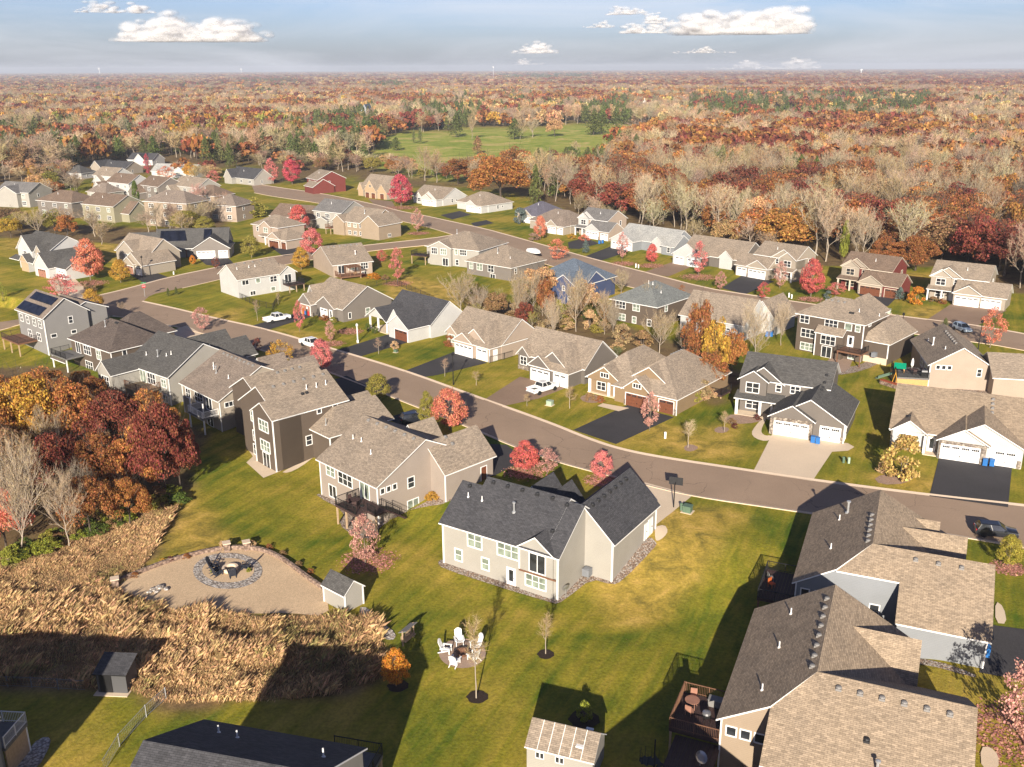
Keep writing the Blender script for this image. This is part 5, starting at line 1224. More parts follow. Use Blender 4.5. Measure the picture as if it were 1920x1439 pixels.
for v in range(3):
    sg,tp=limbs(rng,.16,1,.42,9,.022,levels=1);sm=segmesh(sg)
    sm=(sm[0]*np.array([.9,.9,.86]),sm[1])
    p,nm=egg(rng,8500,.16,.42,90,k=.13);cv=cards(p,np.full(8500,.0165),rng,norm=nm);make_proto('orn%d'%v,sm,cv,'bark','leaf')
    p,nm=egg(rng,2600,.14,.5,70,.9,.10);cv=cards(p,np.full(2600,.0165),rng,norm=nm,bias=.3);make_proto('spa%d'%v,sm,cv,'bark','leaf')
    sg2,tp2=limbs(rng,.22,1,.55,11,.026,levels=1);sm2=segmesh(sg2);sm2=(sm2[0]*np.array([.85,.85,.8]),sm2[1])
    p,nm=dome(rng,15000,.14,64,.125);cv=cards(p,np.full(15000,.0135),rng,norm=nm,bias=.45);make_proto('oak%d'%v,sm2,cv,'barkdark','leaf')
    p,nm=dome(rng,5600,.14,50,.135);cv=cards(p,np.full(5600,.0195),rng,norm=nm,bias=.45);make_proto('oakm%d'%v,sm2,cv,'barkdark','leaf')
    # bare trees
    sg,tp=limbs(rng,.22,1,.50,11,.019,levels=2,vase=(v==0),wob=.05);sv,sf=segmesh([(a,b,max(r0,.0022),max(r1,.0018)) for a,b,r0,r1 in sg],4);tv,tf=twigs(tp,rng,3,.075,.0016)
    sv,tv=shapefit([sv,tv]);make_proto('bare%d'%v,(sv,sf),(tv,tf),'barkpale','twig')
    sg,tp=limbs(rng,.26,1,.46,10,.019,levels=1,vase=(v==0),wob=.05);sv,sf=segmesh([(a,b,max(r0,.004),max(r1,.003)) for a,b,r0,r1 in sg],3);tv,tf=twigs(tp,rng,7,.11,.0028)
    sv,tv=shapefit([sv,tv]);make_proto('bareM%d'%v,(sv,sf),(tv,tf),'barkpale','twig')
    # sapling
    sg,tp=limbs(rng,.34,1,.16,8,.011,levels=1,wob=.012);sv,sf=segmesh(sg,4);tv,tf=twigs(tp,rng,4,.09,.0022)
    sv,tv=shapefit([sv,tv]);make_proto('sap%d'%v,(sv,sf),(tv,tf),'barkpale','twig')
    # pine: whorls of drooping needle tufts
    pts=[];nms=[]
    for i in range(150):
        f=rng.random()**.8;z=.14+.86*f;rad=.5*(1-f)**.55*(.7+.5*rng.random());a=rng.random()*6.283
        for j in range(9):
            t_=(j+1)/9;pts.append((rad*t_*math.cos(a)+rng.normal()*.016,rad*t_*math.sin(a)+rng.normal()*.016,z-.05*t_+rng.normal()*.012));nms.append((math.cos(a)*.3,math.sin(a)*.3,.9))
    pts=np.array(pts);cv=cards(pts,np.full(len(pts),.042),rng,norm=np.array(nms),bias=.5,aspect=.5)
    make_proto('pine%d'%v,segmesh([((0,0,0),(0,0,.96),.02,.004)],5),cv,'barkdark','leaf')
    # shrub
    p,nm=egg(rng,2200,.02,.35,30,.7,.17);cv=cards(p,np.full(2200,.033),rng,norm=nm,bias=.4)
    make_proto('bush%d'%v,segmesh([((0,0,0),(.1*math.cos(i),.1*math.sin(i),.5),.02,.008) for i in range(5)],4),cv,'bark','leaf')
    # light-weight versions for the far wood
    p,nm=dome(rng,260,.12,18,.2);cv=cards(p,np.full(260,.085),rng,norm=nm,bias=.5);make_proto('f_oak%d'%v,segmesh([((0,0,0),(0,0,.6),.025,.01)],3),cv,'barkdark','leaf_inst',True)
    sg,tp=limbs(rng,.3,1,.36,6,.018,levels=0,vase=True);sv,sf=segmesh(sg,3);tv,tf=twigs(tp,rng,11,.2,.0075);sv,tv=shapefit([sv,tv]);make_proto('f_bare%d'%v,(sv,sf),(tv,tf),'barkpale','twig_inst',True)
    p=pts[rng.integers(0,len(pts),190)];cv=cards(p,np.full(190,.1),rng,norm=np.tile([0,0,1.],(190,1)),bias=.45,aspect=.5);make_proto('f_pine%d'%v,segmesh([((0,0,0),(0,0,.9),.02,.004)],3),cv,'barkdark','leaf_inst',True)
C_=dict(pink=(.70,.21,.20),coral=(.72,.26,.165),crim=(.58,.10,.14),red=(.64,.14,.125),palepink=(.64,.33,.28),gold=(.56,.32,.06),orange=(.66,.27,.04),olive=(.33,.28,.06),gyel=(.42,.36,.06),rust=(.36,.145,.055),orust=(.47,.205,.065),dred=(.26,.075,.05),brown=(.33,.20,.10),tanl=(.56,.37,.20),peach=(.62,.37,.19),yellow=(.62,.42,.15),green=(.13,.175,.035),ygreen=(.32,.34,.05),pine=(.135,.155,.045),pineb=(.18,.19,.07),spruce=(.16,.205,.19),twtan=(.43,.305,.165),twgrey=(.35,.275,.185),twlil=(.36,.25,.175),twpale=(.55,.42,.26),grass=(.66,.46,.26),dkshrub=(.16,.05,.04))
def C4(c,j=0):
    c=C_[c] if isinstance(c,str) else c
    if j:
        k=1+(random.random()-.5)*j;c=(c[0]*k*(1+(random.random()-.5)*j*.4),c[1]*k*(1+(random.random()-.5)*j*.6),c[2]*k)
    return (c[0],c[1],c[2],1)
NAMES=dict(orn='maple_tree',spa='maple_tree',oak='oak_tree',oakm='oak_tree',bare='bare_tree',bareM='bare_tree',sap='sapling',pine='pine_tree',bush='shrub')
tn=0
def tree_at(kind,X,Y,Z,h,w,c,label,cat='tree',group=None,name=None,v=None,rz=None):
    global tn
    tn+=1;v=(tn*7)%3 if v is None else v
    r=bpy.data.objects.new(name or NAMES[kind],None);COL.objects.link(r);r.empty_display_size=.2
    r.location=(X,Y,Z-.03);r.rotation_euler=(0,0,random.random()*6.28 if rz is None else rz);r.scale=(w,w,h)
    tag(r,label,cat,group)
    a,b=PROTO['%s%d'%(kind,v)]
    cc=C4(c,.12)
    for nm,d in (('trunk',a),('crown',b)):
        o=bpy.data.objects.new(nm,d);COL.objects.link(o);o.parent=r;o.color=cc
    return r
def tree(kind,bx,by,ty,wpx,c,label,cat='tree',group=None,name=None,flat=True):
    """tree standing on the ground point seen at (bx,by) whose top shows at row ty and whose crown is wpx wide"""
    X,Y,Z=GT(bx,by);lo,hi=0,60
    for _ in range(40):
        m_=(lo+hi)/2
        if PX(X,Y,Z+m_)[1]>ty: lo=m_
        else: hi=m_
    dist=math.hypot(Y,CH)
    return tree_at(kind,X,Y,Z,max(.4,lo),wpx*dist/FPX*1.06,c,label,cat,group,name)
T=[('orn',843,806,727,66,'coral','dense coral-red maple leaning over the main street, the largest by the kerb'),
('orn',801,803,733,34,'olive','narrow cone of olive-gold leaves left of the large coral maple','arborvitae'),
('orn',710,751,701,48,'olive','round olive and gold tree by the kerb above the dark driveway'),
('orn',604,697,634,42,'pink','pink-red maple beside the parked white pickup'),
('spa',527,690,637,56,'gold','loose golden tree rising behind the tan roofs'),
('spa',484,662,632,18,'dred','small dark red sapling in the shaded front bed'),
('spa',685,1057,962,62,'palepink','sparse pink maple in the back yard with its leaves fallen in a pink circle'),
('orn',984,884,826,54,'red','red-orange maple, left of the two beside the driveway'),
('spa',1026,889,838,44,'palepink','paler pink maple right beside the red-orange one'),
('orn',1128,899,843,42,'pink','pink maple standing alone behind the charcoal roof'),
('orn',170,526,447,54,'coral','tall dense coral-red maple in front of the tan house'),
('orn',227,531,486,36,'gold','gold egg-shaped tree right of the tall coral maple'),
('spa',118,566,512,60,'pink','wide pink-red crab apple by the pale concrete drive'),
('orn',175,588,541,42,'gold','gold tree at the corner of the street crossing'),
('orn',562,437,384,40,'red','round red maple beside the long red-brown roof'),
('orn',586,480,426,40,'pink','pink-red maple by the side street, left of the pergola house'),
('orn',565,507,463,34,'gold','olive-gold tree below the pink-red maple'),
('orn',752,388,326,44,'crim','crimson maple with fallen leaves beside the timber-trimmed house'),
('orn',548,346,297,34,'crim','crimson maple left of the brick red house'),
('spa',510,345,296,28,'pink','thin pink maple left of the crimson one on the curve'),
('spa',746,530,461,30,'pink','slim pink maple standing in the dry lawn with a pink leaf circle'),
('spa',716,492,468,24,'red','small red maple at the right corner of the pergola house'),
('spa',783,436,390,26,'palepink','thin pale pink maple on the corner lawn by the far street'),
('orn',472,484,440,36,'olive','green-gold round tree in front of the beige two-storey house'),
('orn',362,497,478,12,'orange','tiny orange tree before the solar panelled house'),
('spa',405,505,481,17,'dred','small sparse dark pink tree by the black driveway'),
('orn',1013,450,404,24,'coral','slim coral maple in front of the low brown hip roof'),
('spa',1045,489,447,44,'coral','spreading coral-red crab apple beside the covered boat'),
('spa',1166,489,434,24,'palepink','slim pale pink maple before the slate grey house'),
('orn',1222,495,457,22,'red','small round red maple before the slate grey house'),
('spa',1309,517,450,32,'pink','pink maple in a pink leaf bed before the dark taupe gable'),
('spa',1350,545,508,24,'palepink','small pink tree beside the far kerb, left of the black driveway'),
('spa',1430,562,527,26,'red','bushy red maple on the far kerb behind the brown hip roof'),
('spa',1462,541,488,28,'palepink','pale pink tree before the porch of the tan two-storey house'),
('orn',1520,558,484,46,'red','bright red maple between the tan and the red houses'),
('spa',1566,555,529,38,'pink','low pink crab apple before the porch of the red house'),
('bush',1718,571,537,30,'orange','orange and yellow shrub by the red house garage','shrub'),
('spa',1856,652,574,50,'coral','tall coral maple at the far street near the silver car'),
('spa',1278,556,533,14,'rust','small rust tree at the corner of the far street'),
('bush',1691,897,816,72,'yellow','large yellow shrub with many stems before the white-gabled house','shrub'),
('orn',743,1288,1215,50,'orange','small bright orange maple in a dark mulch ring near the tall grass'),
('sap',893,1310,1146,44,'twtan','tall bare sapling in a mulch ring, nearest the white chairs'),
('sap',1023,1227,1148,34,'twtan','bare sapling in a mulch ring below the pale house'),
('bush',1095,1352,1315,28,'ygreen','small bright yellow-green shrub above the bottom shed','shrub'),
('orn',1889,1062,1003,46,'gyel','young green-gold tree beside the black parked car'),
('spa',1922,1400,1225,120,'palepink','big pale pink maple cut by the right edge'),
('spa',1218,808,733,36,'palepink','thin pink tree before the brown garage doors'),
('sap',1068,766,722,26,'twtan','bare small tree on the lawn above the main street'),
('sap',1290,840,784,30,'twpale','bare white-stemmed sapling in a pink bed'),
('sap',1358,810,768,20,'twtan','bare sapling in the ring bed of the grey two-storey house'),
('sap',988,762,738,16,'twtan','tiny bare tree beside the brown driveway'),
('sap',893,723,694,20,'twtan','bare sapling on the lawn by the main street, left of the brown driveway'),
('sap',834,706,670,16,'twlil','bare purple sapling at the edge of the dark driveway'),
('sap',710,664,631,18,'twlil','bare sapling by the white house driveway'),
('spa',620,641,600,22,'palepink','thin pink tree on the lawn behind the white pickup'),
('spa',562,622,562,22,'pink','thin red-pink tree beside the garage of the open-doored house'),
('spa',380,622,574,38,'palepink','pale pink-red tree on the near kerb of the main street'),
('bareM',229,591,564,22,'twlil','bare bush at the near kerb of the crossing','shrub'),
('spa',8,572,529,18,'ygreen','yellow-green small tree at the far left edge'),
('sap',483,602,560,14,'twlil','bare thin tree on the corner lawn before the pickup'),
('sap',522,572,546,10,'twtan','thin bare sapling behind the black fence'),
('bare',866,592,503,76,'twtan','large bare tan tree at the left end of the brushy hollow'),
('bare',968,608,498,66,'twtan','bare forked tree in the middle of the brushy hollow'),
('oakm',1022,606,508,34,'rust','narrow rust oak in the brushy hollow'),
('bare',1236,664,572,66,'twtan','bare tree beside the dark two-level house'),
('oakm',1306,700,545,52,'rust','tall ragged rust oak, left of the group before the white gabled house'),
('oakm',1338,716,580,50,'gold','gold-leaved oak in the middle of the rust group'),('oakm',1372,704,612,46,'orust','lower orange oak at the right of the rust group'),('spa',1288,706,600,44,'rust','thin rust tree at the left foot of the rust group'),('oakm',1330,730,650,60,'rust','low spreading rust oak at the foot of the rust group'),
('bare',1080,622,500,60,'twtan','tall bare tree before the navy house'),('bare',1040,640,545,56,'twpale','pale bare tree in the hollow below the peach-leaved one'),('bare',900,600,530,50,'twgrey','grey bare tree beside the large tan one in the hollow'),('bare',1000,592,500,54,'twtan','bare tree left of the narrow rust oak'),('bare',1150,625,560,46,'twgrey','grey bare tree at the right end of the hollow'),('bare',1280,672,600,46,'twtan','bare tree behind the golden-brown roof'),('bare',1215,600,520,40,'twgrey','bare tree at the left corner of the dark two-level house'),('oakm',930,600,540,40,'brown','brown-leaved tree in the left half of the hollow'),('oakm',985,615,560,36,'dred','dark red-leaved tree in the hollow'),
('oakm',1094,598,520,58,'tanl','tan-leaved tree before the navy house'),
('oakm',1012,565,490,66,'peach','peach-leaved tree left of the navy house'),
('bare',1165,555,500,40,'twtan','bare tree between the navy and the dark two-level houses'),
('bare',1412,686,556,76,'twpale','pale many-stemmed bare tree at the white gabled house'),
('bare',1464,648,555,46,'twpale','pale bare tree at the corner of the brown three-storey house'),
('bare',1132,612,540,44,'twtan','bare tree behind the brushy hollow, below the navy house'),
('pine',1491,775,735,18,'spruce','small blue spruce on the side lawn, left one','spruce'),('pine',1513,776,742,18,'spruce','small blue spruce on the side lawn, right one','spruce'),('pine',1481,740,712,12,'spruce','tiny grey spruce at the corner of the grey two-storey roof','spruce'),
('pine',1686,564,538,20,'spruce','blue spruce before the red house garage','spruce'),('pine',1098,476,449,16,'spruce','blue spruce on the lawn beside the kerb of the far street','spruce'),('bush',975,420,389,24,'spruce','grey-green rounded evergreen before the purplish roof','shrub'),
('pine',1770,622,596,18,'pineb','green spruce beside the silver car','spruce'),('pine',316,556,540,9,'pine','small dark spruce on the corner lawn, left','spruce'),('pine',331,553,538,9,'pine','small dark spruce on the corner lawn, right','spruce'),
('oak',940,378,287,106,'orust','huge rust and gold oak rising over the roofs in front of the golf course'),('pine',1004,392,308,32,'pine','dark pine right of the huge rust oak','pine'),('pine',1040,372,308,30,'pine','second dark pine behind the low roofs','pine'),
('oak',1716,508,436,82,'rust','red-brown oak standing before the wood, right of the red house'),
('oak',1660,505,440,60,'rust','rust oak at the wood edge above the red roof'),('bare',1615,500,380,70,'twpale','tall pale bare tree at the edge of the wood above the red roof'),('orn',1580,492,412,18,'ygreen','slim yellow-green tree at the edge of the wood'),
('orn',257,388,338,14,'green','narrow green arborvitae between the white and the taupe gables','arborvitae'),('spa',278,330,287,14,'crim','thin red tree beside the highest white house'),('spa',312,340,311,36,'coral','low coral tree before the long white house'),('spa',402,345,318,26,'pink','small pink-red tree left of the dark-roofed cottage'),
('bareM',372,400,340,36,'palepink','tall pinkish birch clump before the cream gables'),('bush',475,408,370,48,'olive','olive-green bushy tree beside the brown roof','tree'),('orn',350,432,395,60,'olive','wide green-gold tree under the peach three-storey house'),('bush',110,400,385,40,'green','green bush at the grey-purple house','shrub'),
('orn',385,440,405,40,'olive','second green-gold tree right under the birches'),('spa',180,360,342,18,'gold','gold shrub before the cream garage house','shrub'),
('bush',700,524,512,26,'orange','rounded golden shrub behind the pergola house','shrub'),('bush',678,520,512,20,'dkshrub','dark red low shrub behind the pergola house','shrub'),('bush',722,526,515,14,'brown','brown shrub at the end of the pergola house bed','shrub'),
('bush',1378,803,794,12,'dkshrub','dark red shrub at the porch of the grey house, left','shrub'),('bush',1420,787,777,14,'dkshrub','dark red shrub at the porch of the grey house, right','shrub'),('bush',1372,796,784,18,'brown','tan shrub at the porch corner of the grey house','shrub'),
('bush',1105,752,737,22,'brown','low rusty shrub before the porch of the golden-brown house','shrub'),('bush',1125,755,742,18,'rust','second low rusty shrub before the porch of the golden-brown house','shrub'),
('bush',810,938,922,26,'gold','gold feathery shrub in the rock bed of the tan deck house','shrub'),('bush',856,922,910,18,'olive','olive small shrub at the garage wall of the tan deck house','shrub'),('bush',844,650,628,26,'rust','rusty grasses at the corner of the beige house','shrub'),
('bush',1700,560,548,14,'pineb','low green shrub beside the blue spruce','shrub'),('bush',1552,560,545,14,'spruce','grey rounded shrub at the red house porch','shrub'),('bush',690,622,606,12,'green','green round shrub before the black-roofed house','shrub'),('bush',703,626,612,12,'green','green round shrub, right of the other round one','shrub'),
('bush',1749,566,556,18,'brown','brown low shrub at the beige house porch','shrub'),('bush',1766,570,560,16,'rust','rust low shrub at the beige house porch','shrub'),('bush',608,602,590,18,'rust','reddish shrub at the open-garage house','shrub'),('bush',625,606,594,14,'olive','olive shrub beside the reddish one','shrub'),
('bush',1095,452,440,22,'coral','coral shrub before the cream two-storey house','shrub'),('bush',1072,448,438,18,'gold','gold shrub before the cream two-storey house','shrub'),('bush',1000,452,437,22,'twlil','bare purple shrub by the far street','shrub')]
CATG={'tree':None}
for r in T:
    k,bx,by,ty,w,c,lab=r[:7];cat=r[7] if len(r)>7 else 'tree'
    nm={'arborvitae':'arborvitae','spruce':'spruce_tree','shrub':'shrub','pine':'pine_tree'}.get(cat)
    tree(k,bx,by,ty,w,c,lab,cat,None,nm)
# fallen leaves under the red maples: one drift of small leaves each
lv=[];lf=[]
for x,y,rr,col_ in ((690,1052,3.6,'pinkbed'),(745,532,4,0),(752,390,7,0),(1309,520,5,0),(655,622,3,0),(1222,499,4,0),(785,438,4,0),(1520,562,3.5,0),(985,886,3,0),(1128,902,2.5,0),(168,532,5,0),(1890,1066,2,0),(1905,1380,5,0),(620,645,3,0),(1170,495,4,0)):
    X,Y,Z=GT(x,y);n=int(330*rr)
    a=rng.random(n)*6.283;r_=rr*np.sqrt(rng.random(n))*(.6+.5*rng.random(n));px_,py_=X+r_*np.cos(a),Y+r_*np.sin(a)*.9
    p=np.stack([px_,py_,hz(px_,py_)+.05],1);v_,f_=cards(p,np.full(n,.13),rng,up=2.5);lf.append(f_+sum(len(q) for q in lv));lv.append(v_)
me=npmesh('fallen_leaves',[(np.concatenate(lv),np.concatenate(lf),0)],['leaf']);o=link('fallen_leaves',me);o.color=C4((.58,.28,.22));tag(o,'pink and red leaves fallen in circles on the lawns under the maples','leaves',kind='stuff')
# oak wood at the left edge
OK=[(312,938,738,104,'dred'),(268,936,790,104,'orust'),(196,945,800,104,'rust'),(222,880,722,120,'dred'),(140,870,705,125,'orust'),(64,880,690,135,'gold'),(118,955,800,110,'dred'),(42,960,795,120,'brown'),(172,1005,885,96,'rust'),(-10,910,740,115,'orust'),(292,868,722,100,'orust'),(12,1030,905,100,'coral'),(244,985,888,76,'orust'),(92,800,682,110,'orust'),(180,810,700,90,'rust'),(10,800,695,90,'orust'),(340,925,760,80,'dred'),(-60,980,780,130,'orust'),(160,760,690,70,'orust'),(-60,830,700,120,'rust'),(214,800,722,80,'dred'),(330,880,770,70,'rust')]
OL=['dark rust oak at the outer corner of the left wood','orange oak right of centre in the left wood','rust oak in the middle front of the left wood','orange-rust oak below the cream house']
for i,(x,y,t_,w,c) in enumerate(OK): tree('oak',x,y,t_,w,c,'broad oak with orange and rust leaves in the dense wood at the left edge','tree','oaks of the left wood')
tree('bare',38,1045,800,120,'twpale','pale bare tree with a thick forked trunk at the front of the left wood');tree('bare',130,1026,868,84,'twpale','leaning bare tree at the front of the left wood')
for x,y,t_,w,c in ((60,985,815,100,'twtan'),(150,985,850,80,'twgrey'),(-10,1000,830,100,'twtan'),(100,900,745,80,'twtan'),(210,935,800,60,'twgrey')): tree('bare',x,y,t_,w,c,'bare brown tree tangled among the orange oaks at the left edge','tree','bare trees of the left wood')
for i in range(34):
    f=i/33;x=10+330*f+random.uniform(-12,12);y=1058-118*f+random.uniform(-14,6)
    tree('bush',x,y,y-random.uniform(16,34),random.uniform(26,46),random.choice(['ygreen','olive','green','brown','ygreen']),'low yellow-green underbrush at the foot of the left wood','shrub','underbrush of the left wood')
for i in range(46):
    f=random.random();x=880+450*f;y=585+175*f*f+random.uniform(-34,26)
    tree('bush' if i%3 else 'bareM',x,y,y-random.uniform(14,40),random.uniform(26,46),random.choice(['olive','green','brown','tanl','twtan','olive']),'brushy shrub in the hollow between the two rows of houses','shrub','shrubs of the hollow')
# ------------------------------------------------------------------ vehicles
def wheel_pair(r,xs,half,rad=.38,wd=.26):
    k=('wheel',rad,wd)
    if k not in FCACHE:
        a=MB();a.lathe([(rad*.62,-wd/2),(rad*.96,-wd/2),(rad,-wd/4),(rad,wd/4),(rad*.96,wd/2),(rad*.62,wd/2)],n=18)
        b=MB();b.lathe([(.02,-wd*.47),(rad*.6,-wd*.47),(rad*.63,wd*.3),(rad*.6,wd*.47),(.08,wd*.40),(.02,wd*.44)],n=14);FCACHE[k]=(a.data('tyre','tire'),b.data('rim','rimgrey'))
    ty,ri=FCACHE[k]
    for x in xs:
        for s in(-1,1):
            w=bpy.data.objects.new('wheel',None);COL.objects.link(w);w.parent=r;w.location=(x,s*half,rad);w.rotation_euler=(s*-math.pi/2,0,0);w.empty_display_size=.1
            link('tyre',ty,w);link('rim',ri,w)
def loft(sections,mat,name,parent,bev=.06):
    """body from cross-sections along x: (x, half-width bottom, half-width top, z0, z1, crown)"""
    a=MB();rows=[]
    for x,wb,wt,z0,z1 in sections:
        h=z1-z0
        rows.append([(x,-wb*.96,z0),(x,-wb,z0+h*.18),(x,-wb,z0+h*.55),(x,-wt,z1-h*.08),(x,-wt*.9,z1),(x,0,z1+.015),(x,wt*.9,z1),(x,wt,z1-h*.08),(x,wb,z0+h*.55),(x,wb,z0+h*.18),(x,wb*.96,z0)])
    n=len(rows[0])
    for r in rows:a.v+=r
    for i in range(len(rows)-1):
        for j in range(n-1):a.f.append([i*n+j,(i+1)*n+j,(i+1)*n+j+1,i*n+j+1][::-1]);a.uv.append(None)
        a.f.append([i*n+n-1,(i+1)*n+n-1,(i+1)*n,i*n][::-1]);a.uv.append(None)
    a.f.append(list(range(n)));a.uv.append(None);a.f.append([(len(rows)-1)*n+k for k in range(n)][::-1]);a.uv.append(None)
    me=a.data(name,mat)
    for p in me.polygons:p.use_smooth=True
    me.set_sharp_from_angle(angle=R(38)) if hasattr(me,'set_sharp_from_angle') else None
    return link(name,me,parent)
def cabin(sec,name,gl,roofmat,parent):
    """glasshouse: lower rectangle to upper rectangle; sec=(x0b,x0t,x1t,x1b,wb,wt,z0,z1)"""
    x0b,x0t,x1t,x1b,wb,wt,z0,z1=sec
    lo=[(x0b,-wb,z0),(x1b,-wb,z0),(x1b,wb,z0),(x0b,wb,z0)];up=[(x0t,-wt,z1),(x1t,-wt,z1),(x1t,wt,z1),(x0t,wt,z1)]
    a=MB()
    for i in range(4):
        j=(i+1)%4;a.poly([lo[i],lo[j],up[j],up[i]])
    a.build('side_glass',gl,parent)
    b=MB();b.poly(up);
    ex=.05
    ru=[(x0t-ex,-wt-.02,z1+.0),(x1t+ex,-wt-.02,z1),(x1t+ex,wt+.02,z1),(x0t-ex,wt+.02,z1)];rt=[(x0t+.1,-wt+.12,z1+.07),(x1t-.12,-wt+.12,z1+.07),(x1t-.12,wt-.12,z1+.07),(x0t+.1,wt-.12,z1+.07)]
    b=MB();b.poly(rt)
    for i in range(4):
        j=(i+1)%4;b.poly([ru[i],ru[j],rt[j],rt[i]])
    for s in(-1,1):
        for (xb,xt) in ((x0b,x0t),((x0b+x1b)/2-.05,(x0t+x1t)/2-.05),(x1b,x1t)):
            b.tube((xb,s*(wb+.01),z0),(xt,s*(wt+.01),z1),.05,n=4)
    b.build('cab_roof',roofmat,parent)
def pickup(label,x,y,rz,mat='carwhite'):
    X,Y,Z=GT(x,y);r=empty('pickup_truck',(X,Y,Z+.03),R(rz),label,'pickup truck','white pickup trucks')
    loft([(2.95,.82,.78,.50,.95),(2.85,.97,.90,.42,1.08),(1.3,1.0,.94,.42,1.20),(1.15,1.0,.95,.42,1.22),(-.95,1.0,.96,.42,1.22)],mat,'body',r)
    a=MB()
    for s in(-1,1):a.box(-2.9,s*1.0-(.1 if s>0 else 0),.5,-.96,s*1.0+(.1 if s<0 else 0),1.25)
    a.box(-2.95,-1.0,.5,-2.85,1.0,1.24);a.box(-2.85,-.9,.5,-.96,.9,.72);a.build('truck_bed',mat,r)
    b=MB();b.box(-2.84,-.89,.72,-.97,.89,.76);b.build('bed_liner','ventblack',r)
    cabin((-.95,-.80,.72,1.42,.93,.76,1.22,1.84),'cab','glass',mat,r)
    wheel_pair(r,(1.85,-1.75),.92,.40)
    for s in(-1,1):
        a=MB();a.box(2.80,s*.72-.16,.78,2.97,s*.72+.16,.95);a.build('headlight','rimgrey',r)
        a=MB();a.box(-2.97,s*.9-.07,.8,-2.93,s*.9+.07,1.1);a.build('tail_light','redsign',r)
        a=MB();a.box(1.0,s*1.02,1.2,1.2,s*1.18,1.38) if s>0 else a.box(1.0,-1.18,1.2,1.2,-1.02,1.38);a.build('mirror',mat,r)
    a=MB();a.box(2.9,-.9,.42,3.02,.9,.62);a.box(-3.05,-.9,.48,-2.95,.9,.64);a.build('bumper','rimgrey',r)
    a=MB();a.box(2.93,-.5,.66,2.99,.5,.98);a.build('grille','ventblack',r)
    return r
def suv(label,x,y,rz,mat,cat='car',name='parked_car',z=None):
    X,Y,Z=GT(x,y);r=empty(name,(X,Y,Z+.04),R(rz),label,cat)
    loft([(2.28,.70,.62,.38,.72),(2.15,.88,.80,.28,.88),(1.2,.92,.86,.26,1.0),(.9,.92,.88,.26,1.02),(-2.0,.92,.86,.28,1.02),(-2.25,.84,.78,.36,.98)],mat,'body',r)
    cabin((-2.1,-1.75,.25,1.05,.86,.66,1.0,1.56),'cabin','glass',mat,r)
    wheel_pair(r,(1.42,-1.38),.82,.35,.23)
    for s in(-1,1):
        a=MB();a.box(2.1,s*.62-.17,.68,2.26,s*.62+.17,.80);a.build('headlight','rimgrey',r)
        a=MB();a.box(-2.29,s*.66-.15,.78,-2.2,s*.66+.15,.95);a.build('tail_light','redsign',r)
        a=MB();a.box(.75,min(s*.93,s*1.08),.98,.92,max(s*.93,s*1.08),1.1);a.build('mirror',mat,r)
    return r
def pang(a,b):
    p,q=GT(*a),GT(*b);return math.degrees(math.atan2(q[1]-p[1],q[0]-p[0]))
pickup('white pickup parked on the driveway of the dark taupe house',1018,735,pang((992,738),(1048,721)))
pickup('white pickup parked at the kerb of the main street beside the pink-red maple',584,651,pang((566,643),(602,656)))
pickup('white pickup on the driveway of the open-garage house',520,603,pang((498,605),(543,596)))
suv('black parked car on the main street at the right edge',1866,1005,pang((1828,1003),(1905,1011)),'carblack')
suv('silver-blue parked car with a roof rack on the far street',1804,621,pang((1780,611),(1826,630)),'carsilver')
suv('dark car with red tail lights before the open garage of the tan house',277,506,35,'carblack')
suv('dark car on the shaded driveway behind the tan roofs',778,792,20,'carblack')
suv('dark car on the concrete drive behind the charcoal roof',300,622,25,'carblack')
X,Y,Z=GT(1001,478);r=empty('covered_boat',(X,Y,Z),R(-58),'boat under a white cover parked on the far street','boat')
loft([(3.2,.15,.1,.9,1.3),(2.2,.8,.6,.7,1.6),(0,1.05,.7,.6,1.9),(-2.4,1.0,.8,.6,1.6),(-2.8,.9,.7,.7,1.3)],'white','hull_cover',r);wheel_pair(r,(-.6,),1.0,.33,.2)
a=MB();a.box(-2.6,-.5,.35,3.6,.5,.5);a.build('trailer_frame','blackmetal',r)
# ------------------------------------------------------------------ sheds
H=House('small pale storage shed with a charcoal roof beside the sandy court',(608.5,1128.5),-40.5,'cream','r_dgrey',az=-2.1,z=-2.1,name='storage_shed',cat='shed');H.g(0,3.46,0,2.42,'u',2.15,3.2,zb=-.2,oe=.25,orr=.15)
for u,v in((0,0),(3.46,0),(3.46,2.42)):H.corner(u,v,0,2.1,.14)
H.box('door','doorwhite',1.2,2.44,0,2.3,2.5,1.9);H.done()
H=House('cream shed with a brown panelled roof, a skylight and two small windows',(992.3,1434.4),-20.5,'cream','r_tan',az=-2.1,z=-2.1,name='storage_shed',cat='shed')
H.slab([(-.15,-.75,2.3),(5.6,-.75,2.3),(5.6,1.15,3.75),(-.15,1.15,3.75)],.1);H.slab([(-.15,1.15,3.75),(5.6,1.15,3.75),(5.6,3.1,2.2),(-.15,3.1,2.2)],.1)
w=H.wmb(None);w.poly([(0,-.6,-.3),(5.45,-.6,-.3),(5.45,-.6,2.3),(0,-.6,2.3)])
for u in(0,5.45):w.poly([(u,-.6,-.3),(u,2.95,-.3),(u,2.95,2.2),(u,1.15,3.64),(u,-.6,2.3)])
w.poly([(5.45,2.95,-.3),(0,2.95,-.3),(0,2.95,2.2),(5.45,2.95,2.2)])
for i in range(1,6):H.T.tube((.9*i,-.72,2.33),(.9*i,1.13,3.77),.03,n=4)
for u in(1.1,2.75):H.win('S',-.6,u,1.72,.62,.5,2,1,'g',.05)
H.box('skylight','white',3.9,-.1,2.86,4.5,.35,3.02);H.box('skylight','white',4.2,1.7,3.25,4.8,2.0,3.36);H.box('ramp','concrete',5.6,0,-.1,6.6,1.6,.08);H.done()
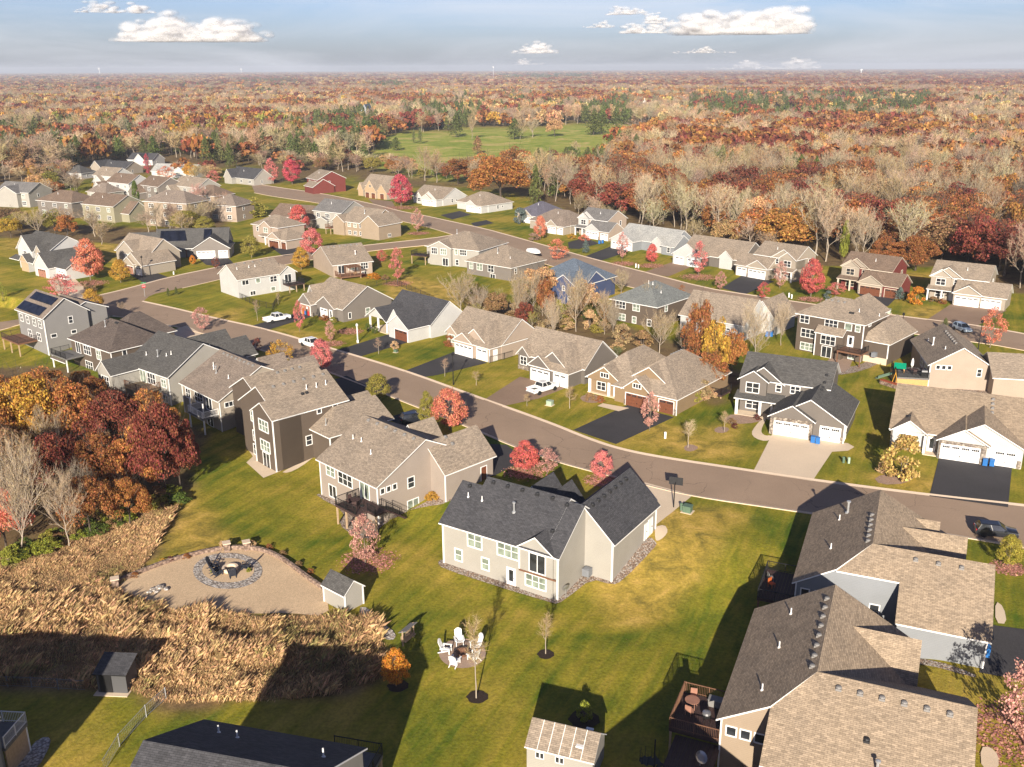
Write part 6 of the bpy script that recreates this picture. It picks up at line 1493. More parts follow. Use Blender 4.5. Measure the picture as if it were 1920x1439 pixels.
H=House('small dark shed with a single sloping roof at the edge of the tall grass',(185,1299),-4,'darkgrey','r_char',az=-2.1,z=-2.1,name='storage_shed',cat='shed',trim='blackmetal')
H.walls([(0,0),(2.75,0),(2.75,2.1),(0,2.1)],0,2.0);w=H.wmb(None);w.poly([(2.75,2.1,2.0),(0,2.1,2.0),(0,2.1,2.55),(2.75,2.1,2.55)]);w.poly([(2.75,0,2),(2.75,2.1,2),(2.75,2.1,2.55)]);w.poly([(0,2.1,2),(0,0,2),(0,2.1,2.55)])
H.slab([(-.2,-.25,2.1),(2.95,-.25,2.1),(2.95,2.3,2.75),(-.2,2.3,2.75)],.1);H.box('door','blackmetal',.25,-.06,.1,1.4,-.01,1.9);H.box('slab','concrete',-.25,-.5,-.2,2.9,2.2,.06);H.done()
# ------------------------------------------------------------------ street furniture and yard things
def put(name,x,y,label,cat,group=None,rz=0,dz=0):
    X,Y,Z=GT(x,y);return empty(name,(X,Y,Z+dz),R(rz),label,cat,group)
r=put('basketball_hoop',1263,952,'black basketball hoop on a pole at the edge of the concrete drive','basketball hoop',rz=160)
a=MB();a.tube((0,0,0),(0,0,3.1),.07,n=8);a.tube((0,0,2.9),(0,-.7,3.1),.05,n=6);a.build('pole','blackmetal',r)
a=MB();a.box(-.85,-.78,2.75,.85,-.72,2.82);a.box(-.85,-.78,3.68,.85,-.72,3.75);a.box(-.85,-.78,2.75,-.78,-.72,3.75);a.box(.78,-.78,2.75,.85,-.72,3.75);a.box(-.3,-.77,2.95,.3,-.74,3.35);a.box(-.78,-.755,2.82,.78,-.745,3.68);a.build('backboard','ventblack',r)
a=MB()
for k in range(12):
    t=k*math.pi/6;a.tube((.23*math.cos(t),-1.02+.23*math.sin(t),3.05),(.23*math.cos(t+.53),-1.02+.23*math.sin(t+.53),3.05),.02,n=4)
a.build('rim','orangec',r)
def ubox(x,y,label,mat='utilgreen',s=1,rz=-30,cat='utility box',h=.8):
    r=put('utility_box',x,y,label,cat,rz=rz)
    a=MB();a.box(-.5*s,-.45*s,.05,.5*s,.45*s,h*s);a.build('cabinet',mat,r);a=MB();a.box(-.55*s,-.5*s,h*s,.55*s,.5*s,h*s+.08);a.build('lid',mat,r);a=MB();a.box(-.7*s,-.65*s,-.1,.7*s,.65*s,.05);a.build('pad','concrete',r)
ubox(1289,960,'green transformer box beside the basketball hoop');ubox(1031,760,'green transformer box on the lawn below the white pickup','utilpale',.9)
ubox(1664,588,'pale green transformer box at the kerb of the far street','utilpale',1.2);ubox(742,661,'small green utility box on the lawn beside a clump of pale grass','utilgreen',.6)
def pedestal(x,y,label,mat='utilpale',h=.9):
    r=put('utility_pedestal',x,y,label,'utility box');a=MB();a.box(-.14,-.14,0,.14,.14,h*.8);a.build('post',mat,r);a=MB();a.lathe([(.2,h*.8),(.18,h*.95),(.06,h)],n=8);a.build('cap',mat,r)
pedestal(1277,957,'small green pedestal left of the transformer box by the hoop','utilgreen',1.0)
pedestal(1581,868,'dark green pedestal beside the pale one on the kerb lawn','utilgreen');pedestal(1591,869,'pale green slanted pedestal on the kerb lawn');pedestal(1247,822,'white pedestal on the lawn left of the pink-bedded sapling','white',1.0)
pedestal(1192,502,'white pedestal, left of the pair on the far lawn','white',1.1);pedestal(1197,503,'white pedestal, right of the pair on the far lawn','white',1.0);pedestal(1479,558,'white pedestal pair member by the leafy bed, left','white',1.1);pedestal(1484,560,'white pedestal pair member by the leafy bed, right','white',1.0);pedestal(326,515,'white box at the kerb of the solar panelled house','white',.8)
r=put('lamp_post',671,643,'white round-topped lamp post on the lawn of the black-roofed house','lamp post');a=MB();a.lathe([(.22,0),(.22,.5),(.13,.6),(.11,3.2),(.2,3.3)],n=10);a.build('post','white',r);a=MB();a.lathe([(.12,3.3),(.26,3.5),(.24,3.75),(.08,3.95)],n=10);a.build('globe','plaster',r)
def lamp(x,y,label,h=5.2):
    r=put('street_lamp',x,y,label,'street lamp','black street lamps');a=MB();a.lathe([(.12,0),(.09,.6),(.06,h)],n=8);a.build('pole','blackmetal',r);a=MB();a.lathe([(.08,h),(.24,h+.08),(.26,h+.35),(.1,h+.55),(.03,h+.7)],n=8);a.build('lantern','blackmetal',r)
lamp(850,722,'black street lamp beside the kerb behind the large coral maple');lamp(1688,640,'black street lamp at the far street left of the silver car');lamp(270,521,'black street lamp at the kerb near the dark car')
lamp(1834,655,'black street lamp in front of the coral maple on the far street')
r=put('street_sign',272,557,'red octagonal stop sign under a green street name blade at the crossing','sign',rz=10)
a=MB();a.tube((0,0,0),(0,0,3.6),.05,n=6);a.build('post','galv',r);a=MB();a.extrude([(.45*math.cos(R(22.5+45*k)),2.6+.45*math.sin(R(22.5+45*k))) for k in range(8)],1,-.10,-.06);sg=a.build('stop_panel','redsign',r)
a=MB();a.box(-.6,-.03,3.3,.6,.03,3.55);a.build('name_blade','greensign',r)
cu=bpy.data.curves.new('lettering','FONT');cu.body='STOP';cu.size=.30;cu.align_x='CENTER';cu.align_y='CENTER';cu.extrude=.004
to=bpy.data.objects.new('tmp',cu);COL.objects.link(to);bpy.context.view_layer.update()
tm=bpy.data.meshes.new_from_object(to.evaluated_get(bpy.context.evaluated_depsgraph_get()));bpy.data.objects.remove(to);tm.materials.clear();tm.materials.append(MAT['white'])
to=link('lettering',tm,sg);to.location=(0,-.115,2.6);to.rotation_euler=(math.pi/2,0,0)
def bins(lst,lab):
    for i,(x,y,l) in enumerate(lst):
        r=put('recycling_bin',x,y,l,'bin','blue wheeled bins',rz=-25)
        a=MB();a.extrude([(-.28,.12),(.28,.12),(.34,1.0),(-.34,1.0)],0,-.29,.29);a.build('bin_body','binblue',r)
        a=MB();a.extrude([(-.36,1.0),(.36,1.0),(.30,1.1),(-.36,1.08)],0,-.31,.31);a.build('lid','binblue',r);a=MB();a.tube((-.3,.3,.13),(.3,.3,.13),.13,n=8);a.build('wheels','tire',r)
bins([(1846,874,'blue wheeled bin between the garage doors of the white-gabled house, left of two'),(1859,875,'blue wheeled bin between the garage doors of the white-gabled house, right of two'),
(1524,831,'blue wheeled bin between the doors of the grey two-storey house, left of two'),(1533,833,'blue wheeled bin between the doors of the grey two-storey house, right of two'),
(877,909,'blue wheeled bin beside the brown side door of the tan deck house, left one'),(886,907,'blue wheeled bin beside the brown side door of the tan deck house, right one'),
(1848,1232,'bright blue wheeled bin at the corner of the blue-grey house, front one'),(1846,1222,'bright blue wheeled bin at the corner of the blue-grey house, rear one'),(1124,458,'blue bin beside the cream two-storey house, left one'),(1130,457,'blue bin beside the cream two-storey house, right one'),
(1919,745,'blue wheeled bin at the wall of the pinkish tan house'),(541,460,'blue bin between the doors of the beige two-storey house, left one'),(547,459,'blue bin between the doors of the beige two-storey house, right one'),(1048,437,'blue bin at the low brown hip roof house, left one'),(1053,437,'blue bin at the low brown hip roof house, right one'),(1438,632,'blue bin at the white gabled house, left one'),(1446,632,'blue bin at the white gabled house, right one')],0)
# adirondack chairs
def chair_mesh(mat):
    a=MB()
    for s in(-1,1):
        a.box(s*.30-.03,-.42,0,s*.30+.03,-.34,.55);a.tube((s*.28,-.36,.34),(s*.28,.62,.02),.05,n=4);a.box(s*.36-.07,-.46,.54,s*.36+.07,.32,.58);a.box(s*.3-.03,.2,.1,s*.3+.03,.28,.55)
    fr=a.data('frame',mat);a=MB()
    for i in range(6):
        y=-.40+i*.125;a.extrude([(y,.37-i*.035),(y+.11,.34-i*.035),(y+.11,.315-i*.035),(y,.345-i*.035)],0,-.28,.28)
    st=a.data('seat',mat);a=MB()
    for i in range(7):
        x=-.27+i*.09;h=.80+.17*math.cos((i-3)/3*1.35);a.extrude([(.24,.22),(.28,.22),(.30+h*.36,.22+h),(.26+h*.36,.22+h)],0,x-.04,x+.04)
    return fr,st,a.data('backrest',mat)
cw,cd=chair_mesh('white'),chair_mesh('umbrella')
def chair(x,y,rz,ms,label,group,sc=1.0):
    r=put('adirondack_chair',x,y,label,'chair',group,rz,.06);r.scale=(sc,)*3
    for n_,d in zip(('frame','seat','backrest'),ms):link(n_,d,r)
def facing(x,y,cx,cy):
    p,q=GT(x,y),GT(cx,cy);return math.degrees(math.atan2(q[1]-p[1],q[0]-p[0]))+90
for x,y,l in((861,1208,'rearmost, behind the fire bowl'),(836,1224,'at the left of the fire bowl'),(853,1247,'nearest the bottom left of the paved circle'),(888,1238,'at the lower right of the fire bowl'),(893,1216,'at the right, before the tall bare sapling')):
    chair(x,y,facing(x,y,867,1228),cw,'white slatted chair on the paved circle, '+l,'white chairs round the fire bowl',1.15)
r=put('fire_bowl',867,1229,'round wire fire bowl on the paved circle among the white chairs','fire pit',dz=.06);a=MB();a.lathe([(.45,0),(.5,.12),(.62,.35),(.66,.4),(.55,.36),(.3,.16)],n=16);a.build('bowl','deckwood',r);a=MB()
for k in range(10):
    t=k*math.pi/5
    for j in range(4):
        e0=j*.39;e1=e0+.39;a.tube((.62*math.cos(e0)*math.cos(t),.62*math.cos(e0)*math.sin(t),.4+.5*math.sin(e0)),(.62*math.cos(e1)*math.cos(t),.62*math.cos(e1)*math.sin(t),.4+.5*math.sin(e1)),.014,n=3)
a.build('mesh_dome','blackmetal',r)
for x,y,l in((400,1066,'left'),(408,1080,'front left'),(436,1081,'front'),(462,1068,'right'),(404,1073,'second from the left')):
    chair(x,y,facing(x,y,432,1069),cd,'dark slatted chair inside the rock ring, '+l,'dark chairs in the rock ring',1.15)
r=put('fire_ring',432,1070,'stone fire ring in the middle of the rock ring on the sandy court','fire pit',dz=.1);a=MB();a.lathe([(.62,0),(.9,0),(.9,.38),(.62,.38),(.62,.05)],n=18);a.build('ring','kerbc',r);a=MB();a.lathe([(.02,.06),(.6,.07),(.6,.0)],n=14);a.build('ashes','ventblack',r)
for x,y,l in((467,1073,'right'),(398,1075,'left')):
    tree('bush',x,y,y-9,9,'ygreen','potted green shrub at the %s of the dark chairs'%l,'plant',None,'potted_plant')
# rocks: boulders on the court
for i,(x,y,s) in enumerate(((288,1108,.5),(300,1104,.6),(312,1107,.45),(280,1113,.4),(295,1112,.35))):
    X,Y,Z=GT(x,y);a=MB();n=9
    for k in range(1):
        a.lathe([(s*.5,-.05),(s*.95,s*.15),(s*.8,s*.5),(s*.3,s*.68)],n=7)
    o=a.build('boulder','paleRock');o.location=(X,Y,Z+.05);o.rotation_euler=(.1*i,.15,i);o.scale=(1,.8,.9);tag(o,'pale boulder in the small rock heap on the sandy court','boulder','boulders on the sandy court')
r=put('garden_bench',766,1203,'weathered grey bench swing with a little roof by the rocky drain','bench',rz=60)
a=MB();a.extrude([(-.45,1.75),(.45,1.35),(.45,1.42),(-.45,1.82)],0,-1.0,1.0);a.build('canopy','ventgrey',r);a=MB()
for s in(-1,1):
    a.box(s*.9-.06,-.06,0,s*.9+.06,.06,1.65)
a.build('posts','tanwood',r);a=MB();a.box(-.85,-.3,.42,.85,.25,.5);a.box(-.85,.22,.5,.85,.28,.95);a.build('seat','tanwood',r)
# satellite dish of the pale house
r=put('satellite_dish',1061,1120,'grey satellite dish on a short mast at the corner of the pale house','satellite dish',rz=-150);a=MB();a.tube((0,0,0),(0,0,1.0),.03,n=6);a.build('mast','galv',r);a=MB();a.lathe([(.02,0),(.25,.03),(.42,.12),(.43,.13),(.25,.06)],n=14);d=a.build('dish','rimgrey',r);d.location=(0,.05,1.05);d.rotation_euler=(R(70),0,0)
# deck furniture, placed on the decks of their houses
def on(H,u,v,z,name,label,cat,rz=0,group=None):
    return empty(name,H.world(u,v,z-H.z if H.root.location.z else z),R(H.ang+rz),label,cat,group)
def table(r,rad=.6,h=.72,mat='deckdark'):
    a=MB();a.lathe([(.04,h-.04),(rad,h-.04),(rad,h),(.04,h)],n=14);a.build('table_top',mat,r);a=MB()
    for k in range(4):
        t=k*math.pi/2+.7;a.tube((rad*.6*math.cos(t),rad*.6*math.sin(t),h-.04),(rad*.75*math.cos(t),rad*.75*math.sin(t),0),.025,n=4)
    a.build('leg',mat,r)
def pchair(r,mat='deckdark'):
    a=MB();a.box(-.28,-.28,.40,.28,.28,.48);a.build('seat',mat,r);a=MB();a.box(-.28,.24,.48,.28,.30,1.0);a.build('backrest',mat,r)
    for x in(-.24,.24):
        for y in(-.24,.24):
            a=MB();a.box(x-.025,y-.025,0,x+.025,y+.025,.4);a.build('leg',mat,r)
A6H=[h for h in bpy.data.objects if h.get('label','').startswith('tan vinyl house')][0]
class _P:pass
def hp(o):
    p=_P();p.base=(o.location.x,o.location.y);p.z=0;p.ang=math.degrees(o.rotation_euler.z);p.root=o
    p.world=lambda u,v,z=0:(p.base[0]+u*math.cos(R(p.ang))-v*math.sin(R(p.ang)),p.base[1]+u*math.sin(R(p.ang))+v*math.cos(R(p.ang)),z)
    return p
def on2(o,u,v,z,name,label,cat,rz=0,group=None):
    p=hp(o);return empty(name,p.world(u,v,z),R(p.ang+rz),label,cat,group)
r=on2(A6H,11.2,-1.6,.6,'patio_umbrella','closed dark patio umbrella on the deck of the tan vinyl house','umbrella');a=MB();a.tube((0,0,0),(0,0,2.6),.03,n=6);a.lathe([(.3,0),(.28,.08),(.05,.12)],n=10);a.build('pole','blackmetal',r);a=MB();a.lathe([(.05,2.6),(.16,2.0),(.2,1.3),(.12,1.0)],n=8);a.build('canopy','umbrella',r)
r=on2(A6H,10.3,-1.9,.6,'patio_table','dark patio table beside the closed umbrella','table');table(r)
for i,(u,v,q) in enumerate(((9.4,-1.9,90),(10.3,-2.8,180),(11.1,-2.7,-120))):r=on2(A6H,u,v,.6,'patio_chair','dark patio chair round the table on the deck of the tan vinyl house','chair',q,'patio chairs on the tan house deck');pchair(r)
o=R2.root
r=on2(o,-3.1,3.6,.55,'patio_table','round terracotta-coloured table on the busy deck at the bottom right','table');table(r,.62,.75,'cloth')
for i,(u,v,q,l) in enumerate(((-3.2,4.6,10,'behind'),(-3.1,2.6,170,'before'))):r=on2(o,u,v,.55,'patio_chair','terracotta cushioned chair %s the round table on the busy deck'%l,'chair',q,'terracotta chairs');pchair(r,'cloth')
r=on2(o,-1.6,2.2,.55,'grill','kettle grill with a silver lid on the busy deck','grill');a=MB();a.lathe([(.3,.45),(.38,.6),(.38,.8)],n=12);a.build('kettle','blackmetal',r);a=MB();a.lathe([(.38,.8),(.33,.95),(.1,1.05)],n=12);a.build('lid','rimgrey',r)
for k in range(3):
    t=k*2.1;a=MB();a.tube((.2*math.cos(t),.2*math.sin(t),.5),(.3*math.cos(t),.3*math.sin(t),0),.02,n=4);a.build('leg','blackmetal',r)
r=on2(o,-1.0,-2.6,.1,'satellite_dish','round white satellite dish standing on the lower deck','satellite dish',30);a=MB();a.tube((0,0,0),(0,0,.7),.04,n=6);a.build('mast','galv',r);a=MB();a.lathe([(.02,0),(.3,.04),(.5,.16),(.51,.17),(.3,.08)],n=14);d=a.build('dish','rimgrey',r);d.location=(0,0,.75);d.rotation_euler=(R(35),R(20),0)
r=on2(o,-1.2,4.6,.55,'storage_box','grey storage box against the wall on the busy deck','box');a=MB();a.box(-.7,-.35,0,.7,.35,.6);a.build('chest','ventgrey',r);a=MB();a.box(-.74,-.39,.6,.74,.39,.68);a.build('lid','ventgrey',r)
o=R1.root
r=on2(o,-2.6,-3.2,.55,'lounge_chair','chair with an orange cushion on the dark deck of the blue-grey house','chair',60);pchair(r,'orangec')
r=on2(o,-2.9,-2.0,.55,'patio_chair','grey wire chair behind the orange cushioned one','chair',120);pchair(r,'ventgrey')
r=on2(o,8.3,-6.6,-1.2,'tiki_lamp','thin white garden lamp between the two right-hand houses','lamp');a=MB();a.tube((0,0,0),(0,0,1.8),.03,n=6);a.build('pole','galv',r);a=MB();a.lathe([(.05,1.8),(.14,1.95),(.1,2.1)],n=8);a.build('head','white',r)
o=M6.root
r=on2(o,-2.6,2.6,1.75,'patio_umbrella','closed white patio umbrella on the grey deck of the pinkish tan house','umbrella');a=MB();a.tube((0,0,0),(0,0,2.5),.03,n=6);a.build('pole','white',r);a=MB();a.lathe([(.05,2.5),(.22,2.0),(.26,1.3),(.12,1.0)],n=8);a.build('canopy','white',r)
r=on2(o,-2.4,2.0,1.75,'patio_table','dark table under the white umbrella','table');table(r,.8)
for i,(u,v,q) in enumerate(((-3.6,2.0,90),(-2.4,.9,180),(-1.3,2.0,-90))):r=on2(o,u,v,1.75,'patio_chair','dark chair at the table under the white umbrella','chair',q,'dark chairs on the grey deck');pchair(r)
r=on2(o,-1.0,.3,1.75,'grill','dark gas grill by the rail of the grey deck','grill');a=MB();a.box(-.5,-.25,.1,.5,.25,.85);a.build('cart','blackmetal',r);a=MB();a.extrude([(-.28,.85),(.28,.85),(.25,1.1),(0,1.2),(-.25,1.1)],0,-.45,.45);a.build('lid','rimgrey',r)
# play tower
r=put('play_tower',1684,715,'wooden play tower with a green roof and a green slide beside the grey deck','playset',rz=-20)
for x in(-.7,.7):
    for y in(-.7,.7):
        a=MB();a.box(x-.06,y-.06,0,x+.06,y+.06,2.6);a.build('post','deckorange',r)
a=MB();a.box(-.8,-.8,1.3,.8,.8,1.4);a.build('platform','deckorange',r);a=MB();a.poly([(-.95,-.95,2.5),(.95,-.95,2.5),(.95,0,3.3),(-.95,0,3.3)]);a.poly([(-.95,0,3.3),(.95,0,3.3),(.95,.95,2.5),(-.95,.95,2.5)]);a.poly([(-.95,-.95,2.5),(-.95,0,3.3),(-.95,.95,2.5)]);a.poly([(.95,.95,2.5),(.95,0,3.3),(.95,-.95,2.5)]);a.build('canopy','playgreen',r)
a=MB();a.extrude([(-.8,1.4),(-3.3,.25),(-3.7,.25),(-3.7,.18),(-3.3,.18),(-.8,1.3)],1,-.3,.3);a.extrude([(-.8,1.4),(-3.3,.25),(-3.3,.5),(-.8,1.65)],1,-.34,-.3);a.extrude([(-.8,1.4),(-3.3,.25),(-3.3,.5),(-.8,1.65)],1,.3,.34);a.build('slide','utilgreen',r)
a=MB();a.tube((-.7,-.7,2.6),(-.7,-3.2,2.4),.06,n=6);a.tube((-.7,-3.2,2.4),(-1.3,-3.4,0),.05,n=6);a.tube((-.7,-3.2,2.4),(-.1,-3.4,0),.05,n=6);a.build('swing_beam','yellowp',r)
r=put('retaining_wall',1672,726,'low red-brown block wall stepping down beside the orange lattice','wall',rz=-58);a=MB();a.box(-2.2,-.35,-.2,2.4,.35,.7);a.build('blocks','retblock',r);a=MB();a.box(-2.25,-.4,.7,2.45,.4,.8);a.build('cap','orangebrick',r)
r=put('round_tub',1647,668,'round black covered tub beside the brown three-storey house','tub');a=MB();a.lathe([(.9,0),(.95,.4),(.9,.7),(.1,.75)],n=16);a.build('shell','ventblack',r)
# fences
def fence(pts,label,h=1.3,mat='blackmetal',gap=.16,name='fence',zpts=None,mesh=False):
    P=[GT(*p) for p in pts];r=empty(name,P[0],0,label,'fence');O=Vector(P[0])
    a=MB();b=None
    for i in range(len(P)-1):
        p,q=Vector(P[i])-O,Vector(P[i+1])-O;Lg=(q-p).length;n=max(1,int(Lg/2.2))
        for k in range(n):
            s=p.lerp(q,k/n);e=p.lerp(q,(k+1)/n);s.z=h1(s.x+O.x,s.y+O.y)-O.z;e.z=h1(e.x+O.x,e.y+O.y)-O.z
            pm=MB();pm.box(s.x-.04,s.y-.04,s.z-.1,s.x+.04,s.y+.04,s.z+h+.08);pm.build('post',mat,r)
            up=Vector((0,0,1));a.tube(s+up*h,e+up*h,.028,n=4);a.tube(s+up*.15,e+up*.15,.022,n=4)
            m_=max(1,int((e-s).length/gap))
            for j in range(1,m_):
                c=s.lerp(e,j/m_);a.tube(c+up*.1,c+up*h,.008 if mesh else .011,n=3,cap=False)
            if mesh:
                for j in range(3):a.tube(s+up*(.4+.28*j),e+up*(.4+.28*j),.008,n=3,cap=False)
    a.build('wire_panel' if mesh else 'rail_panel',mat,r);return r
fence([(448,559),(475,572),(512,580),(524,560),(545,555)],'black metal fence round the white house back yard')
fence([(688,540),(725,533),(745,535),(780,550),(815,566)],'black metal fence behind the open-garage and black-roofed houses')
fence([(312,1312),(275,1345),(225,1400),(195,1450)],'wire mesh fence on steel posts along the strip of lawn, bottom left',1.2,'galv',.25,mesh=True)
fence([(-30,1287),(60,1290),(160,1296)],'wire fence along the tall grass behind the dark shed',1.1,'ventgrey',.3,mesh=True)
fence([(918,682),(945,675),(962,670)],'short black fence beside the beige house')
# radio mast and water towers on the horizon
X,Y=G(925,152);r=empty('radio_mast',(X,Y,0),0,'lattice radio mast rising above the horizon','mast');a=MB();hh=62
for k in range(3):
    t=k*2.094;a.tube((1.2*math.cos(t),1.2*math.sin(t),0),(.7*math.cos(t),.7*math.sin(t),hh),.22,n=4)
for i in range(16):
    for k in range(3):
        t=k*2.094;t2=t+2.094;a.tube((1.1*math.cos(t),1.1*math.sin(t),hh*i/16),(1.1*math.cos(t2),1.1*math.sin(t2),hh*(i+1)/16),.12,n=3)
a.build('lattice','galv',r);a=MB()
for k in range(6):
    t=k*1.047;a.box(2.2*math.cos(t)-.4,2.2*math.sin(t)-.4,hh-6,2.2*math.cos(t)+.4,2.2*math.sin(t)+.4,hh-2)
a.box(-2.4,-.2,hh-4.4,2.4,.2,hh-4);a.build('antennas','white',r)
for x,y,s,l in((1614,141,1.0,'white water tower above the dark red woods at the right'),(187,139,1.0,'small white water tower on the horizon at the left'),(453,138.5,.9,'small white water tower on the horizon left of centre')):
    X,Y=G(x,y);d=math.hypot(X,Y);k=d/FPX*s;r=empty('water_tower',(X,Y,0),0,l,'water tower');a=MB();a.lathe([(k*.9,0),(k*.6,k*4),(k*.7,k*6)],n=10);a.build('stem','white',r);a=MB();a.lathe([(k*.7,k*6),(k*2.0,k*7.4),(k*2.0,k*8.6),(k*.9,k*9.6),(k*.1,k*9.8)],n=14);a.build('tank','white',r)
# ------------------------------------------------------------------ tall dry grass
pw=[pxw(p) for p in PRA][0];xs=[p[0] for p in pw];ys=[p[1] for p in pw]
n=70000;px_=rng.uniform(min(xs),max(xs),n);py_=rng.uniform(min(ys),max(ys),n);k=inpoly(px_,py_,pw)&~inpoly(px_,py_,court)
px_,py_=px_[k],py_[k];dens=vnoise(px_,py_,3.6,9)*.55+vnoise(px_,py_,1.2,8)*.45;k=(dens+rng.random(len(px_))*.5)>.50;px_,py_,dens=px_[k],py_[k],dens[k]
hue=vnoise(px_,py_,5.5,31)*.6+vnoise(px_,py_,1.6,32)*.4
qx=np.array([PX(a,b_,-2.1) for a,b_ in zip(px_,py_)])
low=np.clip((1130-qx[:,1])/60,0,1)*np.clip((330-qx[:,0])/60,0,1)
hgt=(.25+1.0*np.clip((dens-.36)*2.4,0,1))*(.7+.5*rng.random(len(px_)))*(1-.5*low)
nb=8
def blades(sel,nm,c,lab,cat):
    x0,y0,h0=px_[sel],py_[sel],hgt[sel];n=len(x0)
    bx=np.repeat(x0,nb)+rng.normal(size=n*nb)*.16;by=np.repeat(y0,nb)+rng.normal(size=n*nb)*.16;bz=hz(bx,by);hh=np.repeat(h0,nb)*(.55+.7*rng.random(n*nb))
    lean=rng.normal(size=(n*nb,2))*.26*hh[:,None]+np.array([.20,.08])*hh[:,None];a_=rng.random(n*nb)*6.283;w=.011+.013*rng.random(n*nb)
    A=np.stack([bx-np.cos(a_)*w,by-np.sin(a_)*w,bz],1);B=np.stack([bx+np.cos(a_)*w,by+np.sin(a_)*w,bz],1)
    Cc=np.stack([bx+lean[:,0]*.5+np.cos(a_)*w*1.4,by+lean[:,1]*.5+np.sin(a_)*w*1.4,bz+hh*.65],1);D=np.stack([bx+lean[:,0]*1.3,by+lean[:,1]*1.3,bz+hh*.95],1)
    me=npmesh(nm,[(np.stack([A,B,Cc,D],1).reshape(-1,3),np.arange(4*n*nb).reshape(-1,4),0)],['leaf']);o=link(nm,me);o.color=C4(c);tag(o,lab,cat,kind='stuff')
r1=rng.random(len(px_))*.3
blades(hue+r1>.60,'tall_grass',(.66,.44,.235),'tall tan prairie grass in clumps round the sandy court','grass')
blades((hue+r1<=.60)&(hue+r1>.40),'dry_weeds',(.46,.29,.15),'brown dry weeds growing between the tan prairie grass','weeds')
blades(hue+r1<=.40,'faded_grass',(.45,.36,.15),'faded olive-gold grass at the edges of the prairie','grass')
for x,y,s,l in((418,1030,16,'pale grass clump at the left pillar of the pair'),(474,1027,14,'pale grass clump at the right pillar of the pair'),(222,1088,14,'pale grass clump at the left end of the block wall'),(740,655,16,'pale grass clump beside the small utility box'),(1655,888,24,'pale grass clump left of the yellow shrub bed'),(667,520,10,'pale grass clump at the back of the pergola house'),(165,544,14,'pale grass clump at the kerb beside the concrete drive'),(176,546,12,'second pale grass clump at the kerb beside the concrete drive')):
    tree('bush',x,y,y-s,s*1.0,'grass',l,'grass clump',None,'grass_clump')
for x,y,c,l in((253,1083,'rust','rust shrub on the slope above the block wall, left'),(305,1056,'gold','gold shrub on the slope above the block wall'),(320,1053,'dkshrub','dark shrub right of the gold one above the block wall'),(350,1048,'rust','small rust shrub above the block wall, near the pillars'),(505,1030,'rust','rusty shrub behind the right end of the block wall'),(530,1042,'brown','brown shrub behind the curve of the block wall'),(560,1062,'brown','brown shrub further down the curve of the block wall'),(582,1075,'rust','rust shrub beside the storage shed end of the wall')):
    tree('bush',x,y,y-10,14,c,l,'shrub')
# ------------------------------------------------------------------ the autumn woods
EDGE=[(-400,336),(0,336),(100,328),(165,311),(240,297),(320,297),(420,318),(500,308),(560,306),(640,322),(720,330),(830,345),(960,352),(1040,380),(1160,424),(1290,449),(1420,470),(1550,492),(1760,496),(1920,548),(2400,690)]
CLEAR=LAWN[1:2]+LAWN[3:6]+[[(212,268),(275,268),(290,288),(205,290)],[(385,318),(425,312),(425,330),(380,335)],[(0,232),(30,232),(30,240),(0,240)]]
PINES=[[(575,240),(705,212),(715,290),(590,300)],[(752,208),(905,212),(905,240),(760,245)],[(1088,210),(1180,188),(1185,258),(1095,252)],[(1290,188),(1745,182),(1745,238),(1290,240)],[(-50,250),(170,242),(170,292),(-50,294)],[(1000,330),(1130,320),(1130,345),(1020,352)],[(1330,340),(1400,330),(1400,355),(1335,360)],[(690,160),(760,158),(760,170),(690,170)],[(940,143),(1110,140),(1110,150),(940,152)],[(450,152),(560,152),(560,160),(450,160)]]
SCR=[[(-60,410),(100,436),(262,450),(268,470),(120,455),(-60,450)],[(262,430),(430,408),(430,425),(300,446)],[(640,300),(900,335),(860,345),(720,330),(640,318)],[(430,312),(500,300),(640,318),(640,330),(520,322)],[(-60,330),(160,322),(100,352),(60,345),(-60,350)],[(50,350),(150,340),(150,370),(70,385)],[(330,330),(420,325),(420,340),(380,350)],[(1040,384),(1160,425),(1290,450),(1560,494),(1560,505),(1290,462),(1160,440),(1040,395)],[(1740,496),(1920,548),(1960,560),(1900,545),(1760,506)]]
exs=np.array([p[0] for p in EDGE],float);eys=np.array([p[1] for p in EDGE],float)
cands=[]
def addring(r0,r1,s):
    """jittered grid of tree positions between two distances"""
    ymax=r1;xs=np.arange(-r1*.66-30,r1*.66+30,s);ys=np.arange(max(60,r0*.75),r1,s)
    X,Y=np.meshgrid(xs,ys);X=X+rng.uniform(-.45,.45,X.shape)*s;Y=Y+rng.uniform(-.45,.45,Y.shape)*s
    d=np.hypot(X,Y);k=(d>=r0)&(d<r1)&(np.abs(X)<Y*.68+25)
    cands.append((X[k],Y[k],np.full(k.sum(),s)))
addring(120,700,9.4);addring(700,1200,11.5);addring(1200,2400,17);addring(2400,5200,36);addring(5200,14000,88)
X=np.concatenate([c[0] for c in cands]);Y=np.concatenate([c[1] for c in cands]);S=np.concatenate([c[2] for c in cands])
# pixel positions of the bases
v2=Y*CF[1]+(0-CH)*CF[2];ux=960+FPX*(X*CR[0]+Y*CR[1]-CH*CR[2])/v2;uy=719.5-FPX*(X*CU[0]+Y*CU[1]-CH*CU[2])/v2
keep=uy<np.interp(ux,exs,eys)
for p in CLEAR: keep&=~inpoly(ux,uy,p)
scr=np.zeros(len(X),bool)
for p in SCR: scr|=inpoly(ux,uy,p)
keep|=scr
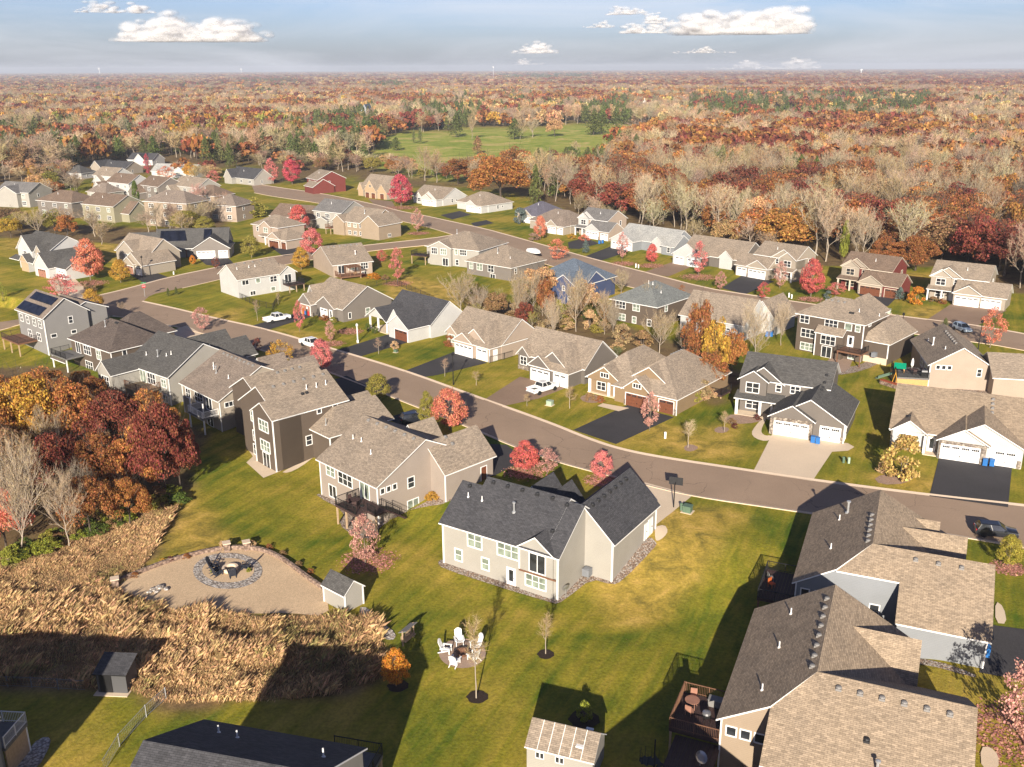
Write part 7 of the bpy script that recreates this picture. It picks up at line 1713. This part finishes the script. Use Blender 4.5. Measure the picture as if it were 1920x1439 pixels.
# thin the golf course surroundings and the meadow edges
X,Y,S,ux,uy,scr=X[keep],Y[keep],S[keep],ux[keep],uy[keep],scr[keep]
inp=np.zeros(len(X),bool)
for p in PINES: inp|=inpoly(ux,uy,p)
D=np.hypot(X,Y)
n1=vnoise(X,Y,38,21)*.55+vnoise(X,Y,140,22)*.45;n2=vnoise(X,Y,30,23)*.5+vnoise(X,Y,110,24)*.5;n3=vnoise(X,Y,300,25)*.6+vnoise(X,Y,900,26)*.4
rr=rng.random(len(X))
right=np.clip((ux-1050)/200,0,1)*np.clip((uy-225)/25,0,1)
rightband=np.clip((ux-1150)/150,0,1)*((uy>138)&(uy<172))
far=np.clip((190-uy)/45,0,1)
eed=np.interp(ux,exs,eys)-uy
order=np.argsort(D)
eedge=eed[order]
X,Y,S,ux,uy,scr,inp,D,n1,n2,n3,rr,right,rightband,far=[a[order] for a in (X,Y,S,ux,uy,scr,inp,D,n1,n2,n3,rr,right,rightband,far)]
LBL={'oak':('rust and red leaved oak in the autumn wood beyond the houses','rust oaks in the wood'),'bareM':('bare tan tree in the autumn wood beyond the houses','bare trees in the wood'),'leafy':('yellow or peach leaved tree in the autumn wood beyond the houses','yellow trees in the wood'),'pine':('dark green pine among the autumn woods and golf course','pines in the wood')}
LIM={'oak':300,'bareM':300,'leafy':230,'pine':200}
cnt={k:0 for k in LIM}
pts=[];pid=[];prot=[];pscl=[];ptint=[]
FK={'oak':0,'leafy':0,'bareM':3,'pine':6}
for i in range(len(X)):
    a=n1[i]*.5+rr[i]*.5;b_=n2[i]
    q=random.random()
    if inp[i] and q<.8: kd='pine'
    elif scr[i]:
        if q<.25: continue
        kd='bareM' if q<.75 else ('oak' if q<.84 else 'leafy')
    elif right[i]>.5: kd='oak' if n1[i]+.25*(q-.5)>.49 else ('bareM' if q<.80 else ('leafy' if q<.93 else 'pine'))
    elif rightband[i]>.5: kd='oak' if n1[i]+.3*(q-.5)>.40 else ('bareM' if q<.8 else 'leafy')
    else:
        o=.60-.06*far[i]+(-.03 if uy[i]<170 else .0)
        if n1[i]+.22*(q-.5)>o: kd='oak'
        elif n2[i]+.22*(random.random()-.5)>.63: kd='leafy'
        elif n3[i]>.60 and q<.45 or q<.06: kd='pine'
        elif q<.14: kd='leafy'
        else: kd='bareM'
    edge=eedge[i]<16 and right[i]>.3 or (eedge[i]<20 and ux[i]>1230)
    if edge and kd=='oak' and random.random()<.62: kd='bareM'
    # colours
    if kd=='oak':
        t_=random.random()+.5*(n2[i]-.5)
        if uy[i]<172: c='dred' if t_<.62 else ('rust' if t_<.85 else 'orust')
        else: c='dred' if t_<.26 else ('rust' if t_<.72 else ('orust' if t_<.93 else 'brown'))
        h=random.uniform(12,18);w=random.uniform(12,17)
    elif kd=='leafy':
        c=random.choice(['yellow','peach','peach','gold','tanl','tanl','orust'] if uy[i]<235 or ux[i]>900 else ['tanl','peach','gold','brown','olive','orust','olive']);h=random.uniform(11,18);w=random.uniform(9,14)
    elif kd=='pine': c=random.choice(['pine','pineb','pine']);h=random.uniform(11,17);w=random.uniform(6.5,10)
    else: c=random.choice(['twtan','twtan','twgrey','twlil','twpale'] if uy[i]>190 else ['twlil','twgrey','twlil','twtan']);h=random.uniform(13,20);w=random.uniform(10,15)
    if edge and kd=='bareM': h*=1.1;c=random.choice(['twpale','twtan','twpale'])
    if scr[i]: h*=.55;w*=.75
    if inp[i] and kd=='pine' and uy[i]>238 and ux[i]<200: h*=.85
    k=1 if S[i]<15 else (1.15 if S[i]<20 else (1.8 if S[i]<40 else 3.4))
    kh=1 if S[i]<20 else (1.1 if S[i]<40 else 1.3)
    if cnt[kd]<LIM[kd] and D[i]<720:
        cnt[kd]+=1
        pk={'oak':'oakm','leafy':'oakm','pine':'pine','bareM':'bareM'}[kd]
        tree_at(pk,X[i],Y[i],0,h,w,C4(c,.35)[:3],LBL[kd][0],'tree',LBL[kd][1],name={'oak':'oak_tree','leafy':'autumn_tree','pine':'pine_tree','bareM':'bare_tree'}[kd])
        if kd=='bareM' and random.random()<.0: pass
    else:
        pts.append((X[i],Y[i],-.1));pid.append(FK[kd]+random.randrange(3));prot.append(random.random()*6.283);pscl.append((w*k,w*k,h*kh));ptint.append(C4(c,.4))
print('forest',cnt,len(pts))
me=bpy.data.meshes.new('distant_forest');me.from_pydata(pts,[],[])
for nm,ty,val,key in (('pid','INT',pid,'value'),('prot','FLOAT',prot,'value')):
    at=me.attributes.new(nm,ty,'POINT');at.data.foreach_set(key,np.array(val))
at=me.attributes.new('pscl','FLOAT_VECTOR','POINT');at.data.foreach_set('vector',np.array(pscl,np.float32).reshape(-1))
at=me.attributes.new('tint','FLOAT_COLOR','POINT');at.data.foreach_set('color',np.array(ptint,np.float32).reshape(-1))
pc=bpy.data.collections.new('forest_sources')
for i,k in enumerate(['f_oak0','f_oak1','f_oak2','f_bare0','f_bare1','f_bare2','f_pine0','f_pine1','f_pine2']):
    o=bpy.data.objects.new('%d_%s'%(i,k),PROTO[k]);pc.objects.link(o)
fo=link('distant_forest',me);tag(fo,'autumn woods of rust, bare tan and yellow trees reaching to the horizon','wood',kind='stuff')
ng=bpy.data.node_groups.new('scatter_trees','GeometryNodeTree')
ng.interface.new_socket('Geometry',in_out='INPUT',socket_type='NodeSocketGeometry');ng.interface.new_socket('Geometry',in_out='OUTPUT',socket_type='NodeSocketGeometry')
gi=ng.nodes.new('NodeGroupInput');go=ng.nodes.new('NodeGroupOutput')
ci=ng.nodes.new('GeometryNodeCollectionInfo');ci.inputs['Collection'].default_value=pc;ci.inputs['Separate Children'].default_value=True;ci.inputs['Reset Children'].default_value=True
ip=ng.nodes.new('GeometryNodeInstanceOnPoints');ip.inputs['Pick Instance'].default_value=True
def named(nm,ty):
    q=ng.nodes.new('GeometryNodeInputNamedAttribute');q.data_type=ty;q.inputs['Name'].default_value=nm;return q.outputs['Attribute']
cx_=ng.nodes.new('ShaderNodeCombineXYZ');ng.links.new(named('prot','FLOAT'),cx_.inputs[2])
mp2=ng.nodes.new('GeometryNodeMeshToPoints')
ng.links.new(gi.outputs[0],mp2.inputs['Mesh']);ng.links.new(mp2.outputs[0],ip.inputs['Points']);ng.links.new(ci.outputs[0],ip.inputs['Instance']);ng.links.new(named('pid','INT'),ip.inputs['Instance Index'])
ng.links.new(cx_.outputs[0],ip.inputs['Rotation']);ng.links.new(named('pscl','FLOAT_VECTOR'),ip.inputs['Scale']);ng.links.new(ip.outputs[0],go.inputs[0])
md=fo.modifiers.new('scatter','NODES');md.node_group=ng
# lone trees on the golf course
for k,bx,by,ty,w,c,l in (('pine',743,283,257,24,'pine','round dark conifer alone on the golf course slope'),('pine',788,270,240,12,'pineb','slim conifer on the golf course, one of two'),('pine',776,269,243,10,'pineb','slimmer conifer on the golf course beside the other'),('pine',965,262,222,34,'pine','dark pine on the golf course beside a bare trunk'),('bareM',975,262,220,34,'twtan','bare tree beside the dark pine on the golf course'),('bareM',999,258,218,32,'twpale','pale bare tree standing on the golf course'),('oakm',1040,257,217,30,'peach','peach-leaved tree on the golf course'),('pine',896,290,255,24,'brown','brown scrubby tree on the golf course mound'),('bareM',885,262,205,26,'twtan','bare tree behind the golf course mound'),('bush',1070,290,275,26,'green','round green bush on the golf course'),('bareM',1080,290,262,24,'twtan','small bare tree beside the round green bush'),('pine',700,275,222,60,'pine','wide dark pine at the left end of the golf course'),('pine',668,285,236,50,'pineb','broad olive pine left of the golf course'),('pine',640,285,240,44,'pineb','olive pine further left of the golf course'),('pine',855,258,215,30,'pine','dark pine at the upper edge of the golf course'),('pine',1113,254,209,36,'pine','tall pine pair at the right of the golf course, left one'),('pine',1128,252,205,34,'pine','tall pine pair at the right of the golf course, right one'),('bareM',1200,265,222,56,'twlil','lilac-grey bare clump right of the golf course'),('oakm',725,222,200,16,'crim','bright red tree far off left of the golf course'),('pine',1155,248,200,26,'pine','dark pine right of the peach tree')):
    tree(k,bx,by,ty,w,c,l,'tree',None,None)
# ------------------------------------------------------------------ light, sky, clouds, haze
EL,AZ=20.8,83.5    # sun elevation; shadows fall towards this heading
sd=Vector((-math.cos(R(AZ))*math.cos(R(EL)),-math.sin(R(AZ))*math.cos(R(EL)),math.sin(R(EL))))
su=bpy.data.lights.new('sun','SUN');su.energy=SUN;su.angle=R(.55);su.color=(1,.90,.755)
so=bpy.data.objects.new('sun',su);COL.objects.link(so);so.rotation_euler=sd.to_track_quat('Z','Y').to_euler();so.location=(0,-200,300)
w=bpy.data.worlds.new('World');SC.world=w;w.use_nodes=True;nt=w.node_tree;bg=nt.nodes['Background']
sk=nt.nodes.new('ShaderNodeTexSky');sk.sky_type='NISHITA';sk.sun_disc=False;sk.sun_elevation=R(EL);sk.sun_rotation=math.atan2(sd.x,sd.y)
sk.altitude=300;sk.air_density=1.0;sk.dust_density=1.2;sk.ozone_density=3.0
# thin high cloud veil, drawn on the sky itself
tc=nt.nodes.new('ShaderNodeTexCoord');mp=nt.nodes.new('ShaderNodeMapping');mp.inputs['Scale'].default_value=(1.6,1.6,13);L(nt,tc.outputs['Generated'],mp.inputs[0])
f=noise(nt,2.0,6,.6,mp.outputs[0],.8)
vr0=ramp(nt,f,[(.42,(0,0,0)),(.72,(.55,.55,.55))]).outputs[0]
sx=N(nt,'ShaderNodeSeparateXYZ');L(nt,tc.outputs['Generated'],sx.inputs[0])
zr_=ramp(nt,sx.outputs[2],[(0,(1,1,1)),(.10,(1,1,1)),(.32,(.50,.52,.58)),(1,(.30,.33,.40))]).outputs[0]  # added dimming of the sky above the view, to lower the ambient light
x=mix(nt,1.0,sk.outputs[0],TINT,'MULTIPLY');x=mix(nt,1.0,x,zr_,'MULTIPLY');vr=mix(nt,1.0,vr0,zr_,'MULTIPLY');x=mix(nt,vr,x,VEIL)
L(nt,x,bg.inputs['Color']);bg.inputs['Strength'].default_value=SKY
def cloud(x,y,wpx,hpx,dist,seed,label,parts):
    """cumulus: a flat-based heap of puffs far away, lit by the real sun"""
    import bmesh
    d=ray(x,y);k=dist/math.hypot(d[0],d[1]);c=Vector((d[0]*k,d[1]*k,CH+d[2]*k))
    s=dist/FPX;W_,H_=wpx*s,hpx*s;rg=np.random.default_rng(seed)
    b=bmesh.new()
    lobes=[(rg.uniform(-.34,.34),rg.uniform(.55,1.0),rg.uniform(.10,.2)) for _ in range(max(2,int(wpx/45)))]
    for i in range(parts):
        fx=rg.uniform(-.5,.5)
        top=max([h*math.exp(-((fx-q)/w_)**2) for q,h,w_ in lobes]+[.16*(1-(2*fx)**2)])
        r=H_*(.13+.17*top);nb=max(1,int(top*6+.5))
        for j in range(nb):
            z=H_*(-.3+.85*top*(j/max(1,nb)));rr=r*(1-.35*j/nb)*rg.uniform(.7,1.15)
            m_=Matrix.Translation((fx*W_+rg.normal()*r*1.2,rg.normal()*W_*.08,z+rg.normal()*r*.4))@Matrix.Diagonal((rr*1.7,rr*1.5,rr*.85,1))
            bmesh.ops.create_icosphere(b,subdivisions=3,radius=1,matrix=m_)
    for v in b.verts: v.co.z=max(v.co.z,-H_*.36+.12*(v.co.z+H_*.36))
    bm=bpy.data.meshes.new('cloud');b.to_mesh(bm);b.free();bm.materials.append(MAT['cloudmat'])
    for p in bm.polygons:p.use_smooth=True
    o=link('cloud',bm);o.location=c;o.rotation_euler=(0,0,math.atan2(d[1],d[0])-math.pi/2)
    return tag(o,label,'cloud')
m,nt,b=nodemat('cloudmat')
t=texco(nt);b.inputs['Base Color'].default_value=(.80,.80,.81,1);b.inputs['Roughness'].default_value=1;b.inputs['Specular IOR Level'].default_value=0
tr=N(nt,'ShaderNodeBsdfTranslucent');tr.inputs[0].default_value=(.68,.69,.72,1);tp=N(nt,'ShaderNodeBsdfTransparent')
mx=N(nt,'ShaderNodeMixShader');mx.inputs[0].default_value=.5;L(nt,b.outputs[0],mx.inputs[1]);L(nt,tr.outputs[0],mx.inputs[2])
lw=N(nt,'ShaderNodeLayerWeight');lw.inputs[0].default_value=.5
f=noise(nt,.006,6,.65,t);iv=N(nt,'ShaderNodeMath',operation='SUBTRACT',i_0=1.0);L(nt,lw.outputs['Facing'],iv.inputs[1])
pw_=N(nt,'ShaderNodeMath',operation='POWER',i_1=1.6);L(nt,iv.outputs[0],pw_.inputs[0])
nr=N(nt,'ShaderNodeMapRange');L(nt,f,nr.inputs[0]);nr.inputs[1].default_value=.35;nr.inputs[2].default_value=.65;nr.inputs[3].default_value=.15;nr.inputs[4].default_value=.62
mu=N(nt,'ShaderNodeMath',operation='MULTIPLY');L(nt,pw_.outputs[0],mu.inputs[0]);L(nt,nr.outputs[0],mu.inputs[1])
gb=N(nt,'ShaderNodeNewGeometry');bk=N(nt,'ShaderNodeMath',operation='MAXIMUM');om=N(nt,'ShaderNodeMath',operation='SUBTRACT',i_0=1.0);L(nt,mu.outputs[0],om.inputs[1]);L(nt,om.outputs[0],bk.inputs[0]);L(nt,gb.outputs['Backfacing'],bk.inputs[1])
al=bk.outputs[0]
mx2=N(nt,'ShaderNodeMixShader');L(nt,al,mx2.inputs[0]);L(nt,mx.outputs[0],mx2.inputs[1]);L(nt,tp.outputs[0],mx2.inputs[2])
o_=[q for q in nt.nodes if q.type=='OUTPUT_MATERIAL'][0];L(nt,mx2.outputs[0],o_.inputs['Surface'])
CL=[(357,60,225,40,'long flat white cloud high at the left'),(215,14,110,22,'wisp of cloud cut by the top edge at the left'),(1395,44,210,46,'largest white cumulus, top right of centre'),(1270,36,110,18,'cloud joined to the left of the largest cumulus'),(1185,20,96,18,'small flat cloud at the top, left of the largest cumulus'),(1207,54,84,20,'small cloud under the top flat cloud'),(1122,46,58,14,'smallest puff left of the right-hand clouds'),(1000,90,78,24,'single puff cloud low above the horizon in the centre'),(992,117,52,11,'little flat cloud under the central puff'),(1318,95,110,11,'thin low streak of cloud right of centre'),(1430,122,180,18,'row of cloud tops lying on the horizon at the right')]
for i,(x,y,w_,h_,l) in enumerate(CL): cloud(x,y,w_,h_*1.1,22000,50+i,l,max(14,int(w_/2.2)))
# haze: the air itself
a=MB();a.box(-14500,-1500,-4,14500,14500,95)
ho=a.build('haze','white');ho.data.materials.clear();m,nt,b=nodemat('hazemat');nt.nodes.remove(b)
vp=N(nt,'ShaderNodeVolumePrincipled');vp.inputs['Color'].default_value=(.80,.87,1,1);vp.inputs['Density'].default_value=HAZE;vp.inputs['Anisotropy'].default_value=.0
o_=[q for q in nt.nodes if q.type=='OUTPUT_MATERIAL'][0];L(nt,vp.outputs[0],o_.inputs['Volume']);ho.data.materials.append(m);ho['kind']='stuff';ho['label']='pale air haze over the distant woods'
ho.visible_shadow=True
cy=SC.cycles
cy.volume_step_rate=4;cy.volume_max_steps=64;cy.max_bounces=6;cy.diffuse_bounces=2;cy.glossy_bounces=2;cy.transmission_bounces=2;cy.volume_bounces=0;cy.transparent_max_bounces=90
cy.use_denoising=True
try: cy.denoiser='OPENIMAGEDENOISE'
except Exception: pass
vs=SC.view_settings;vs.view_transform='Standard';vs.look='None';vs.exposure=EXPO;vs.gamma=1
